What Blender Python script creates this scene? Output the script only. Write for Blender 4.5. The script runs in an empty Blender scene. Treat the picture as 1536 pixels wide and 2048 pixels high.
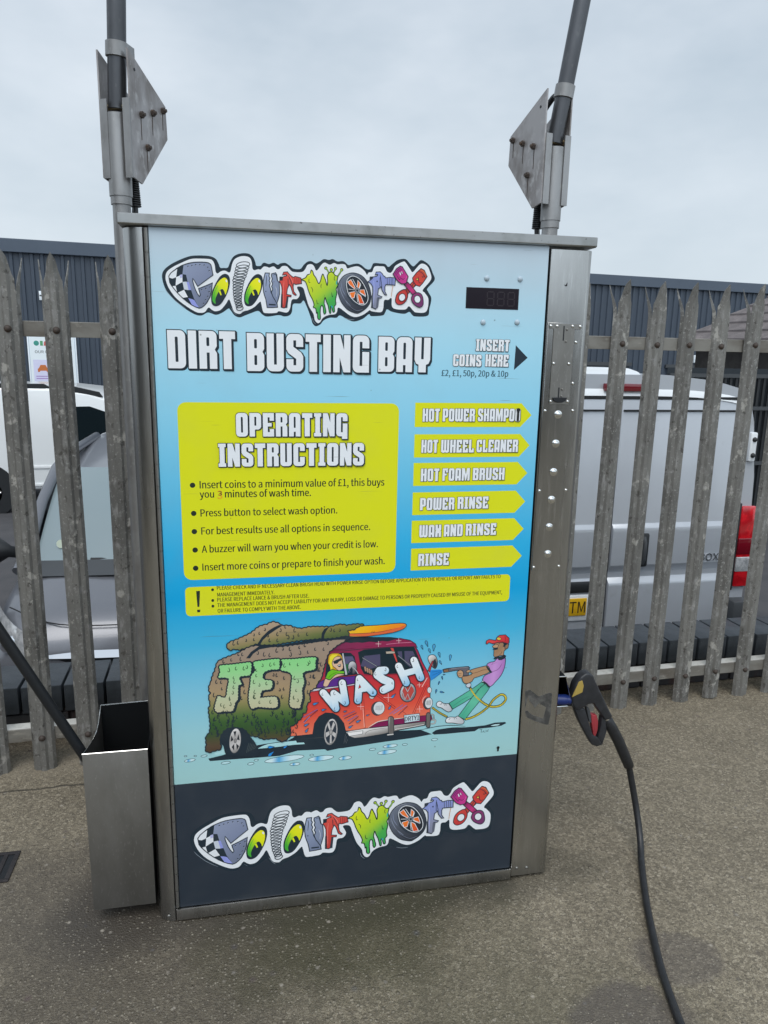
import bpy, bmesh, math, random
from mathutils import Vector, Matrix
from mathutils.geometry import delaunay_2d_cdt

# ------------------------------------------------------------------ camera, world, sun, exposure
scene = bpy.context.scene
C = scene.collection
R = math.radians
cam_data = bpy.data.cameras.new('camera')
cam_data.sensor_fit = 'VERTICAL'; cam_data.sensor_height = 36.0
cam_data.lens = 1466.14 / 2048 * 36.0
cam_data.clip_start = 0.05; cam_data.clip_end = 500
cam = bpy.data.objects.new('camera', cam_data); C.objects.link(cam)
right = Vector((0.98139351, -0.19103669, 0.01928087))
down = Vector((-0.02251325, -0.21421359, -0.97652736))
fwd = Vector((0.19068278, 0.95792355, -0.21452868))
m = Matrix((right, -down, -fwd)).transposed().to_4x4(); m.translation = (0, -1.68, 1.4398)
cam.matrix_world = m
scene.camera = cam
scene.view_settings.view_transform = 'Standard'; scene.view_settings.look = 'None'
scene.view_settings.exposure = 0.08; scene.view_settings.gamma = 1.0
scene.render.resolution_x, scene.render.resolution_y = 768, 1024
SUN_EL, SUN_AZ = R(58), R(200)      # azimuth from +Y clockwise: high behind the photographer, a little to the left
world = bpy.data.worlds.new('World'); scene.world = world; world.use_nodes = True
nt = world.node_tree; nt.nodes.clear()
def N(nt, t, **kw):
    n = nt.nodes.new(t)
    for k, v in kw.items():
        if k in n.inputs: n.inputs[k].default_value = v
        else: setattr(n, k, v)
    return n
sky = N(nt, 'ShaderNodeTexSky', sky_type='NISHITA', sun_disc=False, sun_elevation=SUN_EL, sun_rotation=SUN_AZ, dust_density=4.0)
tc = N(nt, 'ShaderNodeTexCoord')
mp = N(nt, 'ShaderNodeMapping'); mp.inputs['Scale'].default_value = (1.0, 1.0, 2.2); mp.inputs['Rotation'].default_value = (0.3, 0.2, 0.5)
no = N(nt, 'ShaderNodeTexNoise', Scale=2.1, Detail=5.0, Roughness=0.55)
rp = N(nt, 'ShaderNodeValToRGB'); e = rp.color_ramp.elements
e[0].position = 0.36; e[0].color = (4.7, 5.65, 6.6, 1); e[1].position = 0.66; e[1].color = (7.3, 8.0, 8.8, 1)
sp = N(nt, 'ShaderNodeSeparateXYZ')
hz = N(nt, 'ShaderNodeMapRange'); hz.inputs['From Min'].default_value = 0.0; hz.inputs['From Max'].default_value = 0.4; hz.inputs['To Min'].default_value = 0.6; hz.inputs['To Max'].default_value = 0.0
lite = N(nt, 'ShaderNodeMixRGB'); lite.inputs['Color2'].default_value = (7.2, 8.15, 8.7, 1)
mx = N(nt, 'ShaderNodeMixRGB'); mx.inputs['Fac'].default_value = 0.93
bg = N(nt, 'ShaderNodeBackground', Strength=0.1)
wo = N(nt, 'ShaderNodeOutputWorld')
lk = nt.links.new
lk(tc.outputs['Generated'], mp.inputs['Vector']); lk(mp.outputs[0], no.inputs['Vector']); lk(no.outputs['Fac'], rp.inputs['Fac'])
lk(tc.outputs['Generated'], sp.inputs[0]); lk(sp.outputs['Z'], hz.inputs['Value'])
lk(hz.outputs[0], lite.inputs['Fac']); lk(rp.outputs[0], lite.inputs['Color1'])
lk(sky.outputs[0], mx.inputs['Color1']); br = N(nt, 'ShaderNodeMapRange'); br.inputs['From Min'].default_value = 0.1; br.inputs['From Max'].default_value = -0.9; br.inputs['To Min'].default_value = 1.0; br.inputs['To Max'].default_value = 2.0
lk(sp.outputs['Y'], br.inputs['Value'])
bm_ = N(nt, 'ShaderNodeVectorMath', operation='SCALE'); lk(lite.outputs[0], bm_.inputs[0]); lk(br.outputs[0], bm_.inputs['Scale'])
lk(bm_.outputs[0], mx.inputs['Color2']); lk(mx.outputs[0], bg.inputs['Color']); lk(bg.outputs[0], wo.inputs[0])
sd = bpy.data.lights.new('sun', 'SUN'); sd.energy = 1.5; sd.angle = R(40); sd.color = (1.0, 0.965, 0.92)
so = bpy.data.objects.new('sun', sd); C.objects.link(so)
sv = Vector((math.sin(SUN_AZ) * math.cos(SUN_EL), math.cos(SUN_AZ) * math.cos(SUN_EL), math.sin(SUN_EL)))
so.rotation_euler = sv.to_track_quat('Z', 'Y').to_euler(); so.location = sv * 30

# ------------------------------------------------------------------ materials
def s2l(h):
    v = [int(h[i:i+2], 16) / 255 for i in (0, 2, 4)]
    return tuple(((x + .055) / 1.055) ** 2.4 if x > .04045 else x / 12.92 for x in v)
def mat(name, col, rough=.6, metal=0., noise=None, bump=None, coat=0., spec=.5, scale=(1, 1, 1), extra=None, emit=None):
    """noise: (scale, colour2, low, high, detail); bump: (scale, strength, distance)"""
    M = bpy.data.materials.new(name); M.use_nodes = True; t = M.node_tree; b = t.nodes['Principled BSDF']
    b.inputs['Base Color'].default_value = (*col, 1); b.inputs['Roughness'].default_value = rough; b.inputs['Metallic'].default_value = metal
    b.inputs['Coat Weight'].default_value = coat; b.inputs['Coat Roughness'].default_value = .08; b.inputs['Specular IOR Level'].default_value = spec
    if emit: b.inputs['Emission Color'].default_value = (*emit[:3], 1); b.inputs['Emission Strength'].default_value = emit[3]
    c = N(t, 'ShaderNodeTexCoord'); mp = N(t, 'ShaderNodeMapping'); mp.inputs['Scale'].default_value = scale
    t.links.new(c.outputs['Object'], mp.inputs['Vector'])
    last = None
    for ns in (noise if isinstance(noise, list) else [noise] if noise else []):
        n = N(t, 'ShaderNodeTexNoise', Scale=ns[0], Detail=ns[4] if len(ns) > 4 else 4.0, Roughness=.6)
        t.links.new(mp.outputs[0], n.inputs['Vector'])
        r = N(t, 'ShaderNodeMapRange'); r.inputs['From Min'].default_value = ns[2]; r.inputs['From Max'].default_value = ns[3]
        t.links.new(n.outputs['Fac'], r.inputs['Value'])
        x = N(t, 'ShaderNodeMixRGB'); x.inputs['Color1'].default_value = (*col, 1); x.inputs['Color2'].default_value = (*ns[1], 1)
        t.links.new(r.outputs[0], x.inputs['Fac'])
        if last: t.links.new(last, x.inputs['Color1'])
        last = x.outputs[0]
    if last: t.links.new(last, b.inputs['Base Color'])
    if bump:
        n = N(t, 'ShaderNodeTexNoise', Scale=bump[0], Detail=5.0); t.links.new(mp.outputs[0], n.inputs['Vector'])
        bp = N(t, 'ShaderNodeBump', Strength=bump[1], Distance=bump[2]); t.links.new(n.outputs['Fac'], bp.inputs['Height']); t.links.new(bp.outputs[0], b.inputs['Normal'])
    if extra: extra(M, t, b, mp)
    return M
def rough_noise(sc, lo, hi):
    def f(M, t, b, mp):
        n = N(t, 'ShaderNodeTexNoise', Scale=sc, Detail=5.0); t.links.new(mp.outputs[0], n.inputs['Vector'])
        r = N(t, 'ShaderNodeMapRange'); r.inputs['From Min'].default_value = .3; r.inputs['From Max'].default_value = .7; r.inputs['To Min'].default_value = lo; r.inputs['To Max'].default_value = hi
        t.links.new(n.outputs['Fac'], r.inputs['Value']); t.links.new(r.outputs[0], b.inputs['Roughness'])
    return f
STEEL = mat('brushed_steel', (.48, .48, .47), .28, 1.0, [(3, (.34, .34, .33), .38, .66), (40, (.56, .56, .55), .55, .8)], (60, .10, .0015), scale=(3, 3, .35), extra=rough_noise(2.5, .20, .36))
STEEL_CAP = mat('weathered_steel', (.36, .37, .37), .42, .85, [(9, (.22, .23, .22), .5, .72), (120, (.12, .12, .12), .66, .72)], (50, .15, .002), extra=rough_noise(6, .32, .55))
STEEL_DULL = mat('dull_steel', (.30, .295, .28), .46, .85, [(4, (.21, .205, .19), .36, .66), (90, (.36, .355, .34), .58, .75)], (45, .15, .002), scale=(2, 2, .7))
BRIGHT = mat('polished_steel', (.72, .72, .70), .16, 1.0)
BRASS = mat('dull_brass', (.45, .36, .22), .3, 1.0)
GALV = mat('galvanised_pole', (.33, .33, .33), .42, .75, [(14, (.22, .215, .21), .4, .7), (60, (.42, .42, .41), .6, .75)], (70, .1, .001), scale=(1, 1, .5))
def stains(M, t, b, mp):
    pass
ARM = mat('dull_pipe', (.115, .12, .13), .4, .7, [(10, (.08, .083, .09), .4, .7), (50, (.17, .172, .175), .6, .78)], (60, .1, .001), scale=(1, 1, .4))
PLATE = mat('stained_plate', (.40, .385, .385), .5, .55, [(10, (.24, .22, .21), .42, .62), (45, (.50, .485, .48), .55, .7)], (80, .1, .001), scale=(1, 1, .6))
RUST = mat('rusty_bolt', (.075, .06, .052), .7, .4, (60, (.13, .08, .05), .5, .7))
WELD = mat('weld_bead', (.3, .29, .27), .4, .7, (90, (.14, .12, .1), .4, .7), (90, .8, .006))
def fence_mat(M, t, b, mp):
    """blotchy weathered zinc: streaks down the pale plus pale flaking spots"""
    oi = N(t, 'ShaderNodeObjectInfo'); ad = N(t, 'ShaderNodeVectorMath', operation='ADD')
    cb = N(t, 'ShaderNodeCombineXYZ'); ml = N(t, 'ShaderNodeMath', operation='MULTIPLY'); ml.inputs[1].default_value = 37.0
    t.links.new(oi.outputs['Random'], ml.inputs[0])
    for i in range(3): t.links.new(ml.outputs[0], cb.inputs[i])
    c = N(t, 'ShaderNodeTexCoord'); t.links.new(c.outputs['Object'], ad.inputs[0]); t.links.new(cb.outputs[0], ad.inputs[1])
    def tex(scale, st, lo, hi):
        mp2 = N(t, 'ShaderNodeMapping'); mp2.inputs['Scale'].default_value = st; t.links.new(ad.outputs[0], mp2.inputs['Vector'])
        n = N(t, 'ShaderNodeTexNoise', Scale=scale, Detail=5.0, Roughness=.62); t.links.new(mp2.outputs[0], n.inputs['Vector'])
        r = N(t, 'ShaderNodeMapRange'); r.inputs['From Min'].default_value = lo; r.inputs['From Max'].default_value = hi; t.links.new(n.outputs['Fac'], r.inputs['Value']); return r.outputs[0]
    last = None
    for f, col in [(tex(7, (1, 1, .45), .40, .62), (.128, .125, .116)), (tex(34, (1.3, 1.3, .55), .55, .68), (.27, .268, .258)), (tex(19, (1, 1, .75), .60, .65), (.37, .36, .33)), (tex(45, (1, 1, .8), .60, .66), (.085, .08, .072)), (tex(110, (1, 1, .9), .58, .66), (.30, .298, .285))]:
        x = N(t, 'ShaderNodeMixRGB'); x.inputs['Color1'].default_value = (.198, .194, .180, 1); x.inputs['Color2'].default_value = (*col, 1)
        t.links.new(f, x.inputs['Fac'])
        if last: t.links.new(last, x.inputs['Color1'])
        last = x.outputs[0]
    t.links.new(last, b.inputs['Base Color'])
FENCE = mat('weathered_galvanising', (.2, .19, .17), .62, .25, None, (55, .25, .002), extra=fence_mat)
RAIL = mat('galvanised_rail', (.23, .222, .20), .6, .25, [(12, (.13, .115, .095), .4, .66), (50, (.3, .285, .25), .58, .72)], (60, .2, .002), scale=(.4, 1, 1))
RAIL_TOP = mat('pale_zinc', (.62, .60, .55), .45, .3, (30, (.48, .46, .41), .45, .7))
BLACK = mat('black_rubber', (.012, .013, .015), .42, 0, (60, (.02, .021, .024), .4, .7), (120, .1, .001))
MATTE_BLACK = mat('black_tube', (.008, .010, .013), .5)
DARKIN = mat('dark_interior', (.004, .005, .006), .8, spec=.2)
GAP = mat('shadow_gap', (.012, .014, .016), .7)
GUN = mat('gun_plastic', (.020, .022, .026), .38, 0, (40, (.032, .034, .04), .4, .7), (90, .1, .001))
RED = mat('red_plastic', (.32, .035, .045), .4)
YEL = mat('yellow_inlay', (.42, .30, .07), .5)
BLUE = mat('blue_plastic', (.012, .03, .16), .4)
DISPLAY = mat('display_glass', (.010, .006, .012), .25, spec=.25)
SEG = mat('unlit_segment', (.014, .007, .013), .3)
PAINTED = mat('painted_rivet', s2l('aebfca'), .35)
WALLB = mat('dark_coping', (.044, .052, .061), .42, 0, [(20, (.026, .032, .038), .4, .7), (150, (.08, .09, .10), .62, .7)], (90, .35, .003))
BRICKD = mat('dark_brick', (.035, .035, .038), .75, 0, (12, (.055, .03, .026), .5, .7), (60, .4, .004))
BRICKR = mat('red_brick', (.11, .035, .03), .8, 0, (30, (.06, .02, .02), .4, .7), (60, .4, .004))
VANP = mat('silver_white_paint', (.48, .51, .55), .32, .2, [(2, (.44, .47, .51), .3, .7), (9, (.38, .40, .42), .62, .85)], coat=.35)
VANW = mat('white_roof_paint', (.74, .77, .79), .35, 0, coat=.3)
CARW = mat('white_car_paint', (.76, .78, .78), .3, 0, coat=.5)
CARG = mat('silver_grey_paint', (.165, .172, .192), .32, .35, (300, (.19, .197, .218), .5, .7), coat=.5)
GLASS_D = mat('dark_window', (.008, .014, .017), .06, spec=.6)
GLASS_W = mat('windscreen_glass', (.20, .255, .27), .04, spec=1.0, coat=.6)  # base colour kept pale to stand in for the reflected sky
TRIM = mat('black_trim', (.014, .016, .018), .5)
TRIM2 = mat('grey_trim', (.05, .055, .06), .55)
CHROME = mat('chrome', (.85, .86, .88), .08, 1.0)
SILVER = mat('badge_silver', (.6, .62, .64), .2, .9)
LAMPR = mat('red_lens', (.40, .006, .012), .12, coat=.6, noise=(14, (.62, .012, .02), .45, .6))
LAMPD = mat('deep_red_lens', (.16, .004, .012), .12, coat=.6)
LAMPW = mat('clear_lens', (.62, .63, .64), .1, .3, (30, (.3, .31, .32), .4, .7), coat=.6)
TYRE = mat('tyre', (.012, .012, .013), .8)
ALLOY = mat('dark_alloy', (.05, .05, .055), .35, .8)
PLATEY = mat('number_plate_yellow', (.72, .42, .012), .35)
INK = mat('black_ink', (.012, .012, .012), .5)
CLAD = mat('slate_blue_cladding', (.046, .063, .088), .55, 0, (.6, (.040, .054, .076), .35, .65))
FASCIA = mat('grey_blue_fascia', (.075, .098, .132), .5, 0, (.8, (.065, .086, .118), .35, .65))
SHUT = mat('dark_shutter', (.012, .018, .024), .6)
SIGNW = mat('sign_white', (.78, .83, .86), .4)
LED = mat('led_panel', (.9, .93, .92), .4, emit=(.9, 1., .96, .8))
WOOD = mat('dark_timber', (.03, .026, .024), .8, 0, (8, (.045, .04, .036), .4, .6))
SHINGLE = mat('brown_shingle', (.13, .115, .115), .85, 0, [(5, (.19, .165, .165), .4, .66), (40, (.09, .08, .08), .5, .7)], (30, .4, .01))
GRATE = mat('cast_iron', (.035, .032, .034), .6, .3, (40, (.06, .05, .05), .5, .7))
ASPH = mat('asphalt', (.055, .055, .06), .8, 0, [(3, (.07, .068, .072), .4, .6), (120, (.10, .10, .105), .6, .68)], (120, .4, .006))

def concrete(M, t, b, mp):
    L_ = t.links.new; c = N(t, 'ShaderNodeTexCoord'); P = c.outputs['Object']
    def noise(scale, lo, hi, det=5., st=(1, 1, 1), off=0):
        q = N(t, 'ShaderNodeMapping'); q.inputs['Scale'].default_value = st; q.inputs['Location'].default_value = (off, off * 1.7, 0); L_(P, q.inputs['Vector'])
        n = N(t, 'ShaderNodeTexNoise', Scale=scale, Detail=det, Roughness=.62); L_(q.outputs[0], n.inputs['Vector'])
        r = N(t, 'ShaderNodeMapRange'); r.inputs['From Min'].default_value = lo; r.inputs['From Max'].default_value = hi; L_(n.outputs['Fac'], r.inputs['Value']); return r.outputs[0]
    def cells(scale, lo, hi, keep):
        """stones: voronoi cells, only a share of them shown"""
        v = N(t, 'ShaderNodeTexVoronoi', Scale=scale); L_(P, v.inputs['Vector'])
        r = N(t, 'ShaderNodeMapRange'); r.inputs['From Min'].default_value = hi; r.inputs['From Max'].default_value = lo; L_(v.outputs['Distance'], r.inputs['Value'])
        s = N(t, 'ShaderNodeSeparateColor'); L_(v.outputs['Color'], s.inputs[0])
        g = N(t, 'ShaderNodeMath', operation='LESS_THAN'); g.inputs[1].default_value = keep; L_(s.outputs[0], g.inputs[0])
        mlt = N(t, 'ShaderNodeMath', operation='MULTIPLY'); L_(r.outputs[0], mlt.inputs[0]); L_(g.outputs[0], mlt.inputs[1]); return mlt.outputs[0], s.outputs[1]
    def mix(fac, c1, c2, k=1.):
        x = N(t, 'ShaderNodeMixRGB')
        if k != 1.:
            mm = N(t, 'ShaderNodeMath', operation='MULTIPLY'); mm.inputs[1].default_value = k; L_(fac, mm.inputs[0]); fac = mm.outputs[0]
        L_(fac, x.inputs['Fac'])
        for i, cc in ((1, c1), (2, c2)):
            if isinstance(cc, tuple): x.inputs[i].default_value = (*cc, 1)
            else: L_(cc, x.inputs[i])
        return x.outputs[0]
    def blob(cx, cy, rx, ry, wob=.35, soft=.6):
        """irregular patch with a noisy border"""
        q = N(t, 'ShaderNodeMapping'); q.inputs['Location'].default_value = (-cx / rx, -cy / ry, 0); q.inputs['Scale'].default_value = (1 / rx, 1 / ry, 0); L_(P, q.inputs['Vector'])
        ln = N(t, 'ShaderNodeVectorMath', operation='LENGTH'); L_(q.outputs[0], ln.inputs[0])
        n = noise(5, .2, .8, 6., off=cx * 7); mm = N(t, 'ShaderNodeMath', operation='MULTIPLY_ADD'); mm.inputs[1].default_value = -wob * 2; L_(n, mm.inputs[0]); L_(ln.outputs['Value'], mm.inputs[2])
        r = N(t, 'ShaderNodeMapRange'); r.inputs['From Min'].default_value = 1.0 - wob; r.inputs['From Max'].default_value = 1.0 - wob - soft; L_(mm.outputs[0], r.inputs['Value']); return r.outputs[0]
    v = N(t, 'ShaderNodeTexVoronoi', Scale=150.); L_(P, v.inputs['Vector']); sv_ = N(t, 'ShaderNodeSeparateColor'); L_(v.outputs['Color'], sv_.inputs[0])
    gr = N(t, 'ShaderNodeValToRGB'); el = gr.color_ramp.elements
    while len(el) < 5: el.new(.5)
    for x_, (q_, c_) in zip(el, ((0., (.045, .038, .028)), (.3, (.135, .113, .080)), (.6, (.230, .196, .140)), (.86, (.335, .288, .206)), (1., (.50, .44, .34)))): x_.position = q_; x_.color = (*c_, 1)
    L_(sv_.outputs[0], gr.inputs['Fac'])
    col = mix(noise(2.2, .35, .66), (.190, .160, .112), (.335, .288, .208))
    col = mix(noise(14, .42, .68), col, (.185, .157, .113), .6)
    g_ = N(t, 'ShaderNodeMixRGB'); g_.inputs[0].default_value = .5; L_(col, g_.inputs[1]); L_(gr.outputs[0], g_.inputs[2]); col = g_.outputs[0]
    col = mix(noise(330, .44, .60, 2.), col, (.06, .05, .036), .55)
    # wet, dirty and mossy areas round the foot of the machine, plus painted contact shadow
    col = mix(blob(.28, .02, .78, .16, .2, .5), col, (.030, .027, .018), .85)  # dark stain band along the cabinet base, with contact shadow painted in
    col = mix(blob(-.33, .06, .22, .20, .2, .5), col, (.032, .028, .022), .8)  # contact shadow painted under the bin, together with stain
    col = mix(blob(-.25, -.25, .75, .5), col, (.058, .048, .038), .62)
    col = mix(blob(.28, -.14, .48, .2), col, (.05, .047, .022), .66)
    col = mix(blob(.55, -.5, .5, .3), col, (.075, .067, .04), .5)
    col = mix(blob(-.5, .15, .45, .3), col, (.07, .06, .05), .55)
    col = mix(blob(.83, -.46, .16, .1, .3, .2), col, (.085, .072, .066), .62)
    col = mix(blob(1.02, -.33, .12, .09, .3, .2), col, (.085, .072, .066), .5)
    col = mix(blob(-.62, .82, .5, .12, .2), col, (.25, .215, .16), .45)
    s1, h1 = cells(95, .12, .42, .24); col = mix(s1, col, mix(h1, (.36, .32, .245), (.14, .118, .086)), .65)
    s2, h2 = cells(46, .08, .30, .07); col = mix(s2, col, mix(h2, (.07, .065, .07), (.50, .45, .38)), .7)
    s3, h3 = cells(22, .05, .27, .07); col = mix(s3, col, mix(h3, (.10, .07, .065), (.07, .075, .08)), .75)
    s4, h4 = cells(190, .1, .42, .13); col = mix(s4, col, (.46, .42, .34), .5)
    # bay joint: a dark wavering crack left of the machine
    sx = N(t, 'ShaderNodeSeparateXYZ'); L_(P, sx.inputs[0])
    n = noise(6, 0, 1, 4.); mm = N(t, 'ShaderNodeMath', operation='MULTIPLY_ADD'); mm.inputs[1].default_value = .05; L_(n, mm.inputs[0]); L_(sx.outputs[1], mm.inputs[2])
    ab = N(t, 'ShaderNodeMath', operation='COMPARE'); ab.inputs[1].default_value = .695; ab.inputs[2].default_value = .004; L_(mm.outputs[0], ab.inputs[0])
    gt = N(t, 'ShaderNodeMath', operation='LESS_THAN'); gt.inputs[1].default_value = -.2; L_(sx.outputs[0], gt.inputs[0])
    an = N(t, 'ShaderNodeMath', operation='MULTIPLY'); L_(ab.outputs[0], an.inputs[0]); L_(gt.outputs[0], an.inputs[1])
    col = mix(an.outputs[0], col, (.03, .026, .02), .75)
    L_(col, b.inputs['Base Color'])
    r = N(t, 'ShaderNodeMapRange'); r.inputs['To Min'].default_value = .72; r.inputs['To Max'].default_value = .42; L_(blob(-.1, -.2, 1.0, .55), r.inputs['Value']); L_(r.outputs[0], b.inputs['Roughness'])
    bn = N(t, 'ShaderNodeTexNoise', Scale=210., Detail=3.0); L_(P, bn.inputs['Vector'])
    ad = N(t, 'ShaderNodeMath', operation='ADD'); L_(bn.outputs['Fac'], ad.inputs[0]); L_(s1, ad.inputs[1])
    bp = N(t, 'ShaderNodeBump', Strength=.65, Distance=.006); L_(ad.outputs[0], bp.inputs['Height']); L_(bp.outputs[0], b.inputs['Normal'])
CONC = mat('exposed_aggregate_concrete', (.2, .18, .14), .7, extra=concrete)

def print_base(M, t, b, mp):
    """door skin: the printed blue colour run of the sign, scuffs, fine scratches and clinging drops"""
    L_ = t.links.new; c = N(t, 'ShaderNodeTexCoord'); s = N(t, 'ShaderNodeSeparateXYZ'); L_(c.outputs['Object'], s.inputs[0])
    r = N(t, 'ShaderNodeMapRange'); r.inputs['From Max'].default_value = 1.70; L_(s.outputs[2], r.inputs['Value'])
    cr = N(t, 'ShaderNodeValToRGB'); el = cr.color_ramp.elements
    stops = [(0.405, 'a5d2d3'), (.52, '9cd0d9'), (.64, '7cc4de'), (.75, '44b2da'), (.86, '109fd6'), (.98, '2faada'), (1.14, '62b8da'), (1.30, '84c3db'), (1.47, '9ac8d9'), (1.60, 'a8c0cc'), (1.69, 'aebbc6')]
    while len(el) < len(stops): el.new(.5)
    for x, (z, h) in zip(el, stops): x.position = z / 1.70; x.color = (*[v * 1.10 for v in s2l(h)], 1)
    L_(r.outputs[0], cr.inputs['Fac'])
    g = N(t, 'ShaderNodeMath', operation='LESS_THAN'); g.inputs[1].default_value = .389; L_(s.outputs[2], g.inputs[0])
    x = N(t, 'ShaderNodeMixRGB'); x.inputs[2].default_value = (*s2l('343d48'), 1); L_(g.outputs[0], x.inputs[0]); L_(cr.outputs[0], x.inputs[1])
    grime(t, b, c.outputs['Object'], x.outputs[0])
def grime(t, b, P, col):
    L_ = t.links.new
    n = N(t, 'ShaderNodeTexNoise', Scale=9., Detail=6.0); L_(P, n.inputs['Vector'])
    r = N(t, 'ShaderNodeMapRange'); r.inputs['From Min'].default_value = .5; r.inputs['From Max'].default_value = .8; r.inputs['To Max'].default_value = .09; L_(n.outputs['Fac'], r.inputs['Value'])
    x = N(t, 'ShaderNodeMixRGB'); x.inputs[2].default_value = (.25, .25, .23, 1); L_(r.outputs[0], x.inputs[0]); L_(col, x.inputs[1])
    v = N(t, 'ShaderNodeTexVoronoi', Scale=38.); L_(P, v.inputs['Vector'])
    sc = N(t, 'ShaderNodeSeparateColor'); L_(v.outputs['Color'], sc.inputs[0])
    k = N(t, 'ShaderNodeMath', operation='LESS_THAN'); k.inputs[1].default_value = .09; L_(sc.outputs[0], k.inputs[0])
    d = N(t, 'ShaderNodeMapRange'); d.inputs['From Min'].default_value = .10; d.inputs['From Max'].default_value = .055; L_(v.outputs['Distance'], d.inputs['Value'])
    mm = N(t, 'ShaderNodeMath', operation='MULTIPLY'); L_(k.outputs[0], mm.inputs[0]); L_(d.outputs[0], mm.inputs[1])
    m2 = N(t, 'ShaderNodeMath', operation='MULTIPLY'); m2.inputs[1].default_value = .5; L_(mm.outputs[0], m2.inputs[0])
    x2 = N(t, 'ShaderNodeMixRGB'); x2.inputs[2].default_value = (.06, .06, .055, 1); L_(m2.outputs[0], x2.inputs[0]); L_(x.outputs[0], x2.inputs[1])
    # long thin scratches
    w = N(t, 'ShaderNodeMapping'); w.inputs['Rotation'].default_value = (0, R(38), 0); w.inputs['Scale'].default_value = (1.2, 1, 30); L_(P, w.inputs['Vector'])
    n2 = N(t, 'ShaderNodeTexNoise', Scale=5., Detail=2.0); L_(w.outputs[0], n2.inputs['Vector'])
    r2 = N(t, 'ShaderNodeMapRange'); r2.inputs['From Min'].default_value = .70; r2.inputs['From Max'].default_value = .76; r2.inputs['To Max'].default_value = .5; L_(n2.outputs['Fac'], r2.inputs['Value'])
    x3 = N(t, 'ShaderNodeMixRGB'); x3.inputs[2].default_value = (.12, .12, .11, 1); L_(r2.outputs[0], x3.inputs[0]); L_(x2.outputs[0], x3.inputs[1])
    L_(x3.outputs[0], b.inputs['Base Color'])
DOORM = mat('printed_door', (.5, .6, .7), .36, spec=.24, extra=print_base)
def ink_mat(M, t, b, mp):
    a = N(t, 'ShaderNodeVertexColor', layer_name='Col'); g = N(t, 'ShaderNodeNewGeometry'); grime(t, b, g.outputs['Position'], a.outputs['Color'])
PRINT = mat('printed_vinyl', (.5, .5, .5), .36, spec=.16, extra=ink_mat)

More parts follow.
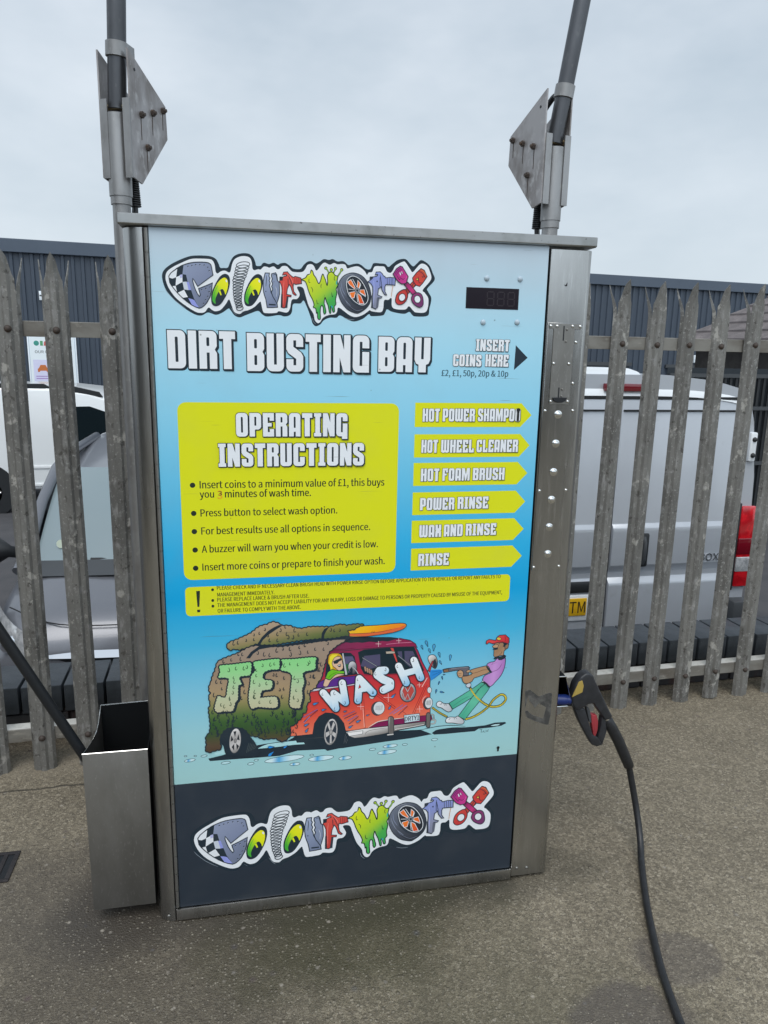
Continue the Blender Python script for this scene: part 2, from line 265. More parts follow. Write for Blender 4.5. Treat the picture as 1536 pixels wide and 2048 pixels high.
# ------------------------------------------------------------------ mesh helpers
class MB:
    def __init__(s): s.bm = bmesh.new()
    def poly(s, pts):
        vs = [s.bm.verts.new(p) for p in pts]
        try: return s.bm.faces.new(vs)
        except ValueError: return None
    def box(s, x0, x1, y0, y1, z0, z1, bev=0.):
        b = bmesh.new(); bmesh.ops.create_cube(b, size=1)
        for v in b.verts: v.co = Vector((x0 + (v.co.x + .5) * (x1 - x0), y0 + (v.co.y + .5) * (y1 - y0), z0 + (v.co.z + .5) * (z1 - z0)))
        if bev: bmesh.ops.bevel(b, geom=b.edges[:], offset=bev, segments=2, affect='EDGES', profile=.5)
        s.join(b); return s
    def join(s, b, mt=None):
        me = bpy.data.meshes.new('tmp')
        if mt: bmesh.ops.transform(b, matrix=mt, verts=b.verts[:])
        b.to_mesh(me); b.free(); s.bm.from_mesh(me); bpy.data.meshes.remove(me); return s
    def prism(s, prof, axis, a, b_, bev=0., seg=2):
        """profile of 2-D points extruded along an axis; X:(y,z) Y:(x,z) Z:(x,y)"""
        f = {'X': lambda p, t: (t, p[0], p[1]), 'Y': lambda p, t: (p[0], t, p[1]), 'Z': lambda p, t: (p[0], p[1], t)}[axis]
        b = bmesh.new(); n = len(prof)
        v0 = [b.verts.new(f(p, a)) for p in prof]; v1 = [b.verts.new(f(p, b_)) for p in prof]
        b.faces.new(v0); b.faces.new(v1[::-1])
        for i in range(n): b.faces.new((v0[i], v1[i], v1[(i + 1) % n], v0[(i + 1) % n]))
        bmesh.ops.recalc_face_normals(b, faces=b.faces[:])
        if bev: bmesh.ops.bevel(b, geom=b.edges[:], offset=bev, segments=seg, affect='EDGES', profile=.5, clamp_overlap=True)
        s.join(b); return s
    def tube(s, pts, r, n=14, caps=True):
        pts = [Vector(p) for p in pts]; rs = r if isinstance(r, (list, tuple)) else [r] * len(pts); rings = []
        prev = None
        for i, p in enumerate(pts):
            d = (pts[min(i + 1, len(pts) - 1)] - pts[max(i - 1, 0)]).normalized()
            if prev is None:
                u = d.orthogonal().normalized()
            else:
                u = (prev - d * prev.dot(d)).normalized()
            prev = u; w = d.cross(u)
            rings.append([s.bm.verts.new(p + (u * math.cos(2 * math.pi * k / n) + w * math.sin(2 * math.pi * k / n)) * rs[i]) for k in range(n)])
        for a, b in zip(rings, rings[1:]):
            for k in range(n): s.bm.faces.new((a[k], a[(k + 1) % n], b[(k + 1) % n], b[k]))
        if caps:
            s.bm.faces.new(rings[0][::-1]); s.bm.faces.new(rings[-1])
        return s
    def dome(s, c, nrm, r, h, n=12):
        c = Vector(c); nrm = Vector(nrm).normalized(); u = nrm.orthogonal().normalized(); w = nrm.cross(u)
        prev = None
        for j in range(4):
            a = j / 3 * math.pi / 2 * .92; ring = [s.bm.verts.new(c + nrm * h * math.sin(a) + (u * math.cos(2 * math.pi * k / n) + w * math.sin(2 * math.pi * k / n)) * r * math.cos(a)) for k in range(n)]
            if prev:
                for k in range(n): s.bm.faces.new((prev[k], prev[(k + 1) % n], ring[(k + 1) % n], ring[k]))
            prev = ring
        s.bm.faces.new(prev); return s
    def grid(s, f, nu, nv):
        """patch from a function f(u,v)->point"""
        vs = [[s.bm.verts.new(f(i / nu, j / nv)) for j in range(nv + 1)] for i in range(nu + 1)]
        for i in range(nu):
            for j in range(nv): s.bm.faces.new((vs[i][j], vs[i + 1][j], vs[i + 1][j + 1], vs[i][j + 1]))
        return s
    def build(s, name, mt, parent=None, smooth=35, loc=None):
        bmesh.ops.remove_doubles(s.bm, verts=s.bm.verts[:], dist=1e-6)
        me = bpy.data.meshes.new(name)
        if smooth:
            for f in s.bm.faces: f.smooth = True
            for e in s.bm.edges:
                if len(e.link_faces) == 2 and e.calc_face_angle(0) > R(smooth): e.smooth = False
                elif len(e.link_faces) != 2: e.smooth = False
        s.bm.to_mesh(me); s.bm.free()
        me.materials.append(mt)
        o = bpy.data.objects.new(name, me); C.objects.link(o)
        if parent: o.parent = parent
        if loc: o.location = loc
        return o
def thing(name, label, cat, loc=(0, 0, 0), group=None):
    o = bpy.data.objects.new(name, None); C.objects.link(o); o.location = loc; o.empty_display_size = .1
    o['label'] = label; o['category'] = cat
    if group: o['group'] = group
    return o
def structure(o): o['kind'] = 'structure'; return o
def V(*a): return Vector(a)

# ------------------------------------------------------------------ setting
WALL_Y = lambda x: 1.010 + .0235 * x        # front face of the low wall
FEN_Y = lambda x: .826 + .0476 * x          # line of the fence
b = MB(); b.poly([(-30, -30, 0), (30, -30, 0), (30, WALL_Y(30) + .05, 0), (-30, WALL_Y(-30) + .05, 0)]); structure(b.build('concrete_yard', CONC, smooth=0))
b = MB(); b.poly([(-220, -5, -1.0), (220, -5, -1.0), (220, 300, -1.0), (-220, 300, -1.0)]); structure(b.build('car_park_asphalt', ASPH, smooth=0))

BLOCKER = mat('dark_blocker', (.030, .034, .034), .9, 0, (1.5, (.05, .05, .045), .4, .6))
b = MB(); b.prism([(-15.0, 0.02), (-16.5, 2.9), (-24, 3.1), (-24, 0.02)], 'X', -26, 26); b.prism([(-4.6, .02), (-5.4, 3.6), (-9, 3.8), (-9, .02)], 'Y', -14, -1.2); structure(b.build('unseen_dark_blocker', BLOCKER, smooth=0))  # unseen dark shapes added to darken steel reflections and block skylight at left
# low wall of dark blocks
wall = thing('low_wall', 'low wall capped with dark slate coloured blocks behind the foot of the palisade fence', 'wall', (0, WALL_Y(0), 0))
wall.rotation_euler = (0, 0, math.atan(.0235))
b = MB(); b.box(-12, 14, .02, .19, -1.0, .112); b.build('wall_core', BRICKD, wall, 0)
b = MB()
x = -3.0
while x < 4.2:
    b.box(x, x + .215, .004, .03, .004, .050, .003); b.box(x + .11, x + .325, .004, .03, .058, .106, .003); x += .225
b.build('brick_course', BRICKD, wall, 0)
b = MB()
for x in (-1.05, -.825, -.6): b.box(x + .01, x + .222, -.001, .02, .006, .052, .003)
b.build('red_brick_patch', BRICKR, wall, 0)
random.seed(3)
me0 = None; k = 0; x = -3.0
while x < 4.2:
    if me0 is None:
        b = MB(); b.box(0, .138, 0, .212, 0, .104, .004); o = b.build('coping_block', WALLB, wall, 40, (x, -.012, .118)); me0 = o
    else:
        o = me0.copy(); C.objects.link(o); o.parent = wall; o.location = (x, -.012 + random.uniform(-.004, .004), .118 + random.uniform(-.002, .002))
        o.rotation_euler = (0, 0, random.uniform(-.008, .008))
    x += .1465; k += 1

# palisade fence
fence = thing('palisade_fence', 'grey galvanised steel palisade fence with spiked pales running behind the machine', 'fence', (0, FEN_Y(0), 0))
fence.rotation_euler = (0, 0, math.atan(.0476))
def pale_mesh():
    prof = [(-.035, .014), (-.027, .003), (-.013, .0015), (-.006, -.006), (.006, -.006), (.013, .0015), (.027, .003), (.035, .014)]
    bm = bmesh.new(); n = len(prof)
    zs = [0, .5, 1.0, 1.45, 1.585]
    rows = [[bm.verts.new((px, py, z)) for px, py in prof] for z in zs]
    for a, c in zip(rows, rows[1:]):
        for i in range(n - 1): bm.faces.new((a[i], a[i + 1], c[i + 1], c[i]))
    top = rows[-1]
    # centre tongue with concave shoulders, leaning forward to a point
    prev = [top[i] for i in range(1, 7)]
    for zz, hw, fy in ((1.640, .0265, 0.), (1.652, .0215, -.002), (1.664, .0165, -.004), (1.680, .0140, -.008), (1.694, .0105, -.011)):
        row = []
        for q in range(6):
            t = q / 5 * 2 - 1; row.append(bm.verts.new((t * hw, prof[q + 1][1] * (1 - .25 * (zz - 1.585) / .11) + fy, zz + (-.008 * (abs(t) > .9) if zz < 1.66 else 0))))
        for j in range(5): bm.faces.new((prev[j], prev[j + 1], row[j + 1], row[j]))
        prev = row
    tip = bm.verts.new((0, -.019, 1.713))
    for j in range(5): bm.faces.new((prev[j], prev[j + 1], tip))
    # side tongues bent straight back
    for sgn in (-1, 1):
        b0, b1 = (top[0], top[1]) if sgn < 0 else (top[7], top[6]); po, pi_ = prof[0 if sgn < 0 else 7], prof[1 if sgn < 0 else 6]; prev = (b0, b1)
        for zz, xo, yo, xi, yi in ((1.615, .0360, .018, .0285, .006), (1.645, .0380, .028, .0330, .018), (1.668, .0400, .037, .0375, .030)):
            row = (bm.verts.new((sgn * xo, yo, zz)), bm.verts.new((sgn * xi, yi, zz - .004))); bm.faces.new((prev[0], prev[1], row[1], row[0])); prev = row
        bm.faces.new((prev[0], prev[1], bm.verts.new((sgn * .0415, .044, 1.696))))
    bmesh.ops.recalc_face_normals(bm, faces=bm.faces[:])
    bmesh.ops.solidify(bm, geom=bm.faces[:], thickness=.0028)
    return bm
pm = MB(); pm.join(pale_mesh())
pale0 = bolt0 = None
ct = math.cos(math.atan(.0476))
for kk in range(-3, 24):
    px = (-.687 + .1479 * kk) / ct
    if pale0 is None:
        pale0 = pm.build('pale', FENCE, fence, 25, (px, -.006, .0))
        bolts = []
        for bz in (.125, 1.485):
            d = MB(); d.dome((0, -.0100, bz), (0, -1, 0), .0098, .007); d.tube([(0, -.004, bz), (0, -.0100, bz)], .0112, 12); bolts.append(d.build('bolt', RUST, pale0, 40))
    else:
        o = pale0.copy(); C.objects.link(o); o.parent = fence; o.location = (px + random.uniform(-.002, .002), -.006, random.uniform(-.004, .004)); o.rotation_euler = (random.uniform(-.004, .004), random.uniform(-.006, .006), random.uniform(-.07, .07))
        for q in bolts:
            w = q.copy(); C.objects.link(w); w.parent = o
for z0 in (.104, 1.462):
    b = MB(); b.prism([(.010, z0), (.010, z0 + .046), (.056, z0 + .046), (.056, z0 + .041), (.015, z0 + .041), (.015, z0)], 'X', -1.4, 3.2, .0008, 1)
    r_ = b.build('rail', RAIL, fence, 0)
    b = MB(); b.box(-1.4, 3.2, .013, .0555, z0 + .0465, z0 + .0472); b.build('top_strip', RAIL_TOP, r_, 0)  # paler strip along the top face of the rail
for px in (-1.06, 1.18 - .45, 2.86):
    b = MB(); b.box(px - .05, px + .05, .058, .064, -.02, 1.56); b.box(px - .003, px + .003, .064, .12, -.02, 1.56); b.build('fence_post', RAIL, fence, 0)

# ------------------------------------------------------------------ print engine for the door artwork
ART = {
 'logo': [
  ["F","K",1,0,"K",0,"236,15853 280,15973 404,16082 581,16181 770,16261 905,16293 1120,16302 1267,16288 1361,16239 1412,16149 1444,16071 1519,16067 1601,16079 1651,16185 1715,16294 1812,16357 1936,16385 2059,16375 2141,16312 2187,16207 2206,16141 2297,16142 2333,16186 2382,16208 2478,16185 2576,16216 2660,16179 2723,16208 2828,16222 2912,16175 3003,16111 3151,16110 3223,16195 3308,16266 3393,16280 3493,16239 3578,16277 3664,16334 3778,16323 3864,16343 3965,16299 4080,16311 4149,16279 4214,16234 4316,16259 4417,16272 4505,16239 4608,16167 4704,16171 4768,16290 4915,16296 5033,16287 5108,16228 5195,16294 5312,16381 5445,16415 5520,16397 5581,16337 5673,16264 5754,16323 5849,16403 5971,16360 6064,16280 6129,16142 6180,15989 6019,15800 6037,15730 6118,15583 6080,15360 6039,15201 5750,15179 5672,15220 5610,15275 5490,15229 5218,15264 5097,15317 5054,15245 4995,15180 4742,15158 4682,15199 4550,15097 4358,15031 4210,15066 4033,15153 3946,15101 3797,15097 3666,15038 3593,14952 3492,14907 3419,14961 3383,15072 3333,15210 3276,15347 3219,15449 3148,15385 2991,15366 2961,15200 2903,15122 2789,15098 2676,15122 2421,15085 2309,15133 2225,15199 2056,15140 1944,15095 1824,15051 1714,15096 1633,15203 1592,15229 1466,15143 1327,15092 1164,15135 1025,15070 890,15086 703,15189 507,15344 341,15526 267,15669"],
  ["L","rimhi",7,1,0,"290,15591 366,15487 520,15331 704,15203"],
  ["L","rimhi",7,1,0,"1648,15258 1715,15150 1769,15097"],
  ["L","rimhi",7,1,0,"1192,15176 1246,15137"],
  ["L","rimhi",7,1,0,"3405,15087 3434,15004 3492,14949"],
  ["L","rimhi",7,1,0,"4122,15106 4240,15074 4358,15070"],
  ["F","W",1,0,"K",0,"308,15842 346,15949 469,16046 646,16138 835,16218 1010,16236 1225,16234 1292,16204 1330,16119 1346,15987 1386,15949 1462,15998 1544,16011 1625,15978 1660,16013 1698,16160 1755,16256 1866,16313 1976,16325 2071,16295 2111,16204 2122,16084 2163,16045 2241,16068 2296,16064 2366,16127 2450,16121 2477,16108 2575,16139 2645,16088 2701,16093 2757,16149 2856,16153 2925,16088 2995,16043 3179,16046 3251,16101 3308,16198 3393,16218 3450,16176 3492,16096 3535,16112 3621,16224 3692,16261 3793,16224 3893,16262 3965,16238 4081,16249 4142,16231 4186,16162 4273,16188 4403,16214 4491,16183 4580,16111 4625,16044 4668,16094 4741,16110 4798,16223 4931,16235 5019,16225 5080,16130 5155,16105 5213,16163 5270,16262 5446,16355 5507,16327 5600,16206 5662,16138 5735,16211 5822,16305 5896,16329 5988,16291 6052,16195 6096,16000 5914,15768 5962,15699 6050,15559 6005,15294 5778,15266 5700,15306 5599,15396 5503,15322 5231,15350 5197,15547 5167,15560 5123,15523 5026,15506 5007,15329 4949,15249 4740,15265 4695,15284 4563,15189 4386,15128 4239,15166 4003,15320 3960,15228 3916,15178 3767,15153 3651,15093 3579,14993 3521,14978 3463,15046 3434,15171 3334,15335 3263,15554 3206,15717 3078,15727 3134,15578 3077,15479 2963,15455 2919,15268 2847,15183 2677,15205 2619,15169 2422,15157 2338,15182 2298,15345 2271,15392 2157,15286 2030,15214 1946,15191 1896,15169 1839,15127 1756,15138 1702,15191 1663,15299 1611,15419 1540,15322 1426,15197 1315,15166 1248,15191 1174,15237 1096,15146 1000,15123 892,15147 706,15257 510,15411 383,15580 323,15724"],
  ["F",[603,16064,1196,15285,["8d97b0","7d86a0","6c7488"]],0,0,"K",0,"375,15858 424,15926 548,16022 643,16079 738,16115 819,16141 900,16157 981,16165 1062,16168 1142,16167 1196,16160 1236,16139 1255,16110 1272,16011 1290,15912 1130,15793 964,15667 913,15758 868,15830 864,15770 884,15691 914,15598 952,15519 991,15464 1012,15495 994,15561 979,15625 1127,15686 1271,15751 1253,15596 1215,15461 1143,15337 1086,15275 1031,15233 976,15217 895,15246 815,15287 723,15351 632,15429 541,15519 477,15597 427,15661 389,15726"],
  ["F","K",0,0,"K",0,"375,15858 424,15926 548,16022 684,16087 657,15908 730,15898 758,15753 826,15582 874,15423 976,15224 895,15246 815,15287 723,15351 632,15429 541,15519 477,15597 427,15661 389,15726"],
  ["F","W",0,0,"K",0,"384,15858 431,15923 554,16009 525,15840 446,15808 387,15825"],
  ["F","W",0,0,"K",0,"525,15840 595,15873 657,15905 651,15746 589,15714 507,15667"],
  ["F","W2",0,0,"K",0,"651,15749 725,15758 785,15747 826,15589 759,15586 678,15597"],
  ["F","W",0,0,"K",0,"440,15655 507,15664 535,15526 484,15584"],
  ["F","W",0,0,"K",0,"548,15526 610,15555 678,15590 716,15512 753,15443 699,15433 638,15422"],
  ["F","lav",0,0,"K",0,"759,15419 820,15408 880,15386 976,15231 902,15252 829,15284"],
  ["F","lav",0,0,"K",0,"738,15756 785,15747 826,15589 772,15587"],
  ["F","lav2",0,0,"K",0,"596,15886 657,15905 654,15842 607,15820"],
  ["L","K",13,0,1,"375,15858 424,15926 548,16022 643,16079 738,16115 819,16141 900,16157 981,16165 1062,16168 1142,16167 1196,16160 1236,16139 1255,16110 1272,16011 1290,15912 1130,15793 964,15667 913,15758 868,15830 864,15770 884,15691 914,15598 952,15519 991,15464 1012,15495 994,15561 979,15625 1127,15686 1271,15751 1253,15596 1215,15461 1143,15337 1086,15275 1031,15233 976,15217 895,15246 815,15287 723,15351 632,15429 541,15519 477,15597 427,15661 389,15726"],
  ["F","K",0,0,"K",0,"790,16071 786,16062 776,16058 767,16061 763,16070 767,16080 777,16084 786,16081"],
  ["F","W2",0,0,"K",0,"788,16058 785,16052 778,16052 775,16058 778,16063 785,16064"],
  ["F","K",0,0,"K",0,"871,16090 867,16081 857,16077 848,16080 844,16089 848,16099 858,16103 867,16100"],
  ["F","W2",0,0,"K",0,"869,16077 866,16071 859,16071 856,16077 859,16082 866,16083"],
  ["F","K",0,0,"K",0,"949,16107 945,16097 935,16093 926,16096 922,16106 927,16115 936,16119 946,16116"],
  ["F","W2",0,0,"K",0,"947,16093 944,16088 937,16087 934,16093 938,16099 944,16099"],
  ["F","K",0,0,"K",0,"1036,16114 1031,16105 1022,16100 1012,16104 1009,16113 1013,16122 1022,16127 1032,16123"],
  ["F","W2",0,0,"K",0,"1034,16101 1030,16095 1023,16095 1020,16100 1024,16106 1031,16106"],
  ["F","K",0,0,"K",0,"1127,16108 1123,16099 1113,16095 1104,16098 1100,16107 1104,16117 1114,16121 1123,16118"],
  ["F","W2",0,0,"K",0,"1125,16095 1122,16089 1115,16089 1112,16095 1115,16101 1122,16101"],
  ["F","K",0,0,"K",0,"1200,16068 1196,16058 1186,16054 1176,16057 1173,16067 1177,16076 1187,16080 1196,16077"],
  ["F","W2",0,0,"K",0,"1198,16054 1194,16049 1188,16048 1185,16054 1188,16060 1195,16060"],
  ["F","K",0,0,"K",0,"1225,15998 1220,15989 1211,15985 1201,15988 1198,15997 1202,16007 1212,16011 1221,16008"],
  ["F","W2",0,0,"K",0,"1223,15985 1219,15979 1213,15979 1209,15985 1213,15990 1220,15991"],
  ["F","K",0,0,"K",0,"1235,15663 1230,15653 1221,15649 1211,15653 1208,15662 1212,15672 1222,15676 1231,15672"],
  ["F","W2",0,0,"K",0,"1233,15649 1229,15643 1223,15643 1219,15649 1223,15655 1230,15655"],
  ["F","K",0,0,"K",0,"1145,15633 1141,15623 1131,15619 1122,15623 1118,15632 1123,15642 1132,15646 1142,15642"],
  ["F","W2",0,0,"K",0,"1144,15620 1140,15614 1133,15613 1130,15619 1134,15625 1140,15625"],
  ["F","K",0,0,"K",0,"1056,15603 1052,15594 1042,15589 1033,15593 1029,15602 1034,15612 1043,15616 1053,15613"],
  ["F","W2",0,0,"K",0,"1055,15590 1051,15584 1044,15584 1041,15589 1045,15595 1051,15595"],
  ["F","K",0,0,"K",0,"1211,15568 1207,15559 1197,15554 1188,15558 1184,15567 1188,15577 1198,15581 1208,15578"],
  ["F","W2",0,0,"K",0,"1210,15555 1206,15549 1199,15549 1196,15554 1200,15560 1206,15560"],
  ["F","K",0,0,"K",0,"1181,15470 1177,15461 1167,15457 1158,15460 1154,15470 1158,15479 1168,15483 1177,15480"],
  ["F","W2",0,0,"K",0,"1179,15457 1176,15451 1169,15451 1166,15457 1169,15462 1176,15463"],
  ["F","K",0,0,"K",0,"1131,15398 1127,15388 1117,15384 1108,15387 1104,15397 1108,15406 1118,15411 1128,15407"],
  ["F","W2",0,0,"K",0,"1129,15384 1126,15378 1119,15378 1116,15384 1119,15389 1126,15390"],
  ["F","K",0,0,"K",0,"1088,15322 1084,15312 1074,15308 1064,15312 1061,15321 1065,15331 1075,15335 1084,15331"],
  ["F","W2",0,0,"K",0,"1086,15308 1083,15303 1076,15302 1072,15308 1076,15314 1083,15314"],
  ["L","W2",7,1,0,"1275,16091 1292,15985"],
  ["F","K",1,0,"K",0,"1235,15434 1259,15570 1347,15760 1446,15898 1543,15948 1623,15904 1641,15784 1602,15608 1515,15430 1416,15305 1319,15272 1251,15313"],
  ["F",[1257,15489,1565,15741,["46a83a","8cc92e","d9df22","e3e02a"]],1,0,"K",0,"1261,15408 1279,15544 1359,15721 1444,15824 1527,15867 1587,15823 1598,15716 1575,15607 1538,15518 1519,15578 1479,15631 1424,15602 1367,15520 1323,15410 1327,15323 1280,15355"],
  ["F","d9df22",0,0,"K",0,"1403,15575 1431,15602 1460,15509 1435,15499"],
  ["F","W",0,0,"K",0,"1582,15808 1585,15789 1581,15775 1571,15772 1560,15779 1551,15796 1547,15814 1551,15828 1561,15832 1573,15824"],
  ["L","46a83a",8,1,0,"1386,15702 1313,15558 1288,15409"],
  ["F","K",1,0,"K",0,"1930,15451 1953,15588 2040,15780 2140,15918 2238,15969 2321,15925 2340,15804 2302,15626 2215,15447 2115,15321 2017,15288 1948,15329"],
  ["F",[1952,15512,2262,15766,["46a83a","8cc92e","d9df22","e3e02a"]],1,0,"K",0,"1957,15425 1974,15561 2054,15740 2139,15844 2223,15887 2284,15843 2297,15735 2274,15625 2237,15536 2218,15596 2177,15649 2121,15620 2063,15537 2020,15427 2025,15338 1977,15371"],
  ["F","d9df22",0,0,"K",0,"2099,15592 2128,15621 2158,15526 2133,15516"],
  ["F","W",0,0,"K",0,"2279,15828 2282,15809 2279,15795 2269,15791 2257,15799 2247,15815 2244,15834 2248,15848 2258,15852 2270,15844"],
  ["L","46a83a",8,1,0,"2081,15720 2009,15576 1985,15426"],
  ["L","K",12,0,1,"2067,16171 2061,16149 2039,16126 2002,16106 1956,16090 1906,16082 1859,16081 1819,16087 1792,16101 1781,16120 1787,16143 1809,16165 1846,16185 1892,16201 1941,16209 1989,16210 2029,16204 2056,16190"],
  ["L","K",12,0,1,"2050,16105 2043,16083 2020,16061 1983,16041 1937,16025 1887,16017 1839,16015 1798,16022 1771,16035 1760,16054 1766,16076 1789,16098 1826,16118 1872,16133 1923,16142 1971,16143 2011,16137 2038,16123"],
  ["L","K",12,0,1,"2028,16043 2022,16023 1999,16002 1963,15983 1918,15968 1869,15960 1822,15958 1783,15964 1757,15977 1746,15994 1752,16014 1775,16035 1811,16054 1856,16069 1905,16077 1951,16079 1990,16073 2017,16061"],
  ["L","K",12,0,1,"2009,15982 2003,15961 1981,15940 1946,15922 1902,15907 1855,15899 1809,15898 1771,15904 1746,15916 1735,15934 1741,15954 1763,15975 1798,15994 1841,16008 1889,16016 1934,16018 1972,16012 1998,15999"],
  ["L","K",12,0,1,"1987,15920 1981,15901 1959,15881 1924,15863 1880,15849 1832,15840 1787,15839 1749,15844 1723,15856 1713,15873 1719,15892 1741,15912 1776,15930 1820,15945 1867,15953 1912,15954 1950,15949 1976,15937"],
  ["L","K",12,0,1,"1958,15858 1952,15839 1931,15820 1898,15803 1856,15790 1811,15782 1768,15781 1732,15786 1708,15797 1698,15813 1704,15831 1724,15851 1757,15868 1799,15881 1844,15889 1887,15890 1923,15885 1948,15874"],
  ["L","K",12,0,1,"1936,15795 1931,15777 1912,15759 1883,15743 1845,15731 1805,15724 1766,15723 1734,15729 1712,15739 1703,15755 1708,15772 1727,15790 1756,15806 1793,15818 1834,15825 1873,15826 1905,15821 1927,15810"],
  ["L","K",12,0,1,"1921,15733 1916,15715 1899,15697 1871,15682 1836,15670 1798,15663 1761,15663 1731,15669 1710,15680 1702,15695 1706,15712 1724,15730 1751,15746 1786,15758 1824,15764 1861,15765 1891,15759 1912,15748"],
  ["L","K",12,0,1,"1906,15670 1902,15653 1885,15635 1859,15620 1826,15609 1791,15603 1756,15603 1728,15609 1708,15620 1700,15635 1704,15653 1720,15670 1746,15685 1779,15697 1815,15703 1849,15703 1878,15697 1898,15686"],
  ["L","K",12,0,1,"1900,15609 1896,15591 1881,15574 1856,15559 1824,15548 1790,15542 1757,15542 1729,15548 1711,15560 1703,15575 1707,15593 1722,15610 1747,15625 1779,15636 1813,15642 1846,15642 1873,15636 1892,15624"],
  ["L","K",12,0,1,"1885,15546 1882,15529 1868,15512 1846,15497 1817,15486 1786,15481 1756,15482 1731,15488 1714,15500 1707,15516 1710,15533 1724,15550 1746,15565 1775,15576 1806,15581 1835,15580 1861,15573 1878,15562"],
  ["L","K",12,0,1,"1881,15484 1878,15467 1866,15450 1845,15435 1819,15425 1790,15420 1762,15421 1739,15428 1723,15440 1716,15456 1719,15473 1732,15490 1752,15505 1779,15515 1807,15520 1835,15519 1858,15512 1874,15500"],
  ["L","K",12,0,1,"1873,15424 1870,15407 1859,15390 1840,15376 1816,15366 1790,15362 1764,15364 1743,15371 1728,15383 1722,15399 1724,15416 1736,15433 1754,15447 1778,15457 1805,15461 1830,15460 1851,15452 1866,15440"],
  ["L","K",12,0,1,"1881,15367 1879,15350 1868,15333 1851,15319 1828,15309 1803,15305 1779,15307 1759,15315 1745,15327 1738,15343 1741,15360 1751,15377 1769,15391 1792,15400 1816,15405 1841,15403 1861,15395 1875,15383"],
  ["L","K",12,0,1,"1891,15312 1889,15295 1879,15279 1862,15265 1840,15255 1816,15251 1793,15253 1773,15261 1760,15274 1754,15289 1756,15307 1766,15323 1783,15337 1805,15347 1829,15351 1852,15349 1871,15341 1885,15328"],
  ["L","K",12,0,1,"1907,15259 1905,15241 1894,15225 1876,15211 1853,15201 1828,15197 1804,15199 1784,15206 1770,15219 1763,15235 1766,15252 1776,15269 1794,15283 1817,15292 1842,15297 1866,15295 1886,15287 1901,15275"],
  ["F",[2363,15932,2621,15328,["9aa6bf","8691ab","727c95"]],0,13,"K",0,"2392,15998 2483,15997 2472,15936 2495,15896 2474,15841 2498,15788 2479,15733 2502,15666 2512,15598 2567,15491 2609,15437 2636,15397 2649,15287 2536,15277 2423,15274 2411,15362 2398,15444 2371,15525 2351,15606 2343,15715 2348,15823 2370,15919"],
  ["F",[2531,15938,2680,15467,["8a95ad","7a849c"]],0,13,"K",0,"2531,15985 2616,16009 2640,15969 2649,15902 2656,15848 2690,15808 2696,15686 2695,15563 2665,15453 2636,15363 2595,15437 2553,15504 2519,15598 2548,15667 2525,15721 2550,15776 2527,15830 2544,15884 2524,15938"],
  ["L","K",9,1,0,"2412,15954 2418,15866 2402,15717"],
  ["L","K",9,1,0,"2559,15959 2622,15968 2645,15847"],
  ["F","K",0,0,"K",0,"2460,15357 2608,15352 2607,15325 2459,15328"],
  ["F","K",0,0,"K",0,"2413,15615 2409,15606 2400,15603 2391,15606 2388,15614 2392,15623 2401,15627 2409,15624"],
  ["L","W2",7,1,0,"2612,15724 2639,15616 2624,15506"],
  ["F",[2741,15946,2862,15294,["d5544a","c9453d","b8433d"]],0,12,"K",0,"2762,15967 2791,16029 2869,16039 2910,15993 2967,15947 3002,15928 3037,15950 3165,15921 3178,15805 3050,15780 3001,15799 2993,15724 3007,15628 3063,15561 3035,15550 2985,15584 2944,15722 2909,15775 2887,15734 2865,15678 2850,15568 2949,15551 2942,15516 2857,15520 2841,15307 2791,15275 2727,15290 2733,15427 2736,15510 2749,15620 2746,15715 2718,15796 2691,15822 2705,15850 2706,15924 2769,15927 2811,15946 2854,15954 2840,15983 2798,15972"],
  ["F","K",0,0,"K",0,"2699,15924 2776,15934 2765,15852 2712,15847"],
  ["F","K",0,0,"K",0,"2731,15564 2762,15565 2757,15290 2728,15290"],
  ["F","K2",0,0,"K",0,"2850,15513 2889,15515 2862,15283 2808,15275 2832,15403"],
  ["L","7c2f33",8,0,0,"3030,15923 3033,15793"],
  ["L","7c2f33",8,0,0,"3072,15924 3076,15795"],
  ["L","7c2f33",8,0,0,"3101,15925 3104,15796"],
  ["L","7c2f33",8,0,0,"3139,15927 3143,15797"],
  ["L","K",10,1,0,"2889,15978 2938,15858 2986,15737"],
  ["L","K",10,0,0,"2881,15897 2887,15761"],
  ["L","e9827a",8,1,0,"2796,15839 2780,15648 2777,15346"],
  ["L","e9827a",8,1,0,"2868,16005 2966,15873 2987,15792"],
  ["L","K",30,0,0,"3779,16053 3739,16113 3707,16153"],
  ["F","K",0,0,"K",0,"3741,16150 3737,16132 3724,16118 3707,16113 3690,16117 3677,16130 3673,16147 3677,16165 3690,16178 3707,16184 3724,16180 3737,16167"],
  ["L","8fbf35",12,0,0,"3779,16053 3739,16113 3707,16153"],
  ["F","a9c93a",0,0,"K",0,"3726,16149 3722,16137 3713,16129 3701,16129 3692,16136 3688,16148 3692,16160 3701,16168 3713,16168 3722,16161"],
  ["L","K",30,0,0,"3829,16062 3829,16123"],
  ["F","K",0,0,"K",0,"3864,16118 3859,16100 3847,16086 3829,16081 3812,16085 3799,16097 3795,16115 3799,16133 3812,16146 3829,16152 3846,16148 3859,16135"],
  ["L","8fbf35",12,0,0,"3829,16062 3829,16123"],
  ["F","a9c93a",0,0,"K",0,"3848,16117 3844,16105 3835,16097 3823,16097 3814,16104 3810,16116 3814,16128 3823,16136 3835,16136 3844,16129"],
  ["L","K",30,0,0,"3880,16057 3908,16113 3925,16154"],
  ["F","K",0,0,"K",0,"3954,16151 3950,16133 3937,16120 3920,16114 3903,16118 3890,16131 3885,16149 3890,16166 3902,16180 3919,16185 3937,16181 3950,16169"],
  ["L","8fbf35",12,0,0,"3880,16057 3908,16113 3925,16154"],
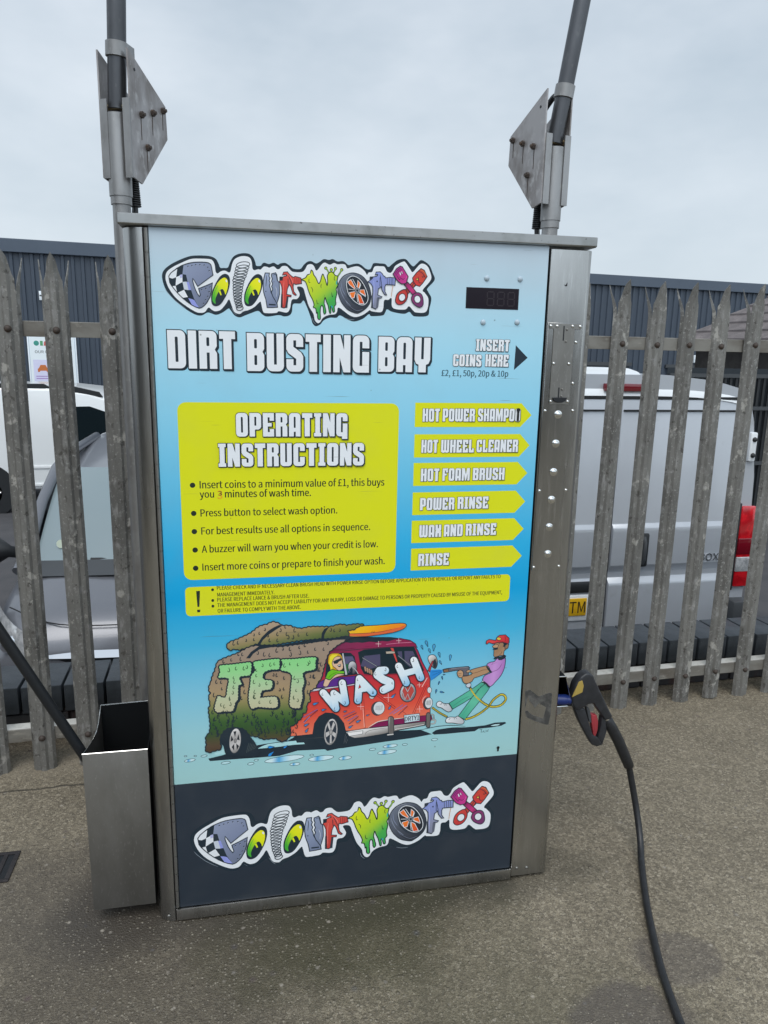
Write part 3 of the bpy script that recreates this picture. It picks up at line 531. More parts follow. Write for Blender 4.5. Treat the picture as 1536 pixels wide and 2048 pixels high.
  ["F","a9c93a",0,0,"K",0,"3938,16151 3935,16138 3926,16131 3914,16130 3905,16137 3901,16149 3904,16161 3914,16169 3925,16170 3935,16163"],
  ["L","K",30,0,0,"3960,15971 4017,16048 4067,16139"],
  ["F","K",0,0,"K",0,"4095,16127 4090,16109 4077,16095 4060,16090 4043,16094 4030,16106 4025,16124 4030,16142 4042,16155 4060,16161 4077,16157 4090,16144"],
  ["L","8fbf35",12,0,0,"3960,15971 4017,16048 4067,16139"],
  ["F","a9c93a",0,0,"K",0,"4079,16126 4075,16114 4066,16106 4054,16105 4045,16113 4041,16124 4045,16137 4054,16145 4065,16145 4075,16138"],
  ["F",[3364,15969,3912,15297,["cfd926","bfd22c","a4c832","46ab4c","3c9f55"]],1,14,"Kg",0,"3179,15887 3264,15931 3307,15994 3364,16010 3386,16092 3421,16067 3442,15999 3492,15933 3550,15818 3593,15882 3614,15965 3643,16020 3671,15967 3700,15899 3737,15784 3751,15874 3743,15983 3779,16053 3822,16071 3865,16063 3916,16003 3974,15985 3960,15895 3975,15799 3939,15715 3954,15632 3926,15492 3934,15395 3898,15338 3905,15241 3876,15219 3854,15267 3839,15323 3818,15336 3822,15210 3796,15198 3774,15293 3759,15362 3723,15444 3694,15527 3672,15429 3687,15346 3712,15221 3680,15171 3658,15220 3651,15317 3622,15355 3593,15315 3586,15204 3590,15078 3560,15053 3528,15090 3524,15202 3503,15187 3485,15284 3434,15311 3449,15367 3420,15463 3363,15571 3320,15680 3292,15775 3250,15856"],
  ["L","Kg",9,1,0,"3342,15914 3335,15859 3349,15825 3371,15846"],
  ["L","Kg",9,1,0,"3378,15737 3413,15697 3420,15628"],
  ["L","Kg",9,1,0,"3506,15479 3514,15410 3535,15383 3550,15404"],
  ["L","Kg",9,1,0,"3607,15814 3600,15745 3614,15724"],
  ["L","Kg",9,1,0,"3902,15989 3895,15920 3912,15893"],
  ["L","Kg",9,1,0,"3838,15642 3846,15573 3860,15546 3870,15574"],
  ["L","Kg",9,1,0,"3679,15582 3672,15526"],
  ["L","e6ea7a",9,1,0,"3328,15968 3350,15989 3393,16038"],
  ["L","e6ea7a",8,1,0,"3793,16026 3837,16041"],
  ["F","3fae9a",0,0,"K",0,"3938,15894 3960,15881 3956,15798 3931,15825"],
  ["F","3a9fae",0,0,"K",0,"3825,15364 3868,15337 3840,15295"],
  ["F",[4000,15855,4576,15316,["6b7280","4a4f5a","33373f"]],1,12,"K",0,"3972,15716 4000,15855 4086,15982 4202,16048 4332,16070 4493,16025 4612,15918 4688,15768 4720,15602 4693,15432 4606,15317 4474,15229 4386,15212 4208,15277 4076,15413 4002,15564"],
  ["F","K2",0,0,"K",0,"4146,15777 4159,15902 4246,15995 4362,16013 4494,15956 4614,15807 4683,15614 4678,15460 4590,15359 4458,15348 4310,15421 4191,15557"],
  ["L","8a93a6",9,1,0,"4022,15773 4052,15649 4133,15499 4266,15363"],
  ["L","7f88a0",9,1,0,"4058,15857 4073,15719 4147,15583"],
  ["L","525866",9,1,0,"4001,15689 4045,15552 4134,15415"],
  ["L","6a7080",9,1,0,"4104,15554 4207,15389 4355,15282"],
  ["L","6a7080",9,1,0,"4267,15335 4400,15269 4547,15301"],
  ["L","8b8f98",9,1,0,"4086,15955 4202,16028 4333,16044"],
  ["L","22262c",9,1,0,"4208,15375 4296,15301 4415,15248"],
  ["F","2b2f36",1,9,"W",0,"4172,15778 4177,15903 4253,15988 4348,15999 4465,15941 4570,15806 4646,15627 4648,15487 4575,15403 4472,15400 4339,15477 4220,15613"],
  ["F",[4203,15931,4560,15414,["e8743c","ea7a33","d9492f"]],0,8,"W",0,"4189,15876 4268,15927 4368,15750 4350,15729 4240,15808"],
  ["F",[4203,15931,4560,15414,["e8743c","ea7a33","d9492f"]],0,8,"W",0,"4419,15914 4478,15851 4450,15746 4406,15765"],
  ["F",[4203,15931,4560,15414,["e8743c","ea7a33","d9492f"]],0,8,"W",0,"4461,15712 4563,15725 4602,15591 4476,15656"],
  ["F",[4203,15931,4560,15414,["e8743c","ea7a33","d9492f"]],0,8,"W",0,"4417,15641 4492,15587 4567,15421 4460,15418 4429,15536"],
  ["F",[4203,15931,4560,15414,["e8743c","ea7a33","d9492f"]],0,8,"W",0,"4234,15648 4377,15681 4341,15540 4279,15529"],
  ["L","W",8,0,0,"4304,15942 4401,15772"],
  ["L","W",8,0,0,"4488,15831 4453,15732"],
  ["L","W",8,0,0,"4602,15570 4454,15663"],
  ["L","W",8,0,0,"4395,15647 4420,15452"],
  ["L","W",8,0,0,"4212,15724 4365,15708"],
  ["F","8a8f98",0,8,"K",0,"4457,15715 4460,15697 4457,15679 4450,15663 4438,15651 4423,15644 4407,15642 4390,15646 4375,15655 4363,15669 4356,15685 4353,15703 4356,15721 4363,15737 4375,15749 4390,15756 4406,15758 4423,15754 4438,15745 4450,15731"],
  ["F","K",0,0,"K",0,"4432,15707 4432,15690 4424,15677 4410,15673 4396,15679 4387,15694 4387,15711 4395,15723 4409,15727 4423,15721"],
  ["F",[4728,16047,4917,15355,["8b97d2","8690c4","8a8ea6","7d8194"]],0,12,"K",0,"4809,16043 4830,16107 4918,16117 4963,16084 5001,16030 5031,16024 5039,15990 5157,16008 5269,15995 5265,15844 5056,15851 5035,15808 5037,15696 5079,15627 5031,15629 4970,15722 4946,15805 4924,15776 4888,15754 4875,15621 4972,15582 4943,15553 4876,15558 4865,15353 4831,15312 4784,15334 4736,15349 4744,15462 4750,15575 4760,15687 4754,15798 4708,15866 4642,15892 4693,15921 4696,15998 4787,16005 4846,16021 4868,16046 4852,16066"],
  ["F","K2",0,0,"K",0,"4699,15998 4772,16005 4758,15965 4708,15922"],
  ["F","K2",0,0,"K",0,"4729,15602 4757,15603 4769,15343 4736,15346"],
  ["F","5f6472",0,0,"K",0,"4854,15550 4913,15552 4887,15354 4840,15324"],
  ["L","K",7,0,0,"5083,15991 5089,15852"],
  ["L","K",7,0,0,"5128,15993 5134,15853"],
  ["L","K",7,0,0,"5172,15994 5178,15855"],
  ["L","K",7,0,0,"5209,15996 5215,15856"],
  ["L","K",10,1,0,"4919,16055 4944,15930 4969,15764"],
  ["L","aab4e6",8,1,0,"4774,15924 4792,15744 4783,15393"],
  ["F","K",0,0,"K",0,"4870,15911 4866,15898 4856,15892 4845,15897 4840,15910 4845,15923 4855,15929 4865,15924"],
  ["L","K",9,0,0,"4920,15999 4921,15804"],
  ["L","c08a5a",8,0,0,"5220,15835 5200,15730 5184,15596"],
  ["F","c2483f",0,11,"K",0,"5609,15870 5675,15936 5752,15861 5657,15766 5555,15643 5470,15711"],
  ["F",[5312,15733,5545,15458,["cf4a40","b8393c"]],1,12,"K",0,"5280,15521 5314,15649 5402,15729 5507,15757 5562,15657 5542,15543 5469,15453 5365,15422 5301,15458"],
  ["F","W",0,11,"K",0,"5506,15569 5496,15545 5480,15525 5459,15511 5436,15504 5412,15505 5391,15514 5373,15530 5362,15551 5357,15576 5360,15601 5370,15625 5386,15645 5407,15659 5430,15666 5454,15665 5475,15656 5493,15640 5504,15619 5509,15595"],
  ["F",[5683,15915,5978,16136,["cc3c40","c9493c","b84438"]],0,13,"K",0,"5665,16012 5752,16128 5855,16223 5934,16188 6003,16053 5909,15916 5836,15836 5745,15861 5682,15943"],
  ["L","K",9,1,0,"5804,16165 5895,16119 5975,16010"],
  ["L","e08a50",7,1,0,"5840,16201 5932,16149 5988,16067"],
  ["L","K",10,0,0,"5882,16056 5909,16028"],
  ["L","K",10,0,0,"5912,16071 5936,16043"],
  ["L","K",9,1,0,"5800,16045 5819,15920 5894,15922"],
  ["F","e8d24a",0,7,"K",0,"5748,16002 5793,16010 5799,15968 5757,15974"],
  ["L","K",10,1,0,"5738,16078 5783,16094"],
  ["L","K",10,0,0,"5655,15830 5698,15908"],
  ["L","K",9,0,0,"5693,15810 5737,15875"],
  ["F",[5473,15907,5751,15649,["4a2a48","a8326e","c23a78","6a2f58"]],0,12,"K",0,"5474,15865 5547,15924 5624,15857 5765,15699 5683,15640 5582,15743"],
  ["F",[5690,15661,5910,15413,["8a3a6a","6f3a68"]],1,12,"K",0,"5647,15575 5690,15661 5795,15700 5887,15654 5925,15527 5917,15427 5843,15379 5727,15433 5664,15505"],
  ["F","W",0,11,"K",0,"5859,15572 5862,15546 5858,15522 5847,15500 5830,15484 5809,15475 5786,15474 5764,15481 5744,15495 5728,15515 5718,15539 5715,15565 5719,15589 5730,15610 5747,15626 5768,15635 5791,15636 5813,15630 5834,15616 5850,15596"],
  ["F",[5257,16178,5532,15938,["93357f","b83682","c23a8a"]],0,13,"K",0,"5212,16079 5287,16193 5374,16255 5422,16240 5469,16173 5562,16037 5515,15888 5414,15874 5323,15930 5261,16012"],
  ["L","5a2050",8,1,0,"5252,16067 5317,16167 5398,16219"],
  ["L","5a2050",7,1,0,"5275,16040 5340,16140 5428,16192"],
  ["F","W",0,0,"K",0,"5356,16113 5378,16127 5397,16070 5379,16055"],
  ["F","K",0,0,"K",0,"5378,16127 5389,16131 5409,16073 5397,16067"],
  ["F","W",0,0,"K",0,"5400,16145 5418,16135 5432,16093 5414,16098"],
  ["F","K",0,0,"K",0,"5418,16135 5428,16132 5441,16096 5432,16093"],
  ["L","K",9,1,0,"5305,16048 5359,15966 5381,15988"],
  ["L","5a2050",9,1,0,"5358,16022 5441,15976 5515,16007"],
  ["L","e66ab4",8,1,0,"5471,15963 5515,16007 5522,16049"],
 ],
 'cartoon': [
  ["F","K",0,0,"K",0,"834,4523 1203,4587 1564,4715 2122,4788 2797,4839 3482,5230 4410,4898 5595,4858 6199,4838 6509,4681 5963,4619 5302,4581 4708,4539 4179,4498 3597,4513 3023,4535 2567,4433 2004,4436 1447,4446 870,4451"],
  ["F","K",0,0,"K",0,"6500,4714 6602,4788 6706,4807 7057,4829 7413,4802 7645,4801 7949,4812 8216,4865 8506,4863 8530,4823 8403,4764 8133,4736 7773,4730 7669,4667 7241,4664 6888,4657 6571,4666"],
  ["L","K",14,1,0,"6182,4830 6442,4867 6703,4895 7055,4889 7412,4828"],
  ["F","bcdde0",0,0,"K",0,"8094,4791 8219,4818 8364,4815 8311,4781 8185,4773"],
  ["F","a9d3d6",0,0,"K",0,"2028,4681 2154,4744 2289,4785 2637,4807 2987,4814 3006,4756 3182,4747 3205,4702 2927,4705 2539,4687 2345,4679"],
  ["F","a9d3d6",0,0,"K",0,"977,4662 1262,4784 1286,4611 1163,4612 1013,4605"],
  ["F",[4812,7203,4986,4477,["8f2a50","a82c48","c93a3c","d8503f","e27a5e","e58a6c"]],0,14,"K",0,"3674,6872 3819,7175 4599,7171 5241,7177 5980,7158 6060,7035 6192,6706 6357,6394 6407,6228 6407,6071 6425,5690 6438,5306 6456,5060 6330,5045 5417,4943 4800,4958 4237,4969 4189,5188 4048,5400 3909,5487 3726,5514 3565,5428 3451,5250 3405,4954 3085,4944 2774,4945 2738,5247 3031,5689 3227,6303"],
  ["F","K",0,0,"K",0,"4133,7356 4258,7499 4511,7505 4936,7464 5344,7440 5560,7401 5844,7339 5978,7245 5453,7344 5131,7329 4597,7328"],
  ["F",[3966,7211,5889,7273,["7a2a50","8f2c52","8a2a4c"]],0,11,"K",0,"3809,7165 3924,7235 4049,7328 4217,7378 4343,7354 4512,7360 4640,7337 4810,7360 4981,7332 5130,7359 5281,7336 5453,7380 5582,7399 5866,7315 5996,7221 6043,7116 5980,7149 5241,7177 4599,7167 4176,7144"],
  ["L","d98aa6",8,0,0,"5240,7255 5563,7270 5890,7268"],
  ["L","5a1a34",8,1,0,"3882,7189 4176,7189 4472,7202"],
  ["L","5a1a34",7,1,0,"4705,7227 4918,7228"],
  ["F","20303a",0,0,"K",0,"3706,6488 3747,6867 3815,7091 4134,7106 4346,7084 4449,6979 4494,6728 4527,6498 4224,6474"],
  ["F","5a5878",0,0,"K",0,"4188,6995 4389,6992 4450,6866 4478,6615 4245,6541"],
  ["F","2f6a48",0,0,"K",0,"4211,6792 4285,6798 4287,6538 4223,6542"],
  ["F","1e2e36",0,11,"K",0,"4537,7085 4685,7143 5242,7158 5954,7142 6101,6781 6225,6496 6179,6407 5474,6455 4866,6470 4694,6505 4617,6651"],
  ["F","504d68",0,0,"K",0,"4687,6981 5090,7001 5104,6687 4821,6615 4601,6720"],
  ["F","504d68",0,0,"K",0,"5530,7045 5645,7045 5666,6809 5599,6871"],
  ["F","504d68",0,0,"K",0,"5710,7046 5929,7032 6081,6713 6045,6577 5909,6564 5729,6736"],
  ["F","cf4a44",0,7,"K",0,"5345,7159 5426,7147 5472,7004 5545,6760 5511,6751 5430,6961"],
  ["F","b3a898",0,6,"K",0,"5226,7065 5373,7067 5471,7045 5461,7000 5245,7000"],
  ["L","K",30,0,0,"4641,6939 5036,6664"],
  ["L","8d8f98",13,0,0,"4641,6939 5036,6664"],
  ["L","K",28,0,0,"5550,6935 5897,6629"],
  ["L","8d8f98",12,0,0,"5550,6935 5897,6629"],
  ["F","K",0,0,"K",0,"4763,6594 4762,6576 4753,6562 4738,6555 4722,6557 4707,6568 4700,6584 4681,6672 4682,6689 4691,6703 4706,6710 4722,6708 4736,6698 4744,6682"],
  ["F","b08a72",0,0,"K",0,"4752,6592 4752,6581 4746,6571 4736,6566 4725,6568 4715,6575 4710,6586 4692,6673 4692,6685 4698,6694 4708,6699 4719,6698 4728,6691 4734,6680"],
  ["F","K",0,0,"K",0,"4817,6556 4816,6538 4807,6524 4793,6517 4776,6519 4762,6530 4754,6546 4735,6634 4736,6652 4745,6666 4760,6673 4776,6671 4791,6660 4798,6644"],
  ["F","b08a72",0,0,"K",0,"4806,6554 4806,6543 4800,6533 4790,6528 4779,6530 4770,6537 4764,6548 4746,6636 4746,6647 4752,6657 4762,6661 4773,6660 4783,6653 4788,6642"],
  ["F","K",0,0,"K",0,"4871,6529 4870,6512 4862,6498 4847,6491 4830,6493 4816,6503 4808,6520 4790,6608 4790,6625 4799,6639 4814,6646 4831,6644 4845,6634 4852,6617"],
  ["F","b08a72",0,0,"K",0,"4861,6528 4860,6516 4854,6507 4844,6502 4833,6503 4824,6510 4819,6521 4800,6609 4800,6621 4806,6630 4816,6635 4827,6634 4837,6627 4842,6616"],
  ["F","K",0,0,"K",0,"4915,6497 4914,6479 4905,6465 4890,6458 4874,6460 4859,6471 4852,6487 4833,6575 4834,6593 4843,6607 4857,6614 4874,6612 4888,6601 4896,6585"],
  ["F","b08a72",0,0,"K",0,"4904,6495 4904,6483 4898,6474 4888,6469 4877,6471 4867,6478 4862,6489 4843,6577 4844,6588 4850,6598 4860,6602 4871,6601 4880,6594 4886,6583"],
  ["F","c99a28",1,8,"K",0,"3783,6843 3803,7043 3882,7100 4050,7089 4131,7004 4153,6874 4121,6662 3863,6657 3838,6682 3846,6771"],
  ["F","e5d53c",0,0,"K",0,"3810,6863 3830,7018 3893,7070 4029,7068 3967,6987 3909,6857 3888,6678 3852,6681"],
  ["F","d8b498",1,9,"K",0,"3888,6858 3946,6984 4051,7009 4115,6944 4162,6750 4138,6661 4053,6633 3968,6707 3905,6767"],
  ["F","K",0,0,"K",0,"3908,6890 4030,6938 4106,6965 4119,6906 4062,6880 4014,6823 3936,6819"],
  ["F","K",0,0,"K",0,"4014,6778 4111,6812 4095,6727 4048,6730"],
  ["F","W",0,0,"K",0,"4031,6772 4099,6795 4090,6773 4044,6758"],
  ["F","6fb82c",0,10,"K",0,"3721,6453 3775,6607 3880,6679 4032,6635 4185,6613 4198,6544 4032,6551 3906,6474 3826,6403"],
  ["L","3d7a1c",8,1,0,"3790,6459 3885,6543 4032,6605"],
  ["F","5a2f86",0,10,"K",0,"3464,6211 3569,6358 3674,6411 3822,6401 3927,6445 4491,6467 4493,6273 4269,6239 3759,6208"],
  ["F","d8b498",1,10,"K",0,"3670,6253 3685,6354 3721,6442 3832,6402 3948,6512 4054,6549 4213,6516 4065,6485 3938,6438 3847,6365 3770,6234"],
  ["F","c9c2cc",0,7,"K",0,"3338,6180 3759,6208 4269,6234 4493,6264 4493,6222 3971,6183 3338,6118"],
  ["F","b9bcc0",0,7,"K",0,"4124,7089 4168,7091 4270,6512 4213,6509"],
  ["F",[4306,6830,4458,6549,["d9d9dc","8d8d92","4a4a50"]],1,11,"K",0,"4281,6719 4316,6834 4412,6864 4487,6785 4499,6637 4441,6516 4372,6550 4308,6616"],
  ["F","K",0,0,"K",0,"4324,6649 4371,6713 4403,6643 4394,6530 4351,6567"],
  ["L","b9bcc0",14,1,0,"4403,6700 4489,6603 4548,6497"],
  ["L","7a2030",7,0,0,"4694,5824 4740,4989"],
  ["L","f0b8ac",10,0,0,"4674,5575 4716,5042"],
  ["L","7a2030",8,0,0,"5042,5934 5523,5520"],
  ["L","7a2030",8,0,0,"5032,5878 5500,5479"],
  ["L","7a2030",8,0,0,"6273,6056 5971,5319"],
  ["L","7a2030",8,0,0,"6332,6077 6019,5315"],
  ["L","f6d0c8",12,0,0,"6327,6280 6191,6033"],
  ["L","7a2030",7,0,0,"5693,5405 5803,5312"],
  ["L","7a2030",8,0,0,"4694,6475 5474,6432 6201,6405"],
  ["F","K",0,0,"K",0,"6046,5853 6021,5772 5977,5705 5918,5659 5851,5638 5781,5645 5717,5678 5664,5735 5627,5810 5610,5895 5614,5982 5640,6062 5684,6129 5742,6174 5809,6195 5878,6189 5942,6156 5996,6100 6033,6025 6051,5940"],
  ["F",[5652,6076,5997,5673,["d0d0d2","8f8f94","6a6a70"]],0,0,"K",0,"6025,5855 6002,5781 5963,5720 5910,5677 5850,5658 5788,5664 5731,5694 5683,5746 5651,5813 5636,5890 5640,5970 5663,6043 5703,6104 5755,6146 5814,6165 5876,6159 5933,6130 5981,6079 6014,6012 6029,5934"],
  ["F","b84a44",0,0,"K",0,"5983,5867 5965,5808 5933,5759 5892,5724 5845,5709 5797,5713 5752,5737 5715,5778 5690,5832 5679,5893 5682,5957 5700,6016 5732,6065 5773,6099 5819,6115 5867,6111 5912,6088 5949,6047 5975,5993 5986,5931"],
  ["L","K",26,0,0,"5735,6095 5822,5933 5908,6108"],
  ["L","b9b9bd",14,0,0,"5735,6095 5822,5933 5908,6108"],
  ["L","K",26,0,0,"5684,5949 5756,5717 5831,5875 5888,5694 5990,5913"],
  ["L","b9b9bd",14,0,0,"5684,5949 5756,5717 5831,5875 5888,5694 5990,5913"],
  ["F","4a4a50",0,8,"K",0,"5200,5490 5186,5433 5158,5386 5119,5352 5072,5335 5023,5337 4977,5357 4937,5394 4907,5444 4892,5501 4891,5561 4905,5617 4933,5664 4972,5698 5018,5715 5067,5713 5113,5693 5153,5656 5183,5607 5199,5550"],
  ["F","4a4a50",0,8,"K",0,"6477,5542 6466,5492 6445,5449 6416,5419 6381,5402 6344,5402 6309,5419 6279,5450 6257,5492 6246,5542 6245,5594 6256,5644 6277,5686 6307,5717 6341,5733 6378,5733 6413,5717 6443,5686 6464,5644 6476,5594"],
  ["F","d3d6d8",0,9,"K",0,"5235,5504 5222,5450 5195,5405 5159,5373 5115,5357 5069,5359 5025,5378 4988,5412 4960,5459 4945,5514 4944,5570 4958,5623 4984,5668 5021,5700 5064,5716 5110,5715 5154,5696 5191,5661 5219,5615 5234,5560"],
  ["L","K",5,0,0,"5015,5608 5008,5493"],
  ["L","K",5,0,0,"5044,5606 5037,5486"],
  ["L","K",5,0,0,"5074,5604 5067,5478"],
  ["L","K",5,0,0,"5108,5606 5101,5476"],
  ["L","K",5,0,0,"5142,5608 5135,5473"],
  ["L","K",5,0,0,"5171,5606 5164,5483"],
  ["F","d3d6d8",0,9,"K",0,"6491,5556 6481,5510 6463,5471 6437,5443 6407,5428 6374,5428 6344,5443 6318,5470 6299,5509 6289,5554 6288,5601 6298,5646 6317,5685 6342,5713 6373,5728 6405,5728 6435,5714 6461,5686 6481,5648 6491,5603"],
  ["L","K",5,0,0,"6337,5649 6331,5532"],
  ["L","K",5,0,0,"6357,5647 6351,5525"],
  ["L","K",5,0,0,"6377,5646 6372,5519"],
  ["L","K",5,0,0,"6401,5649 6396,5517"],
  ["L","K",5,0,0,"6424,5652 6419,5515"],
  ["L","K",5,0,0,"6445,5651 6439,5526"],
  ["F","d3d6d8",0,8,"K",0,"4969,5867 4966,5846 4956,5827 4941,5813 4921,5805 4899,5803 4878,5808 4858,5819 4842,5836 4832,5856 4828,5878 4831,5900 4841,5918 4856,5933 4876,5941 4897,5943 4919,5938 4939,5926 4954,5910 4965,5889"],
  ["F","d3d6d8",0,8,"K",0,"6455,5929 6453,5902 6446,5879 6434,5861 6418,5850 6400,5847 6382,5852 6365,5866 6352,5886 6343,5911 6339,5937 6341,5964 6349,5987 6361,6005 6376,6016 6394,6019 6412,6014 6429,6000 6442,5980 6451,5956"],
  ["L","K",5,1,0,"6372,5960 6410,5907"],
  ["L","f3c9c0",10,1,0,"6318,5787 6236,5705 6228,5578"],
  ["F","7d2250",0,10,"K",0,"4846,5010 5057,5135 5317,5174 5722,5199 6130,5229 6469,5232 6502,5116 6450,5069 5654,5043 5177,5015"],
  ["L","d8d5d2",14,1,0,"4818,5018 5056,5155 5316,5189 5746,5210"],
  ["F",[4941,4997,4992,4737,["e2e0de","a5a19d","6f6b68"]],0,12,"K",0,"4237,4944 4377,4970 4705,4997 5272,5014 5726,5037 6317,5064 6320,4956 5658,4879 5181,4797 4708,4757 4473,4753 4332,4816"],
  ["F","e6e4e2",0,7,"K",0,"4272,4928 4682,4943 4671,4855 4331,4821"],
  ["L","5a5653",8,1,0,"4743,4823 4777,4897 4918,4943 5273,4968"],
  ["L","f2f0ee",9,0,0,"5513,4909 5897,4935 6283,4985"],
  ["F","K",0,0,"K",0,"5496,4834 5486,4791 5457,4761 5416,4753 5375,4769 5345,4803 5333,4848 5325,5214 5335,5256 5364,5286 5404,5294 5445,5279 5476,5245 5488,5200"],
  ["F",[5322,6150,5450,6141,["77736f","d0cdca","6a6663"]],0,0,"K",0,"5479,4835 5471,4801 5448,4778 5416,4771 5383,4783 5359,4811 5350,4846 5342,5212 5350,5246 5373,5269 5405,5276 5437,5264 5461,5237 5471,5202"],
  ["F","K",0,0,"K",0,"6458,4929 6449,4897 6426,4875 6395,4869 6363,4882 6339,4909 6330,4944 6327,5260 6336,5293 6359,5315 6390,5320 6422,5308 6445,5281 6454,5247"],
  ["F",[6318,6078,6409,6071,["77736f","d0cdca","6a6663"]],0,0,"K",0,"6440,4931 6434,4907 6418,4891 6394,4887 6371,4897 6354,4916 6348,4942 6344,5259 6350,5282 6367,5298 6390,5302 6413,5293 6431,5274 6437,5249"],
  ["F","K",0,0,"K",0,"5465,4800 5476,4797 5485,4789 5490,4778 5488,4766 5482,4757 5471,4754 5328,4748 5317,4751 5308,4759 5304,4771 5305,4783 5312,4791 5322,4795"],
  ["F","c9c6c3",0,0,"K",0,"5466,4792 5474,4791 5480,4785 5483,4777 5482,4770 5477,4764 5470,4761 5327,4756 5320,4758 5314,4763 5311,4771 5312,4779 5316,4785 5323,4787"],
  ["L","K",30,1,0,"6449,5249 6523,5235 6546,5117"],
  ["L","b9b6b2",17,1,0,"6449,5249 6523,5235 6546,5117"],
  ["L","K",34,1,0,"6466,4982 6563,4987 6584,5075 6474,5085"],
  ["L","c9c6c2",20,1,0,"6466,4982 6563,4987 6584,5075 6474,5085"],
  ["F","c0d2da",0,9,"K",0,"5744,5286 6152,5304 6165,5098 5764,5067"],
  ["T","DRTY1","22323c","5772,5110 6145,5130",128],
  ["F","K",0,0,"K",0,"3405,4941 3451,5250 3565,5428 3725,5519 3909,5492 4048,5400 4189,5188 4237,4931 4286,4723 4170,4530 4053,4502 3774,4464 3543,4664 3428,4851"],
  ["F",[3703,5279,4029,4645,["d6d4d2","a7a4a2","b9b6b4","77736f"]],0,8,"55585c",0,"4026,4944 4004,4834 3968,4739 3921,4668 3868,4627 3815,4622 3766,4652 3726,4715 3700,4804 3690,4911 3696,5024 3718,5133 3754,5227 3801,5298 3853,5338 3906,5344 3955,5314 3994,5252 4021,5164 4032,5058"],
  ["F","K2",0,0,"K",0,"3994,4952 3975,4857 3945,4775 3907,4713 3864,4677 3821,4672 3782,4697 3750,4751 3730,4827 3722,4918 3728,5016 3747,5110 3776,5192 3814,5254 3857,5289 3900,5295 3939,5270 3970,5217 3991,5141 3999,5050"],
  ["F","bdbab8",0,5,"K",0,"3876,5021 3999,4930 3979,4797 3861,4934"],
  ["F","bdbab8",0,5,"K",0,"3882,4962 3887,4658 3827,4669 3839,4969"],
  ["F","bdbab8",0,5,"K",0,"3859,4934 3739,4838 3722,4977 3846,5026"],
  ["F","bdbab8",0,5,"K",0,"3838,4975 3759,5218 3809,5293 3874,5024"],
  ["F","bdbab8",0,5,"K",0,"3849,5029 3919,5275 3967,5183 3883,4968"],
  ["F","a5a2a0",0,6,"K",0,"3897,4975 3893,4956 3886,4939 3876,4927 3864,4920 3852,4920 3842,4926 3832,4937 3826,4954 3823,4973 3824,4993 3828,5012 3836,5029 3846,5041 3857,5048 3869,5048 3880,5043 3889,5031 3895,5015 3898,4996"],
  ["L","6a6e72",5,0,0,"4238,4880 4193,4630"],
  ["L","6a6e72",5,0,0,"4266,4827 4228,4652"],
  ["L","6a6e72",5,0,0,"4297,4748 4251,4624"],
  ["F",[1824,7278,1769,4609,["9a8878","9a8674","96806c","a08a6e","a58e6c","8a8456","57703e","33572f","3b5030","5a4a3a","4a3a30"]],1,20,"K",18,"1121,7054 1232,7127 1417,7195 1602,7264 1751,7335 1900,7406 2160,7420 2570,7360 3041,7392 3326,7416 3585,7444 3756,7445 3964,7472 4247,7478 4174,7393 4028,7313 3924,7231 3824,7148 3757,7001 3695,6781 3653,6604 3615,6460 3527,6342 3485,6232 3359,6151 3362,6168 3323,6066 3342,5875 3264,5797 3244,5587 3166,5551 3126,5427 3048,5370 2990,5289 2834,5196 2852,5067 2832,4961 2734,4863 2618,4830 2464,4930 2195,4932 2044,5010 1854,5069 1707,5251 1482,5312 1294,5287 1159,5131 1135,4964 1149,4773 979,4725 865,4693 774,4765 798,4911 795,5121 882,5239 907,5445 894,5612 883,5861 924,5981 893,6168 933,6267 900,6391 961,6582 1001,6720 1060,6858"],
  ["F","K",1,0,"K",0,"1159,5131 1303,5296 1482,5323 1707,5251 1854,5048 2002,4801 2044,4497 1577,4530 1276,4602 1207,4831 1138,4943"],
  ["F",[1386,5237,1618,4665,["e0dedc","a5a2a0","c5c2c0","77736f"]],0,8,"55585c",0,"1631,4929 1612,4827 1581,4737 1542,4670 1497,4630 1453,4623 1412,4649 1379,4704 1357,4785 1349,4882 1354,4986 1373,5087 1404,5176 1443,5243 1487,5282 1532,5289 1572,5265 1605,5210 1627,5130 1636,5033"],
  ["F","2f3338",0,0,"K",0,"1517,4882 1583,4809 1526,4701"],
  ["F","2f3338",0,0,"K",0,"1468,4879 1461,4696 1403,4794"],
  ["F","2f3338",0,0,"K",0,"1453,4984 1383,4944 1404,5112"],
  ["F","2f3338",0,0,"K",0,"1492,5052 1456,5209 1527,5215"],
  ["F","2f3338",0,0,"K",0,"1532,4990 1579,5127 1602,4962"],
  ["F","8d8a88",0,6,"K",0,"1522,4952 1519,4934 1513,4918 1506,4907 1498,4900 1489,4899 1481,4903 1475,4913 1471,4927 1469,4944 1470,4963 1473,4980 1479,4996 1486,5007 1495,5014 1503,5015 1511,5011 1517,5001 1521,4987 1523,4970"],
  ["L","55605f",6,0,0,"1822,4870 1760,4609"],
  ["L","55605f",6,0,0,"1860,4854 1798,4627"],
  ["L","55605f",6,0,0,"1898,4836 1837,4645"],
  ["L","55605f",6,0,0,"1935,4817 1875,4663"],
  ["L","55605f",6,0,0,"1973,4801 1914,4681"],
  ["L","55605f",6,0,0,"2011,4783 1952,4698"],
  ["F","K",0,0,"K",0,"1802,7110 1916,7264 2160,7434 2570,7401 3136,7462 3585,7521 3964,7532 4278,7558 4511,7511 4258,7448 3964,7455 3585,7429 3136,7387 2382,7356 2121,7320 1971,7216 1894,7104"],
  ["F",[4803,7783,4935,7509,["ecb726","efa51f","ea8a2a"]],1,12,"K",0,"4277,7675 4424,7702 4529,7772 4803,7779 5122,7783 5443,7801 5659,7794 5738,7743 5662,7646 5405,7567 5020,7522 4701,7502 4278,7534"],
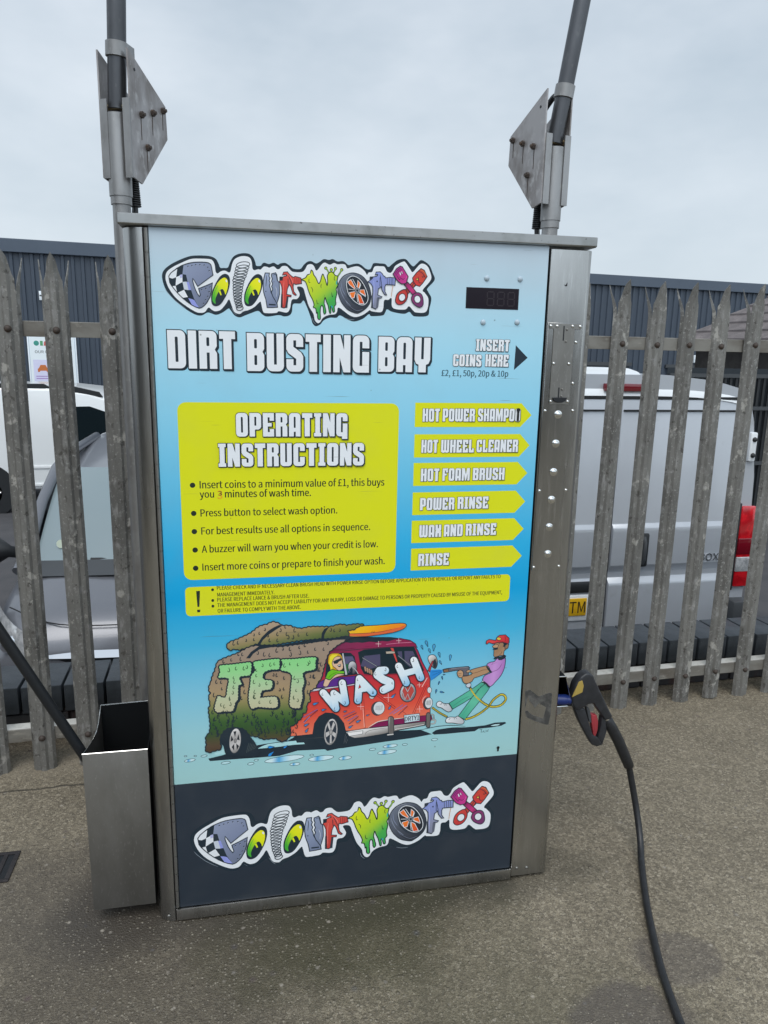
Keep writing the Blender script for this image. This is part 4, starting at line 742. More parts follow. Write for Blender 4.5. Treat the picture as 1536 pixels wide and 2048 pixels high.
  ["F","d9673e",0,0,"K",0,"4289,7540 4299,7595 4594,7586 4849,7590 5126,7609 5382,7662 5575,7696 5720,7750 5662,7651 5405,7573 5020,7529 4701,7509"],
  ["L","K",8,1,0,"4299,7599 4594,7589 4849,7590 5126,7609 5382,7662"],
  ["L","K",7,0,0,"4880,7635 4853,7580"],
  ["L","K",7,0,0,"4933,7632 4906,7582"],
  ["F",[2391,7995,2513,7287,["ab9680","a8927a","9a8862","6c7446","4e5f3a"]],1,19,"K",17,"1351,7459 1426,7554 1574,7605 1759,7683 1944,7772 2094,7893 2205,7936 2317,7960 2447,8012 2595,7964 2669,7911 2856,7890 2950,7845 3138,7804 3327,7834 3585,7828 3713,7817 3859,7813 4004,7849 4129,7853 4255,7824 4381,7839 4528,7842 4676,7808 4508,7755 4424,7694 4277,7675 4304,7546 4173,7538 4027,7513 3860,7501 3631,7501 3586,7506 3136,7488 2758,7450 2477,7419 2160,7434 2049,7461 1826,7386 1641,7337 1531,7364 1421,7343"],
  ["F","K",0,0,"K",0,"2077,7463 2182,7629 2333,7780 2464,7862 2595,7921 2679,7900 2500,7790 2350,7689 2209,7557 2145,7447"],
  ["F","K",0,0,"K",0,"3614,7509 3627,7651 3689,7757 3807,7807 3739,7706 3689,7599 3681,7498"],
  ["F","2f7a35",1,26,"K",9,"1183,6930 1275,6964 1477,6967 1773,6988 1949,6980 1958,6777 1914,6637 1765,6623 1671,6593 1723,6426 1648,6391 1636,6269 1621,6031 1564,5953 1503,5751 1409,5717 1260,5729 1111,5720 1041,5829 1083,6032 1143,6170 1271,6120 1327,6156 1349,6298 1361,6371 1393,6572 1284,6616 1156,6630 1197,6788"],
  ["F",[2005,7077,1981,5765,["86cf84","92cf8c","a9c79a","b9bf9c","bcb896"]],1,22,"K",12,"1154,6952 1247,6986 1449,6988 1744,7009 1920,7002 1929,6798 1886,6659 1736,6645 1643,6615 1695,6447 1620,6412 1608,6290 1593,6052 1535,5974 1474,5772 1380,5738 1232,5750 1083,5742 1012,5851 1055,6053 1114,6192 1242,6141 1299,6178 1321,6320 1332,6392 1365,6594 1256,6638 1127,6651 1169,6810"],
  ["F","2f7a35",1,26,"K",9,"2014,6996 2220,7023 2604,7039 2635,6935 2614,6752 2403,6742 2251,6675 2249,6528 2437,6477 2458,6332 2396,6233 2206,6206 2166,6064 2185,6050 2393,6059 2554,6022 2584,5810 2503,5729 2294,5750 2086,5783 1934,5753 1863,5930 1864,6178 1885,6299 1911,6474 1933,6636 2029,6772 1994,6896"],
  ["F",[2005,7077,1981,5765,["86cf84","92cf8c","a9c79a","b9bf9c","bcb896"]],1,22,"K",12,"1986,7018 2191,7045 2576,7060 2606,6956 2586,6774 2374,6764 2223,6696 2221,6549 2408,6499 2429,6353 2367,6254 2178,6227 2138,6085 2157,6071 2365,6080 2526,6043 2556,5832 2475,5750 2265,5771 2058,5804 1906,5775 1834,5951 1835,6199 1857,6321 1882,6495 1904,6657 2000,6793 1965,6918"],
  ["F","2f7a35",1,26,"K",9,"2670,7014 2972,7015 3492,7022 3511,6877 3491,6693 3257,6643 3199,6568 3236,6379 3182,6174 3192,5973 3141,5766 3117,5680 2925,5699 2849,5811 2870,6102 2891,6341 2912,6547 2837,6655 2644,6730 2687,6891"],
  ["F",[2005,7077,1981,5765,["86cf84","92cf8c","a9c79a","b9bf9c","bcb896"]],1,22,"K",12,"2641,7036 2944,7036 3463,7044 3482,6899 3463,6714 3228,6664 3170,6589 3208,6400 3153,6196 3164,5994 3113,5788 3089,5701 2896,5721 2820,5832 2842,6123 2863,6363 2883,6568 2808,6676 2616,6751 2659,6912"],
  ["L","K",15,1,0,"1438,5732 1426,5702 1422,5676 1431,5658 1446,5660 1455,5676"],
  ["L","K",15,1,0,"989,5483 976,5452 972,5425 981,5407 996,5409 1006,5426"],
  ["L","K",15,1,0,"2057,5569 2044,5539 2041,5512 2050,5495 2065,5497 2075,5513"],
  ["L","K",15,1,0,"2915,5688 2895,5641 2890,5599 2904,5571 2929,5574 2943,5600"],
  ["L","K",15,1,0,"1340,5635 1359,5583 1363,5538 1347,5511 1322,5519 1308,5548"],
  ["L","K",15,1,0,"2713,5478 2693,5431 2687,5388 2702,5359 2727,5362 2742,5388"],
  ["L","K",15,1,0,"1997,5662 1977,5617 1971,5575 1985,5547 2009,5551 2024,5576"],
  ["L","K",15,1,0,"2645,5117 2622,5064 2616,5016 2632,4984 2660,4987 2677,5016"],
  ["L","K",15,1,0,"2118,5180 2133,5139 2137,5104 2124,5084 2105,5090 2094,5112"],
  ["L","K",15,1,0,"1823,5587 1808,5553 1804,5522 1814,5502 1832,5504 1843,5523"],
  ["L","K",15,1,0,"2630,5688 2646,5646 2650,5610 2637,5589 2617,5595 2605,5618"],
  ["L","K",15,1,0,"2019,5362 1996,5311 1990,5264 2006,5233 2032,5237 2049,5265"],
  ["L","K",15,1,0,"1344,5544 1357,5510 1359,5479 1349,5462 1332,5467 1322,5486"],
  ["L","K",15,1,0,"1319,5543 1334,5500 1338,5463 1325,5440 1304,5447 1292,5471"],
  ["L","K",15,1,0,"2830,5618 2818,5590 2815,5564 2824,5547 2839,5549 2848,5564"],
  ["L","K",15,1,0,"2146,5178 2133,5149 2130,5122 2138,5104 2154,5106 2163,5122"],
  ["L","K",15,1,0,"1005,5612 990,5577 985,5546 995,5524 1014,5527 1025,5546"],
  ["L","K",15,1,0,"2950,5680 2933,5640 2928,5603 2941,5580 2962,5582 2975,5604"],
  ["L","K",15,1,0,"2228,5219 2210,5177 2205,5139 2218,5113 2240,5116 2253,5139"],
  ["L","K",15,1,0,"1552,5638 1536,5602 1532,5569 1542,5547 1561,5549 1573,5569"],
  ["L","K",15,1,0,"979,5823 961,5783 956,5746 968,5722 989,5725 1002,5747"],
  ["L","K",15,1,0,"2128,5454 2116,5426 2112,5401 2121,5385 2135,5386 2144,5402"],
  ["L","K",15,1,0,"1074,5371 1055,5329 1050,5292 1062,5267 1083,5270 1097,5292"],
  ["L","K",15,1,0,"2074,5367 2061,5338 2057,5311 2066,5294 2082,5296 2091,5312"],
  ["L","K",15,1,0,"2037,5257 2021,5220 2017,5186 2028,5164 2047,5167 2059,5187"],
  ["L","K",15,1,0,"1446,5534 1432,5504 1429,5476 1437,5458 1453,5460 1463,5477"],
  ["L","K",15,1,0,"2287,5446 2275,5420 2272,5396 2280,5380 2294,5382 2302,5396"],
  ["L","K",15,1,0,"1474,5643 1460,5611 1456,5582 1466,5562 1482,5565 1493,5582"],
  ["L","K",15,1,0,"1490,5608 1470,5563 1464,5522 1478,5494 1501,5498 1516,5522"],
  ["L","K",15,1,0,"3004,5442 3026,5385 3031,5336 3014,5307 2986,5316 2970,5347"],
  ["L","K",15,1,0,"2437,5694 2424,5663 2420,5634 2430,5615 2446,5617 2456,5635"],
  ["L","K",15,1,0,"2763,5117 2745,5076 2740,5038 2753,5013 2775,5016 2788,5039"],
  ["L","K",15,1,0,"1914,5183 1899,5147 1894,5114 1905,5092 1924,5095 1935,5115"],
  ["L","K",15,1,0,"2301,5300 2283,5258 2278,5219 2291,5193 2313,5196 2327,5219"],
  ["L","K",15,1,0,"1086,5214 1100,5172 1103,5136 1091,5115 1071,5121 1060,5145"],
  ["L","K",15,1,0,"2541,5561 2521,5513 2515,5469 2530,5440 2555,5444 2570,5470"],
  ["L","K",15,1,0,"1905,5458 1891,5426 1887,5397 1897,5378 1914,5380 1924,5397"],
  ["L","K",15,1,0,"947,5237 936,5212 933,5189 940,5174 953,5176 961,5190"],
  ["L","K",15,1,0,"2620,5198 2634,5160 2637,5127 2626,5108 2608,5114 2597,5135"],
  ["L","K",15,1,0,"2921,5596 2940,5548 2945,5505 2930,5480 2906,5488 2892,5515"],
  ["L","K",15,1,0,"1919,5424 1904,5390 1900,5359 1911,5339 1928,5341 1939,5360"],
  ["L","K",15,1,0,"1178,5454 1166,5427 1163,5403 1171,5387 1185,5389 1193,5403"],
  ["L","K",15,1,0,"1108,5291 1085,5239 1079,5192 1094,5161 1120,5165 1137,5193"],
  ["L","K",15,1,0,"2669,5649 2654,5616 2651,5585 2661,5565 2679,5567 2689,5586"],
  ["L","K",15,1,0,"2983,5426 2968,5391 2964,5360 2975,5339 2993,5341 3004,5360"],
  ["L","K",15,1,0,"2781,5373 2798,5328 2802,5288 2789,5265 2766,5271 2753,5297"],
  ["L","K",15,1,0,"1080,5275 1063,5235 1057,5198 1069,5174 1090,5177 1103,5199"],
  ["L","K",15,1,0,"1941,5706 1921,5660 1915,5618 1929,5590 1953,5594 1968,5619"],
  ["L","K",15,1,0,"1316,5718 1301,5685 1297,5654 1307,5634 1324,5637 1335,5655"],
  ["L","K",15,1,0,"2972,5673 2984,5640 2987,5612 2978,5595 2962,5600 2952,5618"],
  ["L","K",15,1,0,"2074,5450 2055,5407 2050,5369 2063,5343 2085,5346 2099,5370"],
  ["L","K",15,1,0,"2024,5499 2007,5459 2002,5423 2014,5399 2034,5402 2047,5424"],
  ["L","K",15,1,0,"2993,5290 3014,5237 3018,5191 3003,5164 2977,5172 2961,5202"],
  ["L","K",15,1,0,"2059,5169 2074,5127 2078,5091 2065,5070 2045,5076 2033,5100"],
  ["L","K",15,1,0,"2750,5189 2733,5150 2729,5115 2741,5092 2761,5095 2773,5116"],
  ["L","K",15,1,0,"1464,5422 1447,5385 1443,5351 1454,5328 1473,5331 1485,5351"],
  ["L","K",15,1,0,"1125,5744 1109,5706 1104,5671 1115,5648 1135,5651 1147,5672"],
  ["L","K",15,1,0,"2897,5575 2916,5526 2920,5484 2906,5459 2882,5466 2868,5494"],
  ["L","K",15,1,0,"1143,5580 1125,5540 1120,5502 1132,5478 1153,5481 1167,5503"],
  ["L","K",15,1,0,"1710,5670 1724,5634 1727,5602 1716,5584 1698,5589 1688,5609"],
  ["L","K",15,1,0,"2923,5142 2908,5106 2904,5072 2915,5050 2934,5053 2946,5073"],
  ["L","K",15,1,0,"2156,5440 2137,5396 2131,5355 2145,5329 2168,5332 2182,5356"],
  ["L","K",15,1,0,"2958,5627 2978,5575 2983,5530 2968,5504 2942,5511 2927,5541"],
  ["L","K",15,1,0,"2303,5181 2318,5142 2321,5108 2309,5088 2291,5094 2280,5116"],
  ["L","K",15,1,0,"1954,5619 1967,5583 1970,5553 1959,5534 1942,5540 1932,5559"],
  ["L","K",15,1,0,"2240,5105 2221,5060 2215,5019 2229,4992 2252,4995 2267,5019"],
  ["L","K",15,1,0,"2962,5469 2974,5438 2976,5411 2967,5395 2952,5400 2943,5417"],
  ["L","K",15,1,0,"1317,5486 1335,5436 1339,5392 1324,5366 1300,5373 1286,5402"],
  ["L","K",15,1,0,"1775,5512 1785,5486 1787,5463 1779,5449 1766,5453 1759,5468"],
  ["L","K",15,1,0,"2966,5057 2987,5001 2992,4953 2976,4924 2948,4932 2932,4964"],
  ["L","K",15,1,0,"2832,5214 2851,5164 2855,5121 2841,5096 2816,5103 2802,5131"],
  ["L","K",15,1,0,"2801,5172 2790,5146 2787,5122 2795,5106 2809,5107 2818,5122"],
  ["L","K",15,1,0,"1221,5801 1236,5759 1239,5722 1227,5700 1206,5707 1195,5730"],
  ["L","K",15,1,0,"2065,5123 2077,5090 2080,5062 2070,5045 2054,5050 2045,5068"],
  ["L","K",15,1,0,"2508,5589 2492,5552 2488,5518 2499,5496 2518,5499 2530,5519"],
  ["L","K",15,1,0,"1058,5202 1073,5161 1076,5125 1064,5104 1044,5110 1033,5133"],
  ["L","K",15,1,0,"2453,5319 2474,5265 2478,5218 2462,5190 2436,5198 2421,5229"],
  ["L","K",15,1,0,"2095,5302 2108,5264 2112,5231 2100,5212 2082,5218 2072,5239"],
  ["L","K",15,1,0,"1793,5628 1804,5598 1806,5572 1797,5557 1783,5562 1775,5578"],
  ["L","K",15,1,0,"1476,5555 1460,5517 1455,5483 1466,5460 1486,5463 1498,5484"],
  ["L","K",15,1,0,"1739,5492 1748,5466 1750,5444 1742,5431 1730,5435 1723,5449"],
  ["L","K",15,1,0,"2941,5590 2957,5549 2961,5513 2949,5492 2929,5498 2917,5522"],
  ["L","K",15,1,0,"1416,5456 1431,5415 1434,5379 1422,5358 1402,5364 1391,5387"],
  ["L","K",15,1,0,"2780,5426 2801,5371 2806,5323 2790,5295 2763,5304 2748,5334"],
  ["L","K",15,1,0,"2671,5328 2687,5286 2691,5250 2678,5229 2658,5235 2646,5258"],
  ["L","K",15,1,0,"2668,5439 2683,5400 2687,5366 2675,5346 2656,5352 2645,5374"],
  ["L","K",15,1,0,"2141,5237 2123,5195 2118,5156 2131,5131 2153,5134 2166,5157"],
  ["L","K",15,1,0,"2791,5140 2813,5081 2818,5029 2801,4999 2772,5008 2755,5041"],
  ["L","K",15,1,0,"1033,5648 1013,5602 1007,5561 1020,5534 1044,5538 1058,5562"],
  ["L","K",15,1,0,"1312,5799 1328,5755 1331,5716 1318,5693 1296,5699 1284,5724"],
  ["L","K",15,1,0,"1019,5417 1035,5371 1038,5332 1024,5309 1003,5315 990,5341"],
  ["L","K",15,1,0,"2385,5681 2406,5624 2411,5575 2394,5546 2367,5554 2350,5586"],
  ["L","K",15,1,0,"1102,5697 1084,5657 1079,5619 1090,5595 1112,5598 1125,5620"],
  ["L","K",15,1,0,"2979,5681 2962,5642 2958,5607 2970,5583 2990,5586 3003,5607"],
  ["L","K",15,1,0,"2799,5229 2778,5178 2772,5131 2788,5100 2814,5104 2831,5132"],
  ["L","K",15,1,0,"2257,5487 2239,5446 2234,5409 2247,5384 2268,5387 2281,5410"],
  ["L","K",15,1,0,"2501,5151 2514,5116 2517,5086 2507,5069 2490,5074 2480,5093"],
  ["L","K",15,1,0,"1094,6613 1076,6572 1070,6535 1082,6511 1104,6514 1117,6536"],
  ["L","K",15,1,0,"1203,6585 1187,6551 1183,6520 1193,6500 1211,6502 1222,6521"],
  ["L","K",15,1,0,"1215,6403 1203,6374 1199,6348 1207,6331 1222,6333 1232,6349"],
  ["L","K",15,1,0,"1029,6278 1009,6233 1004,6192 1017,6165 1040,6168 1055,6193"],
  ["L","K",15,1,0,"1736,6455 1721,6420 1717,6389 1727,6369 1745,6371 1756,6390"],
  ["L","K",15,1,0,"1753,6306 1733,6261 1727,6219 1741,6192 1765,6195 1779,6220"],
  ["L","K",15,1,0,"1673,6131 1658,6096 1654,6065 1664,6044 1682,6047 1693,6066"],
  ["L","K",15,1,0,"2445,6688 2458,6654 2461,6624 2451,6606 2434,6611 2424,6630"],
  ["L","K",15,1,0,"2528,6680 2512,6642 2507,6608 2519,6586 2539,6589 2551,6609"],
  ["L","K",15,1,0,"2707,6593 2691,6557 2687,6524 2698,6503 2717,6506 2729,6525"],
  ["L","K",15,1,0,"2537,6478 2551,6442 2554,6411 2543,6392 2525,6397 2515,6418"],
  ["L","K",15,1,0,"2592,6284 2605,6251 2608,6222 2598,6205 2581,6210 2572,6228"],
  ["L","K",15,1,0,"2694,6296 2681,6266 2677,6238 2686,6220 2703,6222 2712,6239"],
  ["L","K",15,1,0,"2655,6106 2637,6065 2633,6029 2645,6005 2666,6008 2679,6030"],
  ["L","K",15,1,0,"3340,6585 3354,6550 3357,6520 3346,6502 3329,6507 3319,6526"],
  ["L","K",15,1,0,"3444,6580 3426,6539 3422,6501 3435,6477 3457,6480 3470,6503"],
  ["L","K",15,1,0,"3300,6409 3316,6368 3320,6333 3308,6312 3288,6318 3276,6341"],
  ["L","K",15,1,0,"3289,6184 3271,6143 3267,6106 3280,6081 3301,6084 3314,6107"],
  ["L","K",15,1,0,"1272,7118 1256,7082 1252,7049 1262,7028 1281,7031 1293,7051"],
  ["L","K",15,1,0,"1456,7139 1442,7108 1438,7080 1447,7061 1463,7064 1474,7081"],
  ["L","K",15,1,0,"1677,7154 1661,7116 1656,7083 1668,7060 1687,7063 1699,7084"],
  ["L","K",15,1,0,"1624,7267 1611,7237 1607,7210 1616,7192 1632,7194 1642,7211"],
  ["L","K",15,1,0,"1716,7266 1702,7233 1697,7202 1708,7183 1725,7185 1736,7204"],
  ["L","K",15,1,0,"2079,7291 2095,7250 2098,7215 2086,7194 2066,7199 2054,7222"],
  ["L","K",15,1,0,"2236,7249 2217,7205 2212,7165 2225,7138 2249,7142 2263,7166"],
  ["L","K",15,1,0,"2366,7214 2349,7174 2344,7138 2356,7114 2377,7117 2390,7140"],
  ["L","K",15,1,0,"2537,7331 2517,7287 2512,7247 2526,7221 2549,7224 2564,7249"],
  ["L","K",15,1,0,"2679,7340 2691,7310 2694,7283 2684,7267 2669,7271 2660,7288"],
  ["L","K",15,1,0,"2856,7346 2838,7306 2834,7269 2847,7245 2868,7248 2881,7271"],
  ["L","K",15,1,0,"3082,7356 3069,7327 3066,7301 3075,7283 3091,7286 3100,7302"],
  ["L","K",15,1,0,"3216,7424 3199,7385 3195,7349 3207,7325 3229,7329 3241,7350"],
  ["L","K",15,1,0,"2865,7212 2884,7163 2888,7121 2873,7095 2849,7102 2835,7130"],
  ["L","K",15,1,0,"3092,7234 3111,7188 3115,7148 3101,7124 3078,7131 3064,7157"],
  ["L","K",15,1,0,"3291,7225 3277,7193 3274,7164 3284,7145 3301,7148 3311,7165"],
  ["L","K",15,1,0,"3539,6939 3527,6909 3523,6882 3533,6865 3549,6867 3558,6883"],
  ["L","K",15,1,0,"3541,6777 3521,6731 3516,6689 3531,6662 3556,6666 3571,6691"],
  ["L","22402a",12,1,0,"1387,6899 1403,6854 1407,6814 1393,6791 1371,6797 1358,6823"],
  ["L","22402a",12,1,0,"1561,6921 1545,6882 1540,6848 1551,6825 1571,6828 1584,6849"],
  ["L","22402a",12,1,0,"1746,6909 1729,6870 1724,6835 1736,6812 1756,6815 1769,6836"],
  ["L","22402a",12,1,0,"1813,6944 1828,6904 1831,6869 1819,6847 1799,6853 1788,6876"],
  ["L","22402a",12,1,0,"1499,6667 1486,6639 1483,6613 1491,6596 1506,6598 1516,6614"],
  ["L","22402a",12,1,0,"1517,6582 1499,6541 1494,6505 1506,6481 1527,6484 1540,6506"],
  ["L","22402a",12,1,0,"1494,6433 1479,6398 1474,6366 1485,6345 1503,6347 1514,6367"],
  ["L","22402a",12,1,0,"1465,6292 1479,6254 1481,6222 1470,6202 1452,6207 1441,6229"],
  ["L","22402a",12,1,0,"1394,6150 1379,6117 1375,6087 1385,6067 1402,6069 1413,6088"],
  ["L","22402a",12,1,0,"2186,6953 2200,6917 2203,6886 2192,6868 2174,6873 2164,6893"],
  ["L","22402a",12,1,0,"2381,6969 2364,6930 2359,6893 2372,6870 2393,6873 2406,6895"],
  ["L","22402a",12,1,0,"2474,6969 2461,6939 2458,6912 2467,6894 2483,6896 2493,6913"],
  ["L","22402a",12,1,0,"2041,6836 2028,6806 2024,6778 2034,6759 2050,6762 2060,6779"],
  ["L","22402a",12,1,0,"2039,6697 2025,6664 2021,6634 2031,6614 2048,6617 2059,6635"],
  ["L","22402a",12,1,0,"1981,6552 1963,6509 1957,6470 1970,6445 1993,6448 2007,6472"],
  ["L","22402a",12,1,0,"2103,6447 2116,6412 2119,6381 2108,6363 2091,6368 2081,6388"],
  ["L","22402a",12,1,0,"2280,6480 2264,6444 2260,6410 2271,6389 2290,6391 2302,6412"],
  ["L","22402a",12,1,0,"1995,6285 1976,6241 1971,6202 1984,6176 2007,6179 2021,6203"],
  ["L","22402a",12,1,0,"1974,6164 1955,6119 1950,6079 1963,6052 1986,6056 2001,6080"],
  ["L","22402a",12,1,0,"2720,6932 2701,6888 2696,6849 2710,6823 2733,6826 2747,6850"],
  ["L","22402a",12,1,0,"2851,6940 2839,6913 2836,6888 2845,6871 2860,6874 2868,6889"],
  ["L","22402a",12,1,0,"3041,6912 3028,6881 3025,6853 3035,6835 3051,6838 3061,6854"],
  ["L","22402a",12,1,0,"3282,6930 3299,6888 3303,6851 3290,6829 3269,6835 3257,6859"],
  ["L","22402a",12,1,0,"3321,6962 3336,6925 3340,6892 3328,6872 3309,6877 3298,6898"],
  ["L","22402a",12,1,0,"2964,6586 2946,6543 2941,6503 2954,6477 2978,6480 2992,6504"],
  ["L","22402a",12,1,0,"3031,6495 3049,6451 3053,6413 3039,6390 3018,6397 3005,6421"],
  ["L","22402a",12,1,0,"2999,6231 2986,6201 2983,6174 2992,6156 3008,6158 3018,6175"],
  ["L","22402a",12,1,0,"2941,6060 2925,6022 2920,5987 2932,5964 2953,5967 2965,5988"],
  ["L","22402a",12,1,0,"1186,5990 1171,5956 1167,5926 1177,5906 1194,5909 1205,5927"],
  ["L","22402a",12,1,0,"1260,5951 1242,5912 1237,5876 1249,5853 1269,5856 1282,5877"],
  ["L","22402a",12,1,0,"1392,6109 1380,6082 1377,6056 1385,6040 1399,6042 1408,6057"],
  ["L","22402a",12,1,0,"1401,6002 1417,5960 1420,5924 1407,5902 1387,5908 1375,5932"],
  ["L","22402a",12,1,0,"2101,5984 2089,5955 2085,5928 2094,5910 2110,5913 2119,5929"],
  ["L","22402a",12,1,0,"2367,5987 2351,5949 2347,5914 2358,5892 2378,5894 2390,5915"],
  ["L","22402a",12,1,0,"1993,6147 1974,6105 1969,6066 1982,6040 2004,6044 2018,6067"],
  ["L","22402a",12,1,0,"2940,6036 2927,6005 2924,5978 2933,5959 2949,5962 2959,5978"],
  ["L","22402a",12,1,0,"3029,5976 3044,5936 3048,5902 3036,5882 3017,5888 3005,5910"],
  ["L","K",15,1,0,"1522,7568 1504,7528 1499,7491 1511,7468 1532,7471 1546,7493"],
  ["L","K",15,1,0,"1623,7576 1606,7540 1602,7507 1613,7485 1632,7488 1644,7508"],
  ["L","K",15,1,0,"1809,7611 1820,7583 1822,7558 1814,7543 1800,7547 1791,7563"],
  ["L","K",15,1,0,"1996,7739 2007,7711 2009,7686 2001,7672 1986,7675 1978,7691"],
  ["L","K",15,1,0,"2132,7776 2119,7746 2115,7719 2124,7701 2140,7703 2150,7720"],
  ["L","K",15,1,0,"2257,7867 2268,7836 2271,7810 2262,7794 2246,7798 2238,7815"],
  ["L","K",15,1,0,"2000,7622 1987,7593 1984,7567 1992,7550 2008,7553 2017,7569"],
  ["L","K",15,1,0,"2328,7707 2341,7674 2344,7645 2334,7628 2317,7632 2307,7651"],
  ["L","K",15,1,0,"2560,7745 2543,7706 2538,7670 2550,7647 2571,7651 2584,7672"],
  ["L","K",15,1,0,"2627,7838 2643,7799 2646,7765 2634,7744 2614,7750 2603,7772"],
  ["L","K",15,1,0,"2784,7732 2767,7693 2763,7657 2775,7634 2796,7638 2808,7659"],
  ["L","K",15,1,0,"2812,7652 2829,7610 2833,7572 2820,7549 2798,7555 2786,7579"],
  ["L","K",15,1,0,"2925,7649 2943,7604 2947,7564 2933,7541 2910,7547 2897,7572"],
  ["L","K",15,1,0,"3065,7684 3052,7653 3048,7624 3058,7606 3075,7609 3085,7626"],
  ["L","K",15,1,0,"2973,7827 2954,7784 2949,7745 2963,7720 2986,7724 3000,7747"],
  ["L","K",15,1,0,"3274,7699 3258,7663 3254,7630 3266,7609 3285,7612 3297,7632"],
  ["L","K",15,1,0,"2371,7591 2355,7555 2351,7522 2362,7501 2381,7504 2393,7524"],
  ["L","K",15,1,0,"2557,7578 2542,7543 2538,7512 2549,7491 2567,7494 2579,7513"],
  ["L","K",15,1,0,"2747,7898 2735,7870 2732,7844 2740,7828 2755,7830 2764,7846"],
  ["L","K",15,1,0,"3844,7783 3861,7743 3865,7708 3853,7687 3832,7692 3820,7715"],
  ["L","K",15,1,0,"3935,7744 3922,7714 3919,7686 3929,7668 3945,7671 3955,7688"],
  ["L","K",15,1,0,"4064,7748 4077,7716 4081,7688 4071,7671 4055,7676 4045,7694"],
  ["L","K",15,1,0,"3552,6958 3536,6921 3532,6887 3544,6864 3564,6867 3576,6888"],
  ["L","K",15,1,0,"3616,6896 3597,6853 3592,6813 3606,6787 3630,6791 3644,6815"],
  ["L","K",15,1,0,"3573,6760 3556,6720 3552,6683 3565,6658 3587,6661 3600,6684"],
  ["L","K",15,1,0,"3427,6593 3409,6551 3405,6512 3418,6487 3441,6490 3454,6514"],
  ["L","K",15,1,0,"3773,7423 3787,7391 3790,7363 3780,7346 3764,7350 3754,7368"],
  ["L","K",15,1,0,"3676,7277 3663,7244 3659,7215 3670,7195 3687,7198 3698,7216"],
  ["L","K",15,1,0,"3469,7290 3455,7257 3451,7227 3462,7208 3479,7211 3490,7229"],
  ["F","K",0,0,"K",0,"4071,5702 4096,5641 4090,5577 4056,5528 4001,5506 3942,5517 3893,5559 3573,6010 3548,6069 3554,6132 3589,6181 3642,6203 3701,6192 3749,6151"],
  ["F","K",0,0,"K",0,"3817,6034 3823,6095 3857,6141 3909,6161 3965,6150 4011,6110 4034,6052 4092,5639 4085,5578 4051,5531 3999,5511 3942,5523 3896,5563 3873,5622"],
  ["F","K",0,0,"K",0,"4294,5864 4330,5811 4338,5748 4316,5691 4270,5657 4212,5653 4157,5682 3857,5953 3822,6005 3814,6068 3836,6123 3882,6158 3939,6162 3993,6134"],
  ["F","K",0,0,"K",0,"4028,6298 4034,6360 4067,6408 4119,6430 4177,6420 4225,6380 4250,6322 4337,5784 4332,5722 4299,5673 4245,5651 4187,5662 4139,5702 4114,5761"],
  ["F","K",0,0,"K",0,"4657,5781 4638,5721 4593,5682 4534,5674 4477,5700 4437,5751 4424,5815 4455,6406 4474,6465 4518,6504 4577,6512 4633,6487 4673,6437 4686,6373"],
  ["F","K",0,0,"K",0,"5007,6061 5038,6002 5038,5938 5008,5885 4955,5857 4894,5863 4842,5900 4488,6310 4459,6368 4459,6431 4489,6484 4541,6511 4601,6506 4652,6469"],
  ["F","K",0,0,"K",0,"4799,6217 4850,6208 4892,6174 4914,6123 4910,6070 4882,6028 4836,6009 4569,5979 4519,5988 4477,6022 4455,6072 4459,6125 4488,6167 4533,6187"],
  ["F","K",0,0,"K",0,"5093,6430 5028,6447 4978,6495 4956,6561 4966,6628 5008,6677 5069,6695 5209,6697 5273,6681 5324,6633 5347,6566 5336,6499 5295,6450 5234,6431"],
  ["F","K",0,0,"K",0,"5146,6382 5102,6332 5039,6314 4972,6333 4921,6384 4899,6453 4911,6522 4963,6632 5007,6682 5070,6700 5136,6681 5188,6631 5210,6562 5198,6493"],
  ["F","K",0,0,"K",0,"5247,6428 5287,6370 5297,6301 5273,6239 5222,6200 5158,6196 5097,6227 4954,6352 4913,6409 4904,6478 4928,6540 4978,6578 5043,6582 5103,6552"],
  ["F","K",0,0,"K",0,"5404,6354 5457,6308 5484,6242 5477,6174 5439,6121 5378,6099 5313,6113 5126,6207 5073,6253 5047,6318 5054,6386 5093,6438 5152,6461 5217,6447"],
  ["F","K",0,0,"K",0,"5488,6108 5473,6042 5427,5996 5364,5983 5300,6006 5253,6058 5234,6127 5232,6242 5248,6308 5293,6354 5356,6367 5420,6345 5467,6292 5486,6224"],
  ["F","K",0,0,"K",0,"5245,5917 5183,5908 5123,5934 5080,5988 5066,6055 5085,6117 5131,6158 5304,6237 5366,6246 5426,6221 5470,6168 5484,6101 5465,6038 5419,5997"],
  ["F","K",0,0,"K",0,"5883,6236 5896,6172 5876,6112 5829,6074 5769,6067 5710,6094 5670,6147 5461,6611 5450,6675 5469,6733 5515,6771 5575,6778 5633,6752 5673,6700"],
  ["F","K",0,0,"K",0,"6259,6342 6268,6277 6245,6219 6196,6184 6135,6181 6077,6211 6039,6267 5849,6752 5840,6816 5863,6873 5911,6908 5972,6911 6029,6882 6067,6828"],
  ["F","K",0,0,"K",0,"6024,6628 6079,6624 6127,6592 6156,6540 6157,6482 6131,6435 6084,6410 5700,6333 5645,6337 5598,6369 5570,6421 5569,6479 5595,6526 5642,6551"],
  ["F",[3660,6139,4029,5542,["e4e9ec","d4e4ec","7db8de"]],0,0,"K",0,"4050,5685 4069,5639 4064,5590 4038,5553 3997,5536 3952,5544 3915,5576 3594,6027 3575,6072 3580,6120 3606,6157 3647,6173 3691,6165 3728,6134"],
  ["F",[3793,6121,4163,5522,["e4e9ec","d4e4ec","7db8de"]],0,0,"K",0,"3844,6037 3849,6082 3874,6117 3913,6132 3955,6123 3990,6093 4007,6050 4064,5637 4060,5591 4034,5556 3995,5541 3952,5550 3918,5580 3900,5624"],
